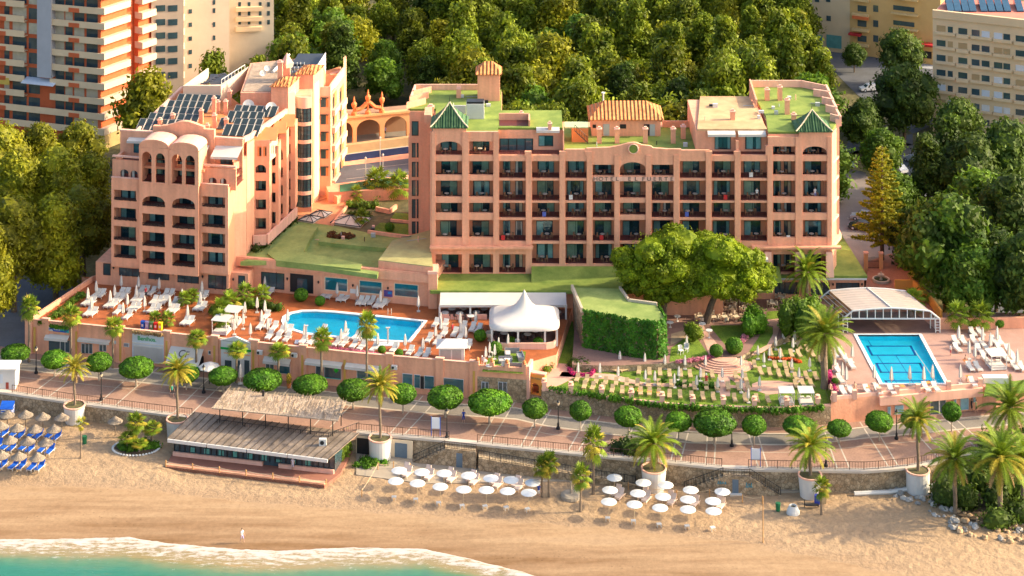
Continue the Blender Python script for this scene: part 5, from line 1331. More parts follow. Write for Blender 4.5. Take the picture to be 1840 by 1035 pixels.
wtext(S1,'Benihos.',264,612.5,.85,GRS,-.24,1.0)
# big slanting awning with large dark initials
p0,p1=S1.pt(307,622,-.01),S1.pt(366,628,-.01); q=MB(AWN,GRS,IRON)
d=(p1-p0).normalized(); n=Vector((d.y,-d.x,0)); e0=p0+n*2.0-Vector((0,0,1.6)); e1=p1+n*2.0-Vector((0,0,1.6)); up=Vector((0,0,.05))
q.use(AWN); q.hexa([e0,e1,p1,p0],[e0+up,e1+up,p1+up,p0+up]); q.use(GRS); q.hexa([e0-Vector((0,0,.25)),e1-Vector((0,0,.25)),e1-Vector((0,0,.25))-n*.05,e0-Vector((0,0,.25))-n*.05],[e0-Vector((0,0,.01)),e1-Vector((0,0,.01)),e1-Vector((0,0,.01))-n*.05,e0-Vector((0,0,.01))-n*.05])
q.build('awning',T)
Zx=d; Yx=(p0-e0).normalized(); Nx=Zx.cross(Yx); Mt=Matrix((( Zx.x,Yx.x,Nx.x,0),(Zx.y,Yx.y,Nx.y,0),(Zx.z,Yx.z,Nx.z,0),(0,0,0,1)))
for s_,f_,sz,g_ in (('C',.40,1.5,.42),('F',.56,1.3,.42),('centro',.80,.4,.40)):
    c=e0+(e1-e0)*f_+(p0-e0)*g_+up*1.6; text(s_,sz,Matrix.Translation(c)@Mt,LET if sz>1 else mat('faint_grey',(.5,.5,.48),.7,.1,1),T,ext=.01)
q=MB(DARK); wbox(q,S1,306,634,366,668,-.05,-.003); q.build('shop_window',T)
# white fronted shop
q=MB(WHITE,GRS,DGLASS); q.use(WHITE); wbox(q,S2,397,612,450,690,-.3,-.003); q.use(PINK); wbox(q,S2,402,633,449,640,-.33,-.302); q.use(GRS); wbox(q,S2,396,627,451,629.2,-.36,-.302); q.use(DGLASS)
for a,b in ((404,416),(424,431),(439,448)): wbox(q,S2,a,647,b,684,-.32,-.301)
q.use(WHITE); m0=q.M
u0,u1=S2.u(396),S2.u(451); zt=S2.uz(423,612)[1]; q.M=S2.M(); q.hexa([(u0,-.34,zt),(u1,-.34,zt),(u1,-.003,zt),(u0,-.003,zt)],[(u0+.4,-.34,zt+.05),((u0+u1)/2+.1,-.34,zt+.7),((u0+u1)/2+.1,-.003,zt+.7),(u0+.4,-.003,zt+.05)]); q.M=m0
q.build('white_shop_front',T)
q=MB(IRON,WHITE); q.use(WHITE); wbox(q,S2,374,630,381,638,-.08,-.003); q.use(DGLASS); wbox(q,S2,375,631,379,636,-.1,-.082); q.build('meter_box',T)
win(S2,477,492,647,668,GLS,mull=1); win(S2,498,521,651,673,TEAL)
awning(T,S2.pt(475,640,-.01),S2.pt(523,646,-.01),.7,.45); awning(T,S2.pt(550,644,-.01),S2.pt(616,652,-.01),.7,.3); awning(T,S2.pt(622,652,-.01),S2.pt(640,654,-.01),.7,.3)
win(S2,567,580,656,676,GLS,mull=0); win(S2,582,613,656,683,DGLASS)
q=MB(GRS,TEALS,WHITE); q.use(mat('bright_green_decal',(.02,.5,.03),.5,.1,1)); 
for dx,dy,r in ((0,0,.22),(-2.5,1,.12),(2.5,1,.12),(-1.5,-2,.12),(1.8,-2,.12),(0,3,.14)):
    p=S2.pt(604+dx,665+dy,-.16); q.lathe([(r,-.01),(r,.01)],8); 
    for i in range(len(q.v)-16,len(q.v)): v=q.v[i]; q.v[i]=Vector((p.x+v.x,p.y+v.z,p.z+v.y))
q.use(TEALS); wbox(q,S2,584,678,612,682,-.16,-.132)
q.build('window_decal',T)
awning(T,S3.pt(640,654,-.01),S3.pt(686,659,-.01),.7,.3)
win(S3,641,677,663,683,TEAL); win(S3,723,741,671,694,TEAL); win(S3,744,755,673,698,TEAL); win(S3,762,780,675,700,TEAL); win(S3,797,833,679,706,TEAL)
q=MB(DARK); wbox(q,S3,755.5,676,762,699,-.05,-.003); q.build('open_door',T)
for w_,px,py in ((S2,466,634),(S2,528,639),(S3,708,661)):
    q=MB(WHITE,IRON); q.use(WHITE); wbox(q,w_,px-5,py-4,px+5,py+4,-.55,-.17); p=w_.pt(px-2,py,-.56); q.use(IRON); q.lathe([(.2,0),(.2,.02)],10)
    for i in range(len(q.v)-20,len(q.v)): v=q.v[i]; q.v[i]=Vector((p.x+v.x,p.y-v.z,p.z+v.y))
    q.build('air_conditioner',T)
# stone fronted end with raised grey-furniture terrace
E=thing('stone_building','stone fronted corner building topped by a small grass terrace','building',(0,0,0))
q=MB(STONE); q.M=S4.M(); q.box(0.02,S4.L,-.12,-.002,2.9,6.2); q.build('stone_facing',E)
q=MB(PINK); q.M=S4.M(); q.box(0.02,S4.L+.1,-.13,.2,6.201,ZT+.55); 
for px in (857,884,911,942): u=S4.u(px); q.box(u-.3,u+.3,-.2,.3,ZT-.3,ZT+1.1)
q.build('parapet',E)
q=MB(PINKL); q.M=Matrix.Identity(4); parapet(q,[v2(S4.B),P(953,655,ZT)[:2]],2.9,ZT-2.9+.8,t=-.4); q.build('side_wall',E)
for a,b in ((865,878),(895,911)):
    q=MB(PALEB,DGLASS); q.use(PALEB); wbox(q,S4,a,686,b,708,-.18,-.121); q.use(DGLASS)
    for k in range(2): wbox(q,S4,a+(b-a)*k/2+.9,687,a+(b-a)*(k+1)/2-.5,707,-.2,-.181)
    q.build('window',E)
q=MB(ORG)
for px in (858,884,911,942): p=S4.pt(px,600,0); q.lathe([(.15,ZT+1.1),(.28,ZT+1.3),(.2,ZT+1.5),(.03,ZT+1.62)],8,c=(p.x,p.y))
q.build('finial',E)
q=MB(LAWN); q.sheet([P(866,668,ZT)[:2],P(940,672,ZT)[:2],P(945,632,ZT)[:2],P(885,628,ZT)[:2]],ZT+.03); tag(q.build('terrace_grass'),kind='stuff')
# orange gate with stairs
GT=thing('gateway','orange gateway with a small iron gate between stone building and garden wall','gate',(0,0,0))
gw=Wall(P(947,722,3),P(975,727,3)); OG=mat('orange_stucco',(.75,.34,.07),.8,.08,.5)
q=MB(OG); ua,z1=gw.uz(953,691); ub,z0=gw.uz(963,722); pwall(q,gw,gw.u(938)+.4,gw.L+.1,3.0,gw.uz(955,674)[1],[(ua-.1,ub+.2,3.9,z1,.5)],.6,1.2); q.build('wall',GT)
q=MB(PINKL); q.M=gw.M(); z9=gw.uz(955,674)[1]; q.box(gw.u(938)+.35,gw.L+.2,.5,1.3,z9+.001,z9+.15); q.build('coping',GT)
q=MB(IRON); q.M=gw.M()
for k in range(7): x=ua-.05+(ub-ua+.2)*k/6; q.box(x,x+.04,.85,.89,3.9,z1-.2)
q.box(ua-.1,ub+.2,.85,.88,5.0,5.06); q.build('gate_leaf',GT)
q=MB(LET); o=text('HOTEL FUERTE',.33,gw.M()@Matrix.Translation(((ua+ub)/2,.57,z9-.75))@Matrix.Rotation(R(90),4,'X'),mat('grey_green_lettering',(.25,.28,.15),.8,.1,1),GT)
q=MB(STONE); q.M=gw.M()
for k in range(5): q.box(-.1,gw.L+.1,-1.2+k*.35,.6,2.9,3.15+k*.17)
tag(q.build('entrance_steps'),'stone steps climbing to the orange gateway','stairs')
# =================== GARDEN BLOCKS ===================
ZG=5.3; ZU=6.2
GW0=[P(x,interp(B_,x),3)[:2] for x in (973,1000,1050,1100,1170,1240,1320,1400,1450,1493)]
q=MB(STONE); skirt(q,GW0+[(GW0[-1][0]+.3,300),(GW0[0][0],300)],2,ZG+.1); tag(q.build('garden_wall'),'long curved rubble stone wall holding up the lounger garden','wall')
q=MB(LAWN); q.sheet(GW0+[(60.4,291),(GW0[-1][0]+.3,300),(GW0[0][0],300)],ZG); tag(q.build('lawn'),kind='stuff')
q=MB(PINKL)
for a,b in zip(GW0[:-1],GW0[1:]):
    parapet(q,[a,b],ZG+.001,.32,t=.35)
tag(q.build('wall_coping'),'pink coping kerb along the top of the curved garden wall','kerb')
px_posts=[(978),(1026),(1081),(1135),(1190),(1245),(1300),(1356),(1414),(1470)]
q=MB(PINKL,mat('plant_pot_green',(.05,.09,.02),.9,.3,2)); q.box(-.3,.3,-.3,.3,0,1.15); q.box(-.38,.38,-.38,.38,1.151,1.27); q.lathe([(.2,1.272),(.3,1.5),(.33,1.62),(.1,1.63)],8)
po=q.build('wall_pier'); PR=Proto(tag(po,'','pier','pink piers along the garden wall'))
for i,x in enumerate(px_posts):
    p=P(x,interp(B_,x),3); PR.put((p.x,p.y+.3,ZG),0,'pink pier with urn top on the curved garden wall, %s'%nth(i,len(px_posts)))
# upper garden
up_px=[(1028,655),(1100,657),(1188,653),(1240,649),(1262,644),(1290,641),(1332,640),(1352,629),(1420,602),(1497,600)]
up=[P(a,b,ZU)[:2] for a,b in up_px]+[(60,300),(60,312),(8.6,312),P(1034,560,ZU)[:2]]
q=MB(STONE); skirt(q,up,4,ZU); tag(q.build('garden_wall'),'low stone retaining wall under the upper garden and dining terrace','wall')
q=MB(mat('terrace_paving',(.26,.15,.12),.8,.15,.6,fine=.1)); q.sheet(up,ZU); tag(q.build('dining_terrace'),kind='structure')
def sh(nm,poly,z,m,kind='structure'):
    return sheet(nm,poly,z,m,kind)
# lawns and paths of the upper garden
sh('lawn',[(1277,585),(1280,592),(1302,618),(1312,630),(1325,628),(1352,604),(1360,588),(1340,584)],ZU+.02,LAWN,'stuff')
sh('lawn',[(1203,650),(1206,625),(1230,608),(1252,606),(1275,640),(1240,645)],ZU+.024,LAWN,'stuff')
sh('lawn',[(1346,632),(1362,608),(1374,585),(1388,588),(1390,600),(1381,618),(1362,630)],ZU+.022,LAWN,'stuff')
sh('lawn',[(1378,560),(1420,556),(1430,575),(1376,573)],ZU+.02,LAWN,'stuff')
sh('path',[(1256,583),(1263,583),(1272,598),(1295,625),(1300,640),(1275,641),(1268,620),(1258,598)],ZU+.03,PATH)
sh('path',[(1374,575),(1400,572),(1402,585),(1396,605),(1385,623),(1368,634),(1350,638),(1356,631),(1378,620),(1389,600),(1389,586),(1372,583)],ZU+.031,PATH)
sh('paving',[(1206,600),(1240,590),(1255,603),(1230,608),(1205,620)],ZU+.026,mat('tan_flagstones',(.42,.30,.19),.85,.15,1,fine=.2))
# lower garden paths
sh('path',[(1010,668),(1100,672),(1160,688),(1300,690),(1400,702),(1400,706),(1300,695.5),(1160,694),(1090,681),(1005,676)],ZG+.02,PATH)
sh('path',[(1300,672),(1318,668),(1345,688),(1352,700),(1340,706),(1328,692)],ZG+.024,PATH)
sh('path',[(1290,672),(1312,670),(1312,712),(1294,712)],ZG+.018,PATH)
sh('path',[(1352,700),(1351,690),(1366,684),(1400,684),(1425,688),(1440,676),(1446,678),(1430,693),(1412,706),(1380,709)],ZG+.028,PATH)
sh('path',[(985,700),(960,672),(990,652),(1040,655),(1045,672),(1010,690)],ZG+.02,PATH)
q=MB(PATH)
c=P(1306,690,ZG)
for k in range(6):
    r=4.4-.5*k; pts=[(c.x+.2+r*math.cos(a),c.y+6.4+r*.78*math.sin(a)) for a in [math.pi+(math.pi)*i/14 for i in range(15)]]; q.prism(pts,ZG-.1,ZG+.15*(k+1)) if r>0 else None
tag(q.build('round_steps'),'curved pink steps fanning down from the upper garden','stairs')
FLW=mat('pink_flowers',(.55,.08,.20),.9,.3,4,fine=.4,c2=(.7,.25,.35)); FLR=mat('red_flowers',(.45,.06,.02),.9,.3,4,fine=.4)
# =================== RIGHT POOL DECK ===================
PD0=[P(x,interp(B_,x),3)[:2] for x in (1493,1530,1580,1620,1690,1765)]
pool2=[P(a,b,ZU)[:2] for a,b in ((1540,602),(1651,602),(1698,689.5),(1586,689.5))]
dk=PD0+[P(1790,700,ZU)[:2],P(1850,690,ZU)[:2],(85,272),(85,298),(60.5,298),(60.5,312),(50,312),(up[9][0],up[9][1])]
q=MB(PINK); skirt(q,dk,2,ZU); tag(q.build('pool_terrace_wall'),'pink wall of the pool terrace above the right end of the promenade','wall')
PDK=mat('pool_deck_paving',(.40,.24,.19),.75,.12,.5,fine=.08)
q=MB(PDK); flat(q,dk,[pool2],ZU); tag(q.build('pool_deck'),kind='structure')
q=MB(POOLT); q.use(mat('pool_tile_light',(.04,.78,.88),.4,.1,.5)); q.sheet(pool2,ZU-.8); skirt(q,pool2,ZU-.8,ZU,flip=True); tag(q.build('pool_basin'),kind='structure')
q=MB(WAT); q.sheet(pool2,ZU-.08); tag(q.build('pool_water'),kind='structure')
coping('pool_coping',pool2,.55,ZU,_m['pool_coping_white'])
q=MB(mat('blue_pool_line',(.01,.13,.42),.4,.1,1),WHITE)
def pl(u,v): 
    a,b,c,d=[Vector((*p,0)) for p in pool2]; t=a+(b-a)*u; s=d+(c-d)*u; p=t+(s-t)*v; return p
def pline(pts,w=.16,z=ZU-.79):
    for (a,b) in zip(pts[:-1],pts[1:]):
        a=pl(*a);b=pl(*b);d=(b-a).normalized();n=Vector((-d.y,d.x,0))*w; q.add([(a-n-d*w)+Vector((0,0,z)),(a+n-d*w)+Vector((0,0,z)),(b+n+d*w)+Vector((0,0,z)),(b-n+d*w)+Vector((0,0,z))],[(0,3,2,1)])
for v0,v1,dz in ((.12,.31,0),(.48,.66,0),(.83,.985,0)): pline([(.12,v0),(.82,v0),(.82,v1),(.12,v1),(.12,v0)])
pline([(.18,0),(.19,.12)],.05); pline([(.2,.31),(.3,1)],.04,ZU-.785); pline([(.5,.31),(.56,1)],.04,ZU-.785)
tag(q.build('pool_lines'),kind='structure')
q=MB(WHITE); a=pl(.8,.33);b=pl(.88,1.0); q.tube((a.x,a.y,ZU-.02),(b.x,b.y,ZU-.02),.06,.06,5); tag(q.build('lane_rope'),'white lane rope floating on the right pool','rope')
q=MB(PINK,PINKL)
DF=Wall(PD0[0],PD0[2])
q.use(PINKL)
for a,b in zip(PD0[:-1],PD0[1:]): parapet(q,[a,b],ZU+.001,.45,t=.3)
for px in (1500,1536,1580,1612,1650,1705,1762): p=P(px,interp(B_,px),3); q.box(p.x-.3,p.x+.3,p.y-.12,p.y+.5,ZU-.2,ZU+1.0)
tag(q.build('terrace_parapet'),'pink parapet with square piers in front of the right pool','wall')
q=MB(PINKL); 
for a,b in zip(PD0[2:-1],PD0[3:]): parapet(q,[(a[0],a[1]-.5),(b[0],b[1]-.5)],ZU-1.2,1.15,t=.49)
tag(q.build('terrace_fascia'),'projecting pink fascia band above the right promenade windows','wall')
PW=Wall(PD0[3],PD0[5])
def w2_(a,b,t_,bt,m=TEAL,fr=WHITE,nm='window'):
    q=MB(fr,m); q.use(fr); wbox(q,PW,a,t_,b,bt,-.1,-.002); q.use(m); wbox(q,PW,a+.8,t_+.8,b-.8,bt-.8,-.13,-.102); return q
pg=thing('promenade_windows','shop windows below the right pool terrace','window',(0,0,0))
BLSKY=mat('pale_blue_glass',(.20,.38,.45),.15,.3,.5,spec=.8)
for a,b,t_,bt,m in ((1595,1601,731,747,BLSKY),(1608,1624,729,744,BLSKY),(1672,1700,718,743,DGLASS),(1714,1719,717,729,BLSKY),(1726,1741,714,736,BLSKY),(1749,1754,713,723,BLSKY)):
    w2_(a,b,t_,bt,m).build('window_pane',pg)
q=MB(WHITE); wbox(q,PW,1687,720,1689,744,-.16,-.131); q.build('door_frame',pg)
# lawn + white bench box at the far right
sheet('lawn',[(1768,712),(1772,690),(1845,682),(1850,706)],ZU+.03,LAWN,'stuff')
q=MB(WHITE); p=P(1790,690,ZU); q.box(p.x-1.7,p.x+1.7,p.y,p.y+1.2,ZU,ZU+.8); tag(q.build('storage_bench'),'long white storage bench at the right end of the pool terrace','bench')
# fence at the back of the right pool
q=MB(PINK); FB=Wall(P(1690,592,ZU),P(1850,590,ZU)); q.M=FB.M(); q.box(0,FB.L,0,.3,ZU-.1,ZU+1.6); tag(q.build('boundary_wall'),'brown pink boundary wall behind the right pool loungers','wall')
q=MB(OG); pts=[P(a,b,ZU)[:2] for a,b in ((1608,520),(1640,520),(1668,545),(1690,575))]
parapet(q,pts,ZU,1.4,t=.3); tag(q.build('boundary_wall'),'orange curved boundary wall beside the glass pool cover','wall')
# =================== PODIUM, PERGOLA, TENT, IVY HOUSE, POOL COVER ===================
PZ=10.0
q=MB(PINK,GREEN,DARK); Yf=P(900,523,PZ).y
# left podium
a=gz(776,522,PZ); b=gz(1034,526,PZ); c=gz(1120,524,PZ)
H2=thing('podium_building','pink ground floor podium with bright green flat roof below the hotel balconies','building',(0,0,0))
q=MB(PINK); q.prism([(xx(776),Yf+.6),(xx(1300,Yf),Yf+.6),(xx(1300,Yf),303.3),(xx(776),303.3)],3,PZ-.3); q.build('wall',H2)
q=MB(GREEN); 
q.prism([(xx(773,Yf),Yf),(xx(1400,Yf)-1,Yf),(xx(1400),303.0),(xx(776),303.0)],PZ-.28,PZ-.001)
q.hexa([(xx(955,299),Yf+3,PZ),(xx(1400),Yf+3,PZ),(xx(1400),302.99,PZ),(xx(955),302.99,PZ)],[(xx(955,299),Yf+3,PZ+.02),(xx(1400),Yf+3,PZ+.02),(xx(1400),302.99,PZ+1.12),(xx(955),302.99,PZ+1.12)])
q.box(xx(773,Yf),xx(1300,Yf),Yf-.15,Yf-.002,PZ-.35,PZ+.12)
q.build('green_roof',H2)
# right wing of the podium with dark glazing and awning edge
Y5=303.3
q=MB(PINK); X0,X1=xx(1340,Y5),xx(1552,Y5)
pwl=Wall((X0,Y5-.4),(X1,Y5-.4)); ops=[]
for a_,b_,t_,bt in ((1392,1436,507,530),(1457,1491,507,532),(1502,1545,508,526)):
    u0,z1=pwl.uz(a_,t_); u1,z0=pwl.uz(b_,bt); ops.append((u0,u1,z0,z1))
pwall(q,pwl,0,pwl.L,ZU-.2,9.3,ops,0,.4); q.build('wall',H2)
q=MB(DGLASS,DARK); q.box(X0,X1,Y5+.1,Y5+.2,ZU,9.3); q.use(DARK); 
for k in range(22): x=X0+(X1-X0)*k/21; q.box(x-.04,x+.04,Y5+.04,Y5+.098,ZU,9.3)
q.build('glazing',H2)
q=MB(WHITE); q.box(X0-.3,X1+.3,Y5-1.0,Y5-.41,9.3,9.55); q.build('awning_box',H2)
RP=[(X0-.2,Y5-.9),(X1+.4,Y5-.9),gz(1508,415,9.9),(xx(1493,330),330),(xx(1493),303),(X0-.2,303)]
q=MB(GREEN); q.prism(RP,9.56,9.9); q.build('green_roof',H2)
q=MB(PINK); q.prism([(X0,Y5+.21),(X1,Y5+.21),gz(1506,417,9.5),(xx(1480,330),330),(X0,330)],3,9.55); q.build('wall',H2)
awning(H2,(xx(1352),302.9,zz(453)),(xx(1378),302.9,zz(456)),1.6,.3)
for px,py in ((1450,512),(1497,512),(1549,512)):
    q=MB(IRON); p=pwl.pt(px,py,-.15); q.lathe([(.03,p.z-.15),(.14,p.z+.05),(.14,p.z+.2),(.02,p.z+.32)],6,c=(p.x,p.y-.02)); q.build('wall_lantern',H2)
# forecourt paving at right with fountain and gate
sheet('forecourt',[(1555,520),(1560,470),(1600,455),(1640,470),(1690,575),(1500,600),(1500,540)],ZU+.01,mat('brick_red_paving',(.36,.17,.11),.85,.15,.6,fine=.15))
p=P(1583,505,ZU); f=thing('fountain','round low stone fountain with a small basin on the red forecourt','fountain',tuple(p))
q=MB(mat('pale_stone',(.50,.42,.32),.8,.12,1)); q.lathe([(1.35,0),(1.35,.4),(1.1,.4),(1.1,.15),(.02,.15)],20); q.build('rim',f)
q=MB(mat('dark_water_plants',(.04,.06,.02),.6,.4,3),_m['pale_stone']); q.lathe([(1.08,.2),(.02,.22)],16,cap=False); q.use(_m['pale_stone']); q.lathe([(.25,.2),(.12,.8),(.5,1.0),(.5,1.08),(.08,1.05),(.1,1.4),(.02,1.5)],10); q.build('basin',f)
p0=P(1556,483,ZU+.0);p1=P(1583,483,ZU+.0)
g=thing('entrance_gate','black iron double gate between two ochre posts at the forecourt','gate',(0,0,0))
for p_ in (p0,p1):
    q=MB(OC,PINKL); q.box(p_.x-.28,p_.x+.28,p_.y-.28,p_.y+.28,ZU-1,ZU+2.4); q.use(PINKL); q.box(p_.x-.36,p_.x+.36,p_.y-.36,p_.y+.36,ZU+2.401,ZU+2.6); q.build('gate_post',g)
q=MB(IRON); n=12
for k in range(n+1): x=p0.x+.3+(p1.x-p0.x-.6)*k/n; q.tube((x,p0.y,ZU+.1),(x,p0.y,ZU+1.9-.25*abs(k-n/2)/n),.025,.025,4)
for z in (.2,1.2): q.tube((p0.x+.28,p0.y,ZU+z),(p1.x-.28,p1.y,ZU+z),.03,.03,4)
q.build('gate_leaf',g)
# pergola / dining awning
PG=thing('dining_pergola','long white canvas dining pergola in front of the green roofed podium','pergola',(0,0,0))
Yb9=Yf-.2; Yf9=293.2; xa,xb_=xx(790,Yf9),xx(1018,Yf9)
q=MB(AWN); n=24
for k in range(n):
    x0=xa+(xb_-xa)*k/n; x1=xa+(xb_-xa)*(k+1)/n; s=.10
    q.hexa([(x0,Yf9,9.25),(x1,Yf9,9.25),(x1,Yb9,9.8),(x0,Yb9,9.8)],[(x0,Yf9,9.31),(x1,Yf9,9.31),(x1,Yb9,9.86),(x0,Yb9,9.86)])
q.box(xa-.1,xb_+.1,Yf9-.12,Yf9-.002,9.0,9.33); q.build('canvas',PG)
for px in (790,845,902,960,1017):
    q=MB(WHITE); x=xx(px,Yf9); q.box(x-.13,x+.13,Yf9-.1,Yf9+.12,ZT,9.0); q.build('post',PG)
q=MB(PINKL); q.box(xa,xx(875,Yf9),Yf9-.1,Yf9+.1,ZT,ZT+.75) ; q.build('low_wall',PG)
q=MB(mat('painted_shade_floor',(.16,.09,.08),.8,.15,1)); q.sheet([(xa,Yf9),(xb_,Yf9),(xb_,Yb9+.4),(xa,Yb9+.4)],ZT+.02); q.build('floor',PG)  # dark sheet over the deck, shade under the canvas painted into its colour
# tent
tc=(xx(942,287.5),287.5); TN=thing('marquee_tent','white peaked marquee tent over round dining tables','tent',(tc[0],tc[1],ZT))
q=MB(AWN); n=40; rad=lambda t:1/((abs(math.cos(t))**6+abs(math.sin(t))**6)**(1/6)); prof=[(1.0,2.35),(1.0,2.75),(.85,3.0),(.6,3.4),(.40,3.9),(.25,4.5),(.13,5.3),(.05,6.1),(.012,6.6)]
vs=[]
for r,z in prof:
    for i in range(n): t=2*math.pi*i/n; k=rad(t)*(r>.5)+(1 if r<=.5 else 0)*1.0; k=1+(rad(t)-1)*min(1,r**1.5*1.3); vs.append((5.0*r*k*math.cos(t),4.1*r*k*math.sin(t)+0,z))
q.add(vs,[(j*n+i,j*n+(i+1)%n,(j+1)*n+(i+1)%n,(j+1)*n+i) for j in range(len(prof)-1) for i in range(n)]); q.build('canvas',TN,smooth=True)
for (x,y) in ((-4.6,-3.6),(-.9,-3.9),(2.9,-3.85),(4.6,-3.3),(-4.6,3.5),(4.6,3.5)):
    q=MB(WHITE); q.box(x-.13,x+.13,y-.13,y+.13,0,2.4); q.build('post',TN)
q=MB(PINKL); 
arc=[(5.1*math.cos(a),-.2+4.6*math.sin(a)) for a in [R(188)+R(184)*i/16 for i in range(17)]]
parapet(q,[(x*rad(math.atan2(y,x))*.93,y*rad(math.atan2(y,x))*.93) for x,y in arc],-.3,1.15,t=.3); q.build('low_wall',TN)
q=MB(_m['painted_shade_floor']); q.lathe([(4.6,.03),(.01,.04)],24,sy=.85,cap=False); q.build('floor',TN)  # same dark sheet paints in the shade below the tent
# ivy house
ZI=11.3
IH=thing('ivy_covered_house','tall ivy covered house with green flat roof and a bare stone left side','building',(0,0,0))
ir=[gz(a,b,ZI) for a,b in ((1030,516),(1048,558),(1090,565),(1130,574),(1180,579),(1195,572),(1180,548),(1128,541),(1112,518))]
q=MB(STONE); q.prism(ir,4.5,ZI-.3); q.build('stone_wall',IH)
q=MB(GREEN2); q.prism(ir,ZI-.299,ZI-.05); q.build('green_roof',IH)
q=MB(_m['pale_stone']); parapet(q,[ir[0],ir[1]],ZI-.3,.7,t=-.35); parapet(q,[ir[6],ir[7],ir[8]],ZI-.3,.6,t=-.3); q.build('parapet',IH)
# retractable pool cover
PC=thing('pool_cover','pale retractable vaulted pool enclosure with glazed front behind the right pool','enclosure',(0,0,0))
A=P(1517,596,ZU); Bc=P(1683,600,ZU)
Yfc=291.0; xL,xR=xx(1515,Yfc),xx(1688,Yfc); dx=-2.2; Ybk=298.2
prof=[(0,0),(0.0,2.0),(.10,3.15),(.3,3.42),(.5,3.55),(.7,3.42),(.90,3.1),(1.0,2.0),(1.0,0)]
def pc(t,z,s): return (xL+(xR-xL)*t+dx*s, Yfc+(Ybk-Yfc)*s, ZU+z)
COV=mat('pale_polycarbonate',(.46,.39,.33),.4,.08,1.2,spec=.5)
q=MB(COV); 
for i in range(1,7):
    (t0,z0),(t1,z1)=prof[i],prof[i+1]
    if i==1 or i==6:
        continue
    q.add([pc(t0,z0,0),pc(t1,z1,0),pc(t1,z1,1),pc(t0,z0,1)],[(0,1,2,3)])
q.build('roof_panels',PC)
GLC=glassmat('enclosure_glass',(.75,.86,.78),refl=.3)
q=MB(GLC)
for i in (1,6):
    (t0,z0),(t1,z1)=prof[i],prof[i+1]; q.add([pc(t0,z0,0),pc(t1,z1,0),pc(t1,z1,1),pc(t0,z0,1)],[(0,1,2,3)])
fp=[pc(t,z,0.0) for t,z in prof[1:8]]; q.add([(x,y+.03,z) for x,y,z in fp],[tuple(range(7))]); q.build('glazing',PC)
q=MB(WHITE)
for i in range(1,7):
    for s in (0,1): q.tube(pc(*prof[i],s),pc(*prof[i+1],s),.13,.13,5)
q.tube(pc(0,2.0,0),pc(1,2.0,0),.12,.12,5)
for k in range(1,12):
    t=k/12; z=interp(prof[1:8],t) ; q.tube(pc(t,2.0,0),pc(t,z,0),.07,.07,4)
q.tube(pc(.5,3.57,0),pc(.5,3.57,1),.14,.14,5)
q.build('frame',PC)
q=MB(mat('rib_shadow_line',(.42,.36,.31),.5,.1,1))  # slightly darker ribs, their shadow lines painted into the colour
for i in range(9):
    s=(i+.5)/9
    for j in range(2,6): q.tube(pc(*prof[j],s),pc(*prof[j+1],s),.035,.035,4)
q.build('roof_rib',PC)
q=MB(WHITE)
for t in (0,.96):
    for (a,b) in ((0,0),(.045,0),(0,.2),(.045,.2)): q.tube(pc(t+a,0,b),pc(t+a,2.05,b),.08,.08,4)
    for z in (.3,.7,1.1,1.5): q.tube(pc(t,z,0),pc(t+.045,z,0),.05,.05,4)
for z in (2.2,2.55,2.9):
    for t_,tt in ((0,.10),(1,.9)): 
        f_=(z-2)/1.15; q.tube(pc(t_+(tt-t_)*f_,z,0),pc(t_+(tt-t_)*f_,z,1),.05,.05,4)
q.build('leg_frame',PC)
q=MB(_m['painted_shade_floor']); q.sheet([pc(0,0,0)[:2],pc(1,0,0)[:2],pc(1,0,1)[:2],pc(0,0,1)[:2]],ZU+.02); q.build('floor',PC)  # dark sheet again, painted shade under the pool cover
# white bar kiosk at the left terrace
p=P(812,650,ZT); KB=thing('pool_bar_kiosk','small white kiosk with hipped roof and grey shutters on the terrace edge','kiosk',tuple(p))
q=MB(WHITE,mat('grey_shutter',(.35,.33,.31),.6,.1,1)); q.use(WHITE); q.box(-1.8,1.7,0,2.2,0,2.0); q.use(_m['grey_shutter']); q.box(-1.6,-.15,-.05,-.002,.35,1.6); q.box(.05,1.3,-.05,-.002,.35,1.6); q.build('body',KB)
q=MB(WHITE); q.add([(-2.2,-.4,2.0),(2.1,-.4,2.0),(2.1,2.6,2.0),(-2.2,2.6,2.0),(-.9,1.1,2.75),(.9,1.1,2.75)],[(0,1,5,4),(1,2,5),(2,3,4,5),(3,0,4),(3,2,1,0)]); q.build('roof',KB)
# white kiosk far left on the promenade
p=P(4,700,ZP); KL=thing('promenade_kiosk','white flat roofed kiosk cut by the left edge of the promenade','kiosk',(p.x-1.2,p.y,ZP))
q=MB(WHITE,PALEB,mat('dull_red_panel',(.3,.06,.04),.6,.1,1)); q.use(WHITE); q.box(-1.6,3.0,0,2.6,0,2.7); q.use(PALEB); q.box(-.9,1.3,-.05,-.002,.9,2.1); q.use(_m['dull_red_panel']); q.box(1.7,2.1,-.05,-.002,.1,1.0); q.build('body',KL)
q=MB(WHITE); q.box(-1.8,3.2,-.2,2.8,2.701,2.9); q.build('roof',KL)
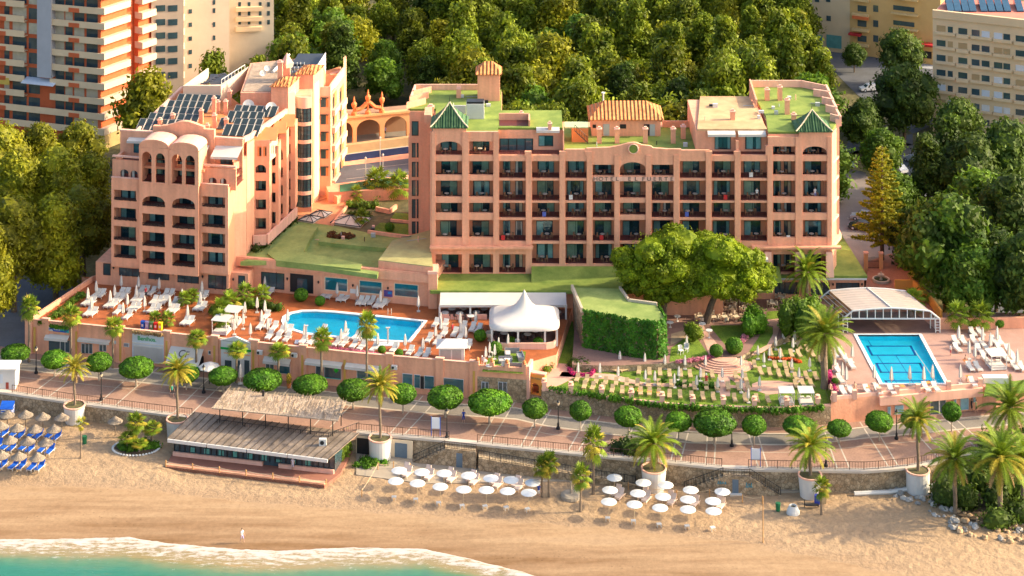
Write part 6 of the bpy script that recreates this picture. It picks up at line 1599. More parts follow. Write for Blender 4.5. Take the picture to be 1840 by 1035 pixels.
# =================== BEACH RESTAURANT ===================
BR=thing('beach_restaurant','low beach restaurant with slatted grey roof and pink front deck','restaurant',(0,0,0))
def xyz(px,py,z): return P(px,py,z)
a=xyz(301,788,3.3); b=xyz(590,825,3.3); c=xyz(645,778,4.0); d=xyz(350,740,4.0)
SLR=mat('weathered_slat_roof',(.17,.13,.10),.8,.3,.5,fine=.2,c2=(.27,.21,.16)); REED=mat('dry_reed_thatch',(.42,.32,.23),.95,.25,.9,fine=.35,bump=.6,bscale=6)
q=MB(SLR); dn=Vector((0,0,.12)); q.hexa([a-dn,b-dn,c-dn,d-dn],[a,b,c,d]); q.build('lower_roof',BR)
q=MB(mat('roof_batten',(.07,.055,.045),.8,.15,1))
for k in range(24):
    t=k/23; p0=a+(b-a)*t+Vector((0,0,.05)); p1=d+(c-d)*t+Vector((0,0,.05)); q.tube(p0,p1,.06,.06,4)
q.build('roof_batten',BR)
q=MB(WHITE)
for k in range(4):
    p0=a+(b-a)*(k/4+.003); p1=a+(b-a)*((k+1)/4-.003); o_=Vector((-.05,-.18,0)); q.hexa([p0+o_-Vector((0,0,.42)),p1+o_-Vector((0,0,.42)),p1-Vector((0,0,.42)),p0-Vector((0,0,.42))],[p0+o_,p1+o_,p1,p0])
q.build('rolled_blind',BR)
# glazed front
fa=xyz(312,815,1.0); fb=xyz(600,848,1.0); FWl=Wall(fa,fb)
q=MB(DGLASS,DARK); q.M=FWl.M(); Lr=FWl.L; q.box(0,Lr,.3,4.2,.4,3.0); q.use(DARK)
for k in range(31): q.box(Lr*k/30-.05,Lr*k/30+.05,.18,.299,1.2,3.0)
q.box(0,Lr,.2,.298,2.9,3.0); q.build('glazed_front',BR)
q=MB(mat('teal_table_glimpse',(.10,.32,.28),.6,.3,2)); q.M=FWl.M(); rr=random.Random(5)
for k in range(9): x=Lr*(.1+.09*k); q.box(x,x+.7,.24,.296,1.35,1.35+rr.uniform(.3,.75))
q.build('interior_table',BR)
q=MB(PINKL); q.M=FWl.M(); q.box(-.1,Lr*.56,-.1,.17,.5,1.25); q.box(Lr*.66,Lr,-.1,.17,.5,1.25); q.build('low_wall',BR)
q=MB(mat('pink_brown_deck',(.30,.13,.09),.8,.15,.8,fine=.1)); dkp=[xyz(297,838,.75),xyz(583,872,.75),xyz(612,850,.75),xyz(640,795,.75),xyz(318,800,.75)]
q.prism([p[:2] for p in dkp],-.5,.74); q.build('deck',BR)
q=MB(PINK); q.prism([p[:2] for p in (xyz(297,838,.75),xyz(583,872,.75),xyz(586,868,.75),xyz(300,834,.75))],-.5,.95); q.build('deck_kerb',BR)
q=MB(mat('rope_post_wood',(.55,.30,.12),.8,.15,2)); pts=[xyz(298+k*48,838+k*5.75,.95) for k in range(7)]
for p in pts: q.tube(p,p+Vector((0,0,.8)),.08,.08,6)
q.build('rope_post',BR); q=MB(mat('rope',(.6,.45,.28),.9,.1,3))
for p0,p1 in zip(pts[:-1],pts[1:]):
    for z in (.65,.35): q.path([p0+(p1-p0)*t+Vector((0,0,z-.15*math.sin(math.pi*t))) for t in (0,.25,.5,.75,1)],[.03]*5,4)
q.build('rope',BR)
# upper deck with reed pergola
UD=[xyz(398,768,3.25),xyz(590,792,3.25),xyz(650,772,3.25),xyz(640,750,3.25),xyz(405,735,3.25)]
q=MB(PAVE); ud=[(p.x,p.y) for p in (xyz(395,770,3.3),xyz(585,795,3.3),xyz(640,777,3.3))]+[(wline(640,641,0)[0][0],wline(640,641,0)[0][1]+.2),(wline(395,396,0)[0][0],wline(395,396,0)[0][1]+.2)]
q.prism(ud,2.4,3.3); q.build('upper_deck',BR)
a=xyz(380,733,6.1); b=xyz(607,756,6.1); c=xyz(622,722,6.5); d=xyz(408,700,6.5)
q=MB(REED); q.hexa([a-dn,b-dn,c-dn,d-dn],[a,b,c,d]); rr=random.Random(9)
for k in range(420):
    t=rr.random(); s=rr.random(); p0=a+(b-a)*t; p1=d+(c-d)*t; m_=p0+(p1-p0)*s; dr=(p1-p0).normalized(); m_.z+=.03; q.tube(m_,m_+dr*rr.uniform(.5,1.3)+Vector((rr.uniform(-.06,.06),0,rr.uniform(0,.09))),.035,.015,3)
q.build('reed_roof',BR)
for px,py,top in ((395,766,.0),(436,771,0),(477,776,0),(518,781,0),(558,787,0),(598,791,0),(613,765,0)):
    q=MB(IRON); p=xyz(px,py,3.3); q.tube(p,(p.x,p.y,6.1),.07,.07,5); q.build('pergola_post',BR)
rl=[xyz(x,768+(x-395)*.125,3.3) for x in (390,440,490,540,590)]+[xyz(645,772,3.3)]
railing('black railing around the upper deck of the beach restaurant',rl,1.0,IRON)
q=MB(WHITE,IRON); p=xyz(580,800,3.7); q.box(p.x-.5,p.x+.45,p.y,p.y+.5,3.55,4.45); q.use(IRON); q.tube((p.x-.1,p.y-.001,4),(p.x-.1,p.y-.03,4),.28,.28,10); q.build('air_conditioner',BR)
q=MB(IRON)
p=xyz(473,712,6.4); q.tube(p,p+Vector((0,0,.8)),.16,.16,6); q.build('chimney',BR)
# =================== FAR BUILDINGS ===================
def block(nm,label,px0,y0,px1,y1,H_,depth,m,zb=2.9,cat='building',roofm=None):
    w=Wall(P(px0,y0,3),P(px1,y1,3)); o=thing(nm,label,cat,(0,0,0)); q=MB(m); q.M=w.M(); q.box(0,w.L,0,depth,zb,H_); q.build('wall',o)
    if roofm: q=MB(roofm); q.M=w.M(); q.box(-.3,w.L+.3,-.3,depth+.3,H_+.001,H_+.4); q.build('roof',o)
    return o,w
RED=mat('brick_red_render',(.60,.13,.045),.8,.12,.5); BAND=mat('cream_balcony_band',(.74,.55,.34),.75,.06,.5)
# red and cream tower
AT=thing('apartment_tower','tall red apartment tower with cream balcony bands and a grey stair shaft','building',(0,0,0))
c0=P(187,268,3); ang=R(-22); c0=Vector((c0.x,c0.y,0))
fd=Vector((-math.cos(R(18)),math.sin(R(18)),0)); sdv=Vector((math.sin(R(32)),math.cos(R(32)),0))
TF=Wall(c0+fd*34,c0); TS=Wall(c0,c0+sdv*22)
q=MB(RED); far=c0+fd*34
q.prism([v2(c0+sdv*1.2+fd*1.2),v2(c0+sdv*20+fd*1.5),v2(far+sdv*20),v2(far+sdv*1.2)],2.9,50); q.build('wall',AT)
nf=12; ph=2.85; z0b=5.6
rr=random.Random(21)
YEL=mat('yellow_awning',(.62,.42,.08),.7,.1,1)
def mk(face,u0,u1,z,mm,dep=1.3,h=1.2,nm='balcony'):
    q=MB(mm); q.M=face.M(); q.box(u0,u1,-.15,.0,z,z+h); q.box(u0,u1,.001,dep,z,z+.15); return q.build(nm,AT)
LF_=TF.L
def uf(px): return TF.u(px)
for k in range(nf):
    z=z0b+k*ph
    low=k<2
    # front
    mk(TF,0 if low else uf(90),LF_,z,BAND)
    if not low: mk(TF,0,uf(44),z,BAND)
    q=MB(RED); q.M=TF.M(); q.box(uf(124),uf(143),-.2,-.151,z-.02,z+.8); q.box(uf(-5),uf(11),-.2,-.151,z-.02,z+.8); q.build('balcony_panel',AT)
    # side
    q=MB(mat('white_balcony_band',(.60,.48,.36),.7,.05,1)); q.M=TS.M(); 
    q.box(-.1,7.2,-.15,.8,z,z+1.25); q.box(9.3,21.5,-1.2,.8,z,z+1.25); q.build('balcony',AT)
    # windows
    q=MB(DGLASS,mat('cream_blind',(.55,.48,.34),.8,.15,1)); q.M=TF.M()
    for a,b in ((2,11),(17,42),(46,66),(94,110),(112,125),(128,146),(150,176)):
        if low or not(60<a<92):
            q.use(DGLASS if rr.random()<.72 else _m['cream_blind']); q.box(uf(a),uf(b),1.12,1.18,z+.4,z+2.5)
    q.build('window',AT)
    q=MB(DGLASS); q.M=TS.M()
    for a in (1.0,4.5,11,15.5): q.box(a,a+1.2,.93,1.05,z+1.4,z+2.5)
    q.build('side_window',AT)
q=MB(RED); q.M=TS.M(); q.box(-.0,7.0,.81,1.6,2.9,50); q.box(9.4,21.4,.0,1.6,2.9,50); q.box(7.0,9.3,1.2,2,2.9,50); q.build('side_wall',AT)
q=MB(mat('grey_stair_shaft',(.42,.42,.44),.7,.06,.5)); q.M=TF.M(); q.box(uf(69),uf(94),-.5,1.3,15.5,52)
q.build('stair_shaft',AT)
q=MB(PALEB); q.M=TF.M(); q.hexa([(uf(43),-1.2,14.2),(uf(101),-1.2,14.2),(uf(101),1,14.6),(uf(43),1,14.6)],[(uf(43),-1.2,14.3),(uf(101),-1.2,14.3),(uf(101),1,14.9),(uf(43),1,14.9)]); q.build('canopy_roof',AT)
q=MB(YEL); q.M=TF.M(); q.box(uf(0),uf(17),-.2,.1,13.3,14.6); q.build('awning',AT)
q=MB(mat('tan_base',(.5,.36,.16),.8,.15,.6)); q.prism([v2(c0+sdv*.2),v2(c0+sdv*20),v2(c0+sdv*20+fd*4),v2(c0+fd*4+sdv*.2)],2.9,5.5); q.build('base_storey',AT)
# other far blocks
def gridwin(o,w,xs,ys,ww,hh,m=DGLASS,nm='window',d=.02):
    for y in ys:
        q=MB(m)
        for x in xs: wbox(q,w,x,y,x+ww,y+hh,-d-.06,-.002)
        q.build(nm,o)
o,w=block('apartment_block','beige apartment block with strip windows behind the red tower',272,236,330,232,50,14,mat('beige_render',(.50,.38,.28),.85,.08,.4))
gridwin(o,w,(280,302),(10,35,59,83,105,130),17,10)
o,w=block('apartment_block','plain pinkish slab block with small square windows rising above the trees',322,215,412,205,52,16,mat('pinkish_beige_render',(.56,.42,.31),.85,.06,.4))
gridwin(o,w,(339,),(17,41,66,90,115),6,7); gridwin(o,w,(383,),(0,15,40,64),4,8)
o,w=block('apartment_block','cream apartment block with stacked balconies at the upper edge left of the woods',388,190,492,186,54,14,mat('light_cream_render',(.62,.52,.38),.85,.06,.4))
gridwin(o,w,(403,),(10,30,50),4,6); gridwin(o,w,(428,445,465,480),(4,20,36),5,8)
q=MB(BAND)
for y in (14,32,50): wbox(q,w,424,y,470,y+6,-.8,-.002)
q.build('balcony_band',o)
# right side: beige block with many windows
BG=mat('sand_yellow_render',(.66,.50,.31),.85,.08,.3)
o,w=block('apartment_block','large sand coloured apartment block with red roof and blue solar panels',1676,246,1900,276,26.8,16,BG)
q=MB(mat('red_roof_deck',(.62,.20,.14),.8,.1,.5)); q.M=w.M(); q.box(.2,w.L,.4,15.8,26.801,26.9); q.build('roof',o)
q=MB(BG,CREAM); q.M=w.M(); q.box(0,w.L,-.3,.39,26.0,27.5); q.build('parapet',o)
rr=random.Random(33)
WB2=[mat('white_blind',(.6,.6,.6),.6,.1,1),DGLASS,DGLASS,DGLASS,mat('tan_blind',(.4,.28,.14),.7,.1,1),DGLASS,PALEB]
for k in range(8):
    q=MB(DGLASS,BG); y=44+k*26.5
    for x,ww in ((1683,16),(1703,9),(1722,16),(1746,14),(1764,14),(1786,15),(1803,12),(1825,18)):
        q.use(rr.choice(WB2)); s=0; wbox(q,w,x,y+s+(x-1676)*.13,x+ww,y+s+12.5+(x-1676)*.13,-.06,-.002)
    q.build('window',o)
    q=MB(BG); 
    for x0,x1 in ((1680,1716),(1718,1740),(1744,1782),(1784,1818),(1822,1850)): wbox(q,w,x0,y+12+(x0-1676)*.13,x1,y+21+(x0-1676)*.13,-.5,-.07)
    q.build('balcony',o)
for i,x in enumerate((1703,1716,1730,1743,1763,1777,1791,1805,1828)):
    q=MB(mat('blue_solar_glass',(.02,.07,.12),.2,.2,1,spec=.6)); p=P(x,22,26.9); q.hexa([(p.x,p.y,26.95),(p.x+1.3,p.y,26.95),(p.x+2.0,p.y+6,26.95),(p.x+.7,p.y+6,26.95)],[(p.x,p.y,27.2),(p.x+1.3,p.y,27.2),(p.x+2.0,p.y+6,28.4),(p.x+.7,p.y+6,28.4)])
    tag(q.build('roof_solar_array'),'long blue solar array on the red roof at the upper right, %s'%nth(i,9),'solar panel','blue solar panels at the upper right')
o,w=block('apartment_block','yellow apartment block with red shopfront awning beyond the street trees',1527,96,1690,118,50,16,mat('warm_yellow_render',(.58,.38,.15),.85,.08,.3))
YB2=mat('yellow_band',(.62,.44,.20),.8,.06,.4)
for k in range(4):
    y=-18+k*27
    q=MB(DGLASS); 
    for x,ww in ((1541,16),(1569,9),(1605,38)): wbox(q,w,x,y,x+ww,y+13,-.08,-.002)
    q.build('window',o)
    q=MB(YB2); wbox(q,w,1530,y+15,1560,y+23,-1.0,-.081); wbox(q,w,1600,y+14,1648,y+22,-1.2,-.081); q.build('balcony',o)
q=MB(mat('red_awning',(.45,.03,.03),.7,.1,1),mat('orange_awning',(.65,.16,.05),.7,.1,1)); q.use(_m['red_awning']); wbox(q,w,1594,75,1676,82,-2.2,-.002); wbox(q,w,1524,60,1545,66,-1.5,-.002); q.use(_m['orange_awning']); wbox(q,w,1531,28,1560,37,-1.3,-1.01); q.build('awning',o)
q=MB(DARK,WHITE,mat('dark_green_shop',(.02,.16,.10),.6,.1,1)); q.use(DARK); wbox(q,w,1602,84,1674,106,-.1,-.002); q.use(_m['dark_green_shop']); wbox(q,w,1632,88,1656,106,-.13,-.101); q.use(WHITE); wbox(q,w,1620,88,1632,104,-.13,-.101); q.build('shop_front',o)
o,w=block('apartment_block','plain cream block with a teal shop window beside the round balcony building',1458,88,1527,96,50,14,mat('cream_render_far',(.60,.46,.28),.85,.06,.3))
gridwin(o,w,(1464,1485),(28,),8,10); gridwin(o,w,(1464,1484),(-6,),8,10)
q=MB(mat('teal_shop',(.10,.28,.26),.5,.2,1),DARK); q.use(_m['teal_shop']); wbox(q,w,1464,62,1478,85,-.1,-.002); wbox(q,w,1485,62,1512,88,-.1,-.002); q.build('shop_window',o)
o,w=block('apartment_block','white apartment block with rounded white balconies at the top edge',1360,75,1436,75,50,10,mat('off_white_render',(.60,.56,.50),.85,.05,.4))
for k in range(4):
    q=MB(WHITE,RED); p=w.pt(1438,-8+k*25,0); 
    q.lathe([(.3,p.z-.25),(3.4,p.z-.2),(3.4,p.z+.75),(3.2,p.z+.75),(3.2,p.z-.05),(.3,p.z-.05)],20,c=(p.x,p.y+.6)); q.build('round_balcony',o)
gridwin(o,w,(1383,1400,1415),(-6,19,43),9,10)
# street surfaces at the upper right
sheet('street',[(1480,90),(1700,110),(1700,215),(1640,240),(1540,170),(1500,130)],2.9,ASPH2)
sheet('street',[(1512,280),(1535,230),(1600,260),(1640,330),(1660,420),(1690,470),(1760,560),(1840,640),(1840,560),(1790,480),(1700,330),(1640,260),(1640,240)],2.91,ASPH2)
sheet('pavement',[(1600,104),(1690,112),(1690,125),(1600,118)],2.95,mat('light_pavement',(.30,.31,.33),.9,.1,.5))
sheet('street',[(1513,300),(1555,310),(1600,400),(1620,470),(1560,480),(1530,420),(1510,380)],5.2,mat('car_park_asphalt',(.22,.18,.16),.9,.12,.4,fine=.1))
q=MB(mat('car_park_asphalt',(.22,.18,.16))); q.prism([gz(a,b,5.19) for a,b in ((1513,300),(1555,310),(1600,400),(1640,470),(1560,520),(1500,500),(1500,380))],2.8,5.19); tag(q.build('car_park_ground'),kind='structure')
q=MB(LINE)
for (x0,y0,x1,y1) in ((1522,392,1537,397),(1537,428,1549,435),(1530,408,1545,415)):
    a,b=P(x0,y0,5.22),P(x1,y1,5.22); q.sheet([(a.x,a.y),(b.x,b.y),(b.x,b.y+.2),(a.x,a.y+.2)],5.225)
tag(q.build('parking_lines'),kind='structure')
sheet('street',[(-80,520),(50,500),(150,455),(130,520),(50,575),(50,640),(-80,640)],2.92,ASPH2)
sheet('pavement',[(1790,470),(1800,480),(1840,545),(1850,540),(1850,515),(1810,465)],2.96,mat('light_pavement',(.3,.31,.33)))
# =================== VEGETATION ===================
LF=dict(
 forest=leafmat('leaves_forest_pine',(.055,.105,.008),(.22,.25,.012),.35),
 olive=leafmat('leaves_olive_pine',(.14,.17,.008),(.31,.29,.012),.3),
 dark=leafmat('leaves_dark_green',(.032,.068,.010),(.085,.13,.014),.25),
 mid=leafmat('leaves_mid_green',(.05,.12,.010),(.13,.21,.014),.25),
 stone=leafmat('leaves_stone_pine',(.12,.20,.006),(.26,.32,.010),.05),
 topi=leafmat('leaves_clipped_ficus',(.045,.15,.008),(.12,.25,.012),.18,trans=.25),
 palm=leafmat('palm_leaf_green',(.10,.18,.012),(.22,.29,.02),.15,trans=.3),
 palmy=leafmat('palm_leaf_yellowing',(.30,.27,.02),(.42,.33,.04),.12,trans=.3),
 dry=leafmat('palm_leaf_dry',(.30,.19,.08),(.40,.27,.12),.1,trans=.15),
 ivy=leafmat('ivy_leaves',(.03,.13,.008),(.07,.20,.012),.05,trans=.2))
BARK=mat('bark',(.12,.085,.06),.9,.3,2,fine=.3); PBARK=mat('palm_bark',(.20,.15,.105),.9,.25,2,fine=.35); PALEBARK=mat('pale_bark',(.42,.34,.26),.9,.15,2)
def rvec(r):
    while True:
        v=Vector((r.uniform(-1,1),r.uniform(-1,1),r.uniform(-1,1)))
        if .05<v.length<1: return v.normalized()
def leaf(mb,p,n,s,r,tone,asp=1.6):
    a=n.cross(rvec(r)); 
    if a.length<.1: a=n.cross(Vector((.3,.9,.1)))
    a.normalize(); b=n.cross(a); a*=s*.5*asp; b*=s*.5
    mb.add([p-a,p-b*.8+a*.1,p+a,p+b*.8+a*.1],[(0,1,2,3)],tone)
def ico(mb,c,r,rnd,sub=2,amp=.15,tone=.35):
    bm=bmesh.new(); bmesh.ops.create_icosphere(bm,subdivisions=sub,radius=1); o=rnd.uniform(0,99)
    vs=[]
    for v in bm.verts:
        k=1+amp*2*noise.noise(v.co*2+Vector((o,o,o))); vs.append((c[0]+v.co.x*r[0]*k,c[1]+v.co.y*r[1]*k,c[2]+v.co.z*r[2]*k))
    mb.add(vs,[tuple(v.index for v in f.verts) for f in bm.faces],tone); bm.free()
def crown(mat_,clumps,n,s,seed,core=.78,flat=1.0,fuzz=0):
    r=random.Random(seed); mb=MB(mat_)
    for (c,rad) in clumps:
        c=Vector(c); rr_=Vector(rad) if hasattr(rad,'__len__') else Vector((rad,rad,rad*flat)); t0=r.uniform(.2,.75)
        if core: ico(mb,c,rr_*core,r,1 if n<200 else 2,.2,t0*.8)  # added opaque core blocks light, its darker tone paints shade inside the clump
        k=int(n*(rr_.x*rr_.y)**.5/ (rr_.x if n<0 else 1)) if False else n
        for i in range(k):
            d=rvec(r); rad_=r.uniform(.72-fuzz*.15,1.12+fuzz*.3); o=1+.35*noise.noise(d*2.6+c)
            p=c+Vector((d.x*rr_.x,d.y*rr_.y,d.z*rr_.z))*rad_*o
            nn=(d+rvec(r)*.75).normalized(); leaf(mb,p,nn,s*r.uniform(.6,1.35),r,min(1,max(0,t0+r.uniform(-.25,.3))))
    return mb
def limbs(o,base_r,h,clumps,seed,m=BARK,lean=(0,0),k=6):
    r=random.Random(seed); q=MB(m); top=Vector((lean[0],lean[1],h)); q.path([(0,0,-.3),(lean[0]*.3,lean[1]*.3,h*.35),tuple(top*.7),tuple(top)],[base_r,base_r*.8,base_r*.6,base_r*.35],8)
    for c,rad in r.sample(clumps,min(k,len(clumps))):
        c=Vector(c); st=top*r.uniform(.45,.85); mid=(st+c)/2+Vector((0,0,-.3)); q.path([st,mid,c],[base_r*.4,base_r*.28,base_r*.12],5)
    q.build('trunk',o)
def tree_proto(cat,nm,mat_,h,R_,nc,n,s,seed,shape='round',trunk=.3):
    r=random.Random(seed); cl=[]; fz=0; ks=1
    if nm in('pine_tree','conifer_tree'): fz=1; ks=.78; nc=int(nc*1.6); n=int(n*.8)
    for i in range(nc):
        t=i/(nc-1); a=i*2.4+r.uniform(-.4,.4)
        if shape=='cone': z=h*(.28+.68*t); rad=R_*(1-.72*t)*r.uniform(.75,1.05); rc=ks*R_*(.50-.20*t)*r.uniform(.85,1.2)
        elif shape=='round': z=h*(.40+.52*t); rad=R_*math.sin(math.pi*(.25+.68*t))*r.uniform(.45,.95); rc=ks*R_*.42*r.uniform(.8,1.25)
        elif shape=='tall': z=h*(.25+.70*t); rad=R_*(.8-.45*t)*r.uniform(.4,.9); rc=ks*R_*.42*r.uniform(.8,1.2)
        cl.append(((rad*.8*math.cos(a),rad*.8*math.sin(a),z),(rc,rc,rc*r.uniform(.75,1.05))))
    cl.append(((0,0,h*.6),(R_*.55,R_*.55,h*.24)))
    o=thing(nm,'',cat); limbs(o,trunk,h*.75,cl,seed); crown(mat_,cl,n,s,seed,core=.78-.16*fz,fuzz=fz).build('crown',o); return Proto(o)
TP={'f0':tree_proto('tree','pine_tree',LF['forest'],14,4.6,15,230,.5,1,'cone'),'f1':tree_proto('tree','pine_tree',LF['olive'],12.5,4.8,15,230,.5,2,'round'),
 'f2':tree_proto('tree','pine_tree',LF['forest'],15.5,4.2,16,220,.5,3,'tall'),'f3':tree_proto('tree','pine_tree',LF['olive'],14,4.6,15,230,.5,4,'cone'),'f4':tree_proto('tree','broadleaf_tree',LF['mid'],11.5,4.8,14,240,.5,5,'round'),
 'f5':tree_proto('tree','pine_tree',LF['forest'],13,5.0,17,220,.5,16,'round'),
 'd0':tree_proto('tree','broadleaf_tree',LF['dark'],12,5,16,280,.45,6,'round'),'d1':tree_proto('tree','conifer_tree',LF['dark'],15,4,16,260,.45,7,'cone'),'m0':tree_proto('tree','broadleaf_tree',LF['mid'],10,4.5,16,300,.42,8,'round'),
 'f6':tree_proto('tree','conifer_tree',LF['forest'],18,3.6,20,230,.42,26,'cone'),
 'b0':tree_proto('tree','leafy_tree',LF['olive'],17,5.6,26,420,.42,9,'round',.5),'b1':tree_proto('tree','leafy_tree',LF['olive'],17,5.4,26,420,.42,10,'tall',.5)}
# forest on the park behind the hotels
rf=random.Random(77); pts=[]; Y=338
spots=[]
while Y<486:
    x0=(268-CX)*Y/F; x1=(1500-CX)*Y/F; X=x0+rf.uniform(0,6)
    while X<x1:
        x=X+rf.uniform(-2,2); y=Y+rf.uniform(-3,3); px=CX+x*F/y; ok=True
        if 560<px<790 and y<404: ok=False
        if px<600 and y<352: ok=False
        if px>740 and y<337: ok=False
        if px<505 and y>383: ok=False
        if px<330 and y>376: ok=False
        if px>1440 and y>405: ok=False
        if px>1350 and y>450: ok=False
        if ok: spots.append((x,y,px))
        X+=8.6
    Y+=8.3
rows_={}
KN={'d1':'dark pointed conifer','f6':'tall narrow green conifer','f0':'pointed green pine','f1':'rounded olive green pine','f2':'tall slim green pine','f3':'pointed olive green pine','f4':'rounded bright green broadleaf','f5':'broad lumpy green pine'}
for i,(x,y,px) in enumerate(spots):
    k=rf.choice(['f4','f0','f1','f2','f3','f5','d1','f0','f2','f6','f6'])
    rows_.setdefault((k,int((y-330)//17)),[]).append((x,y))
RWN=['in the row hugging the hotels','in the second row of the park','in the third row of the park','in the fourth row of the park','in the middle of the park','in the sixth row of the park','in the seventh row of the park','in the far eighth row','in the farthest row','at the upper edge']
for (k,r_),l in rows_.items():
    l.sort(key=lambda p:p[0]/p[1])
    for i,(x,y) in enumerate(l):
        sc=rf.uniform(.85,1.3); 
        if 600<CX+x*F/y<780: sc*=.85
        TP[k].put((x,y,2.8),rf.uniform(0,6.28),'%s %s, %s there'%(KN[k],RWN[min(r_,9)],nth(i,len(l))),sc=(sc,sc,sc*rf.uniform(.9,1.12)),group='trees of the park behind the hotels')
def puttree(k,px,py,sc,label,z=2.9,grp=None,rz=None):
    p=P(px,py,z); 
    return TP[k].put((p.x,p.y,z-.1),rf.uniform(0,6) if rz is None else rz,label,sc=sc,group=grp)
LB_=[('b0',25,560,1.0,'large olive green leafy tree at the left edge lowest on the slope'),('b1',100,545,.95,'large leafy tree left of the sun terrace behind the fan palms'),('b0',150,505,.85,'leafy tree overhanging the left corner of the sun terrace wall'),('b1',30,480,1.05,'big leafy tree at the left edge above its lower neighbour'),('b0',105,462,1.0,'big leafy tree halfway up the slope left of the hotel'),('b1',165,450,.9,'leafy tree touching the left side of the hotel'),('b0',5,420,1.05,'leafy tree cut by the left edge below the red tower'),('b1',70,400,.95,'leafy tree right below the red apartment tower'),('b0',140,385,.9,'topmost leafy tree between red tower and hotel'),('b1',-25,600,.95,'leafy tree mostly cut off by the left edge')]
for a in LB_: puttree(*a,grp='big leafy trees left of the hotel')
RB__=[('d0',1618,155,.95,'dark tree before the red shop awning'),('m0',1583,330,.95,'bright green round tree right beside the hotel corner'),('d0',1550,280,.85,'dark tree above the bright round street tree'),('d0',1625,262,1.25,'large dark street tree in the middle of the junction'),('d0',1660,225,.8,'small dark tree at the corner of the sand coloured block'),('d1',1700,370,1.05,'dark cone shaped tree left of the dark mass'),('d1',1668,400,1.0,'dark cone shaped tree beside the sloping street'),('d0',1745,400,1.2,'dark round tree below the sand coloured block'),('d0',1810,385,1.3,'dark round tree at the right edge below the block'),('m0',1760,460,1.35,'mid green tree in front of the dark mass'),('d0',1820,490,1.25,'dark tree at the right edge halfway down'),('m0',1700,560,1.7,'great rounded green tree behind the glass pool cover'),('m0',1745,590,1.2,'green tree right of the great rounded one'),('d0',1655,515,1.0,'dark tree behind the araucaria trunk'),('m0',1610,420,1.0,'green tree beside the car park'),('d0',1790,560,1.0,'dark tree below the curving street at right'),('d0',1535,130,.5,'small clipped dark street tree beside the junction'),('m0',1560,245,.7,'small tree with yellow green top at the junction'),('d0',1850,600,1.2,'dark tree cut by the right edge behind the boundary wall'),('d0',1725,300,1.0,'dark tree at the foot of the sand coloured block'),('m0',1650,470,.8,'green tree between the araucaria and the great rounded tree')]
for a in RB__: puttree(*a,grp='street trees on the right')
for a in (('f2',1400,165,1.1,'tall green cypress like tree rising over the right hotel roof'),('f0',1455,190,1.0,'pointed tree behind the right corner of the hotel roof'),('f2',1475,215,.9,'slim tree right behind the hotel corner'),('f0',1430,150,1.05,'pointed tree above the roof near the white round balconies')): puttree(*a)
# araucaria
p=P(1585,478,5.2); random.seed(1); o=thing('araucaria_tree','slim araucaria with open tiers of yellow green branches right of the hotel','tree',tuple(p))
q=MB(BARK); q.path([(0,0,-.3),(0,0,8),(0,0,19)],[.38,.25,.05],8); q.build('trunk',o)
q=MB(LF['olive']); r=random.Random(8)
for k in range(17):
    z=4+k*.9; L0=4.6*(1-k/17.5)**.8+.3; nb=6
    for j in range(nb):
        a=2*math.pi*j/nb+k*.5; d=Vector((math.cos(a),math.sin(a),0)); 
        for i in range(int(L0*46)):
            t=r.uniform(.12,1); c=d*L0*t+Vector((0,0,z+.35*t*t*L0*.4)); c+=Vector((-d.y,d.x,0))*r.uniform(-1,1)*.6*(1.2-t)*min(1,L0/2)+Vector((0,0,r.uniform(-.1,.1)))
            leaf(q,c,(Vector((0,0,1))+rvec(r)*.8).normalized(),r.uniform(.2,.42),r,r.uniform(.3,1))
        q.tube((0,0,z),tuple(d*L0+Vector((0,0,z+.14*L0*.4))),.05,.02,4)
q.build('crown',o)
# stone pines in the garden
def stonepine(px,py,z,clpx,label,seed,lean):
    p=P(px,py,z); o=thing('stone_pine',label,'tree',tuple(p)); cl=[]
    for (x,y,rr_,dy) in clpx:
        Yc=p.y+dy; c=PD(x,y,Yc)-p; R0=rr_*Yc/F; cl.append((tuple(c),(R0,R0*.95,R0*.62)))
    h=max(c[0][2] for c in cl)*.7
    limbs(o,.6,h,cl,seed,lean=lean,k=len(cl)); r=random.Random(seed); big=[]
    for c,rad in cl:
        big.append((c,rad))
        for i in range(12):
            d=rvec(r); d.z=abs(d.z)*.9-.15; q_=Vector(c)+Vector((d.x*rad[0],d.y*rad[1],d.z*rad[2]))*.85; rr2=rad[0]*r.uniform(.24,.40); big.append((tuple(q_),(rr2,rr2,rr2*.85)))
    crown(LF['stone'],big,300,.26,seed,core=.86).build('crown',o)
stonepine(1190,575,ZU,[(1140,478,38,0),(1175,450,42,0),(1215,435,42,1),(1255,450,42,2),(1200,480,45,-1),(1240,485,40,0),(1120,462,24,0),(1178,520,20,-2),(1280,445,34,2),(1225,508,30,-1),(1160,500,28,-1),(1200,512,30,-1),(1130,492,26,-1),(1250,520,24,-2),(1175,535,15,-2),(1222,528,26,-1),(1150,515,26,-1),(1262,495,32,0),(1190,535,18,-2),(1262,440,34,2),(1285,470,34,1)],'huge left stone pine with a spreading crown over the garden terrace',5,(1.0,0))
stonepine(1268,580,ZU,[(1300,455,38,0),(1335,465,34,0),(1300,495,36,-1),(1345,500,34,-1),(1368,488,26,0),(1290,515,28,-2),(1325,515,28,-2),(1375,510,18,-1),(1265,470,26,1),(1300,525,22,-2),(1340,528,22,-2),(1275,500,26,-1)],'right stone pine whose yellow green crown hangs over the dining tables',6,(2.5,0))
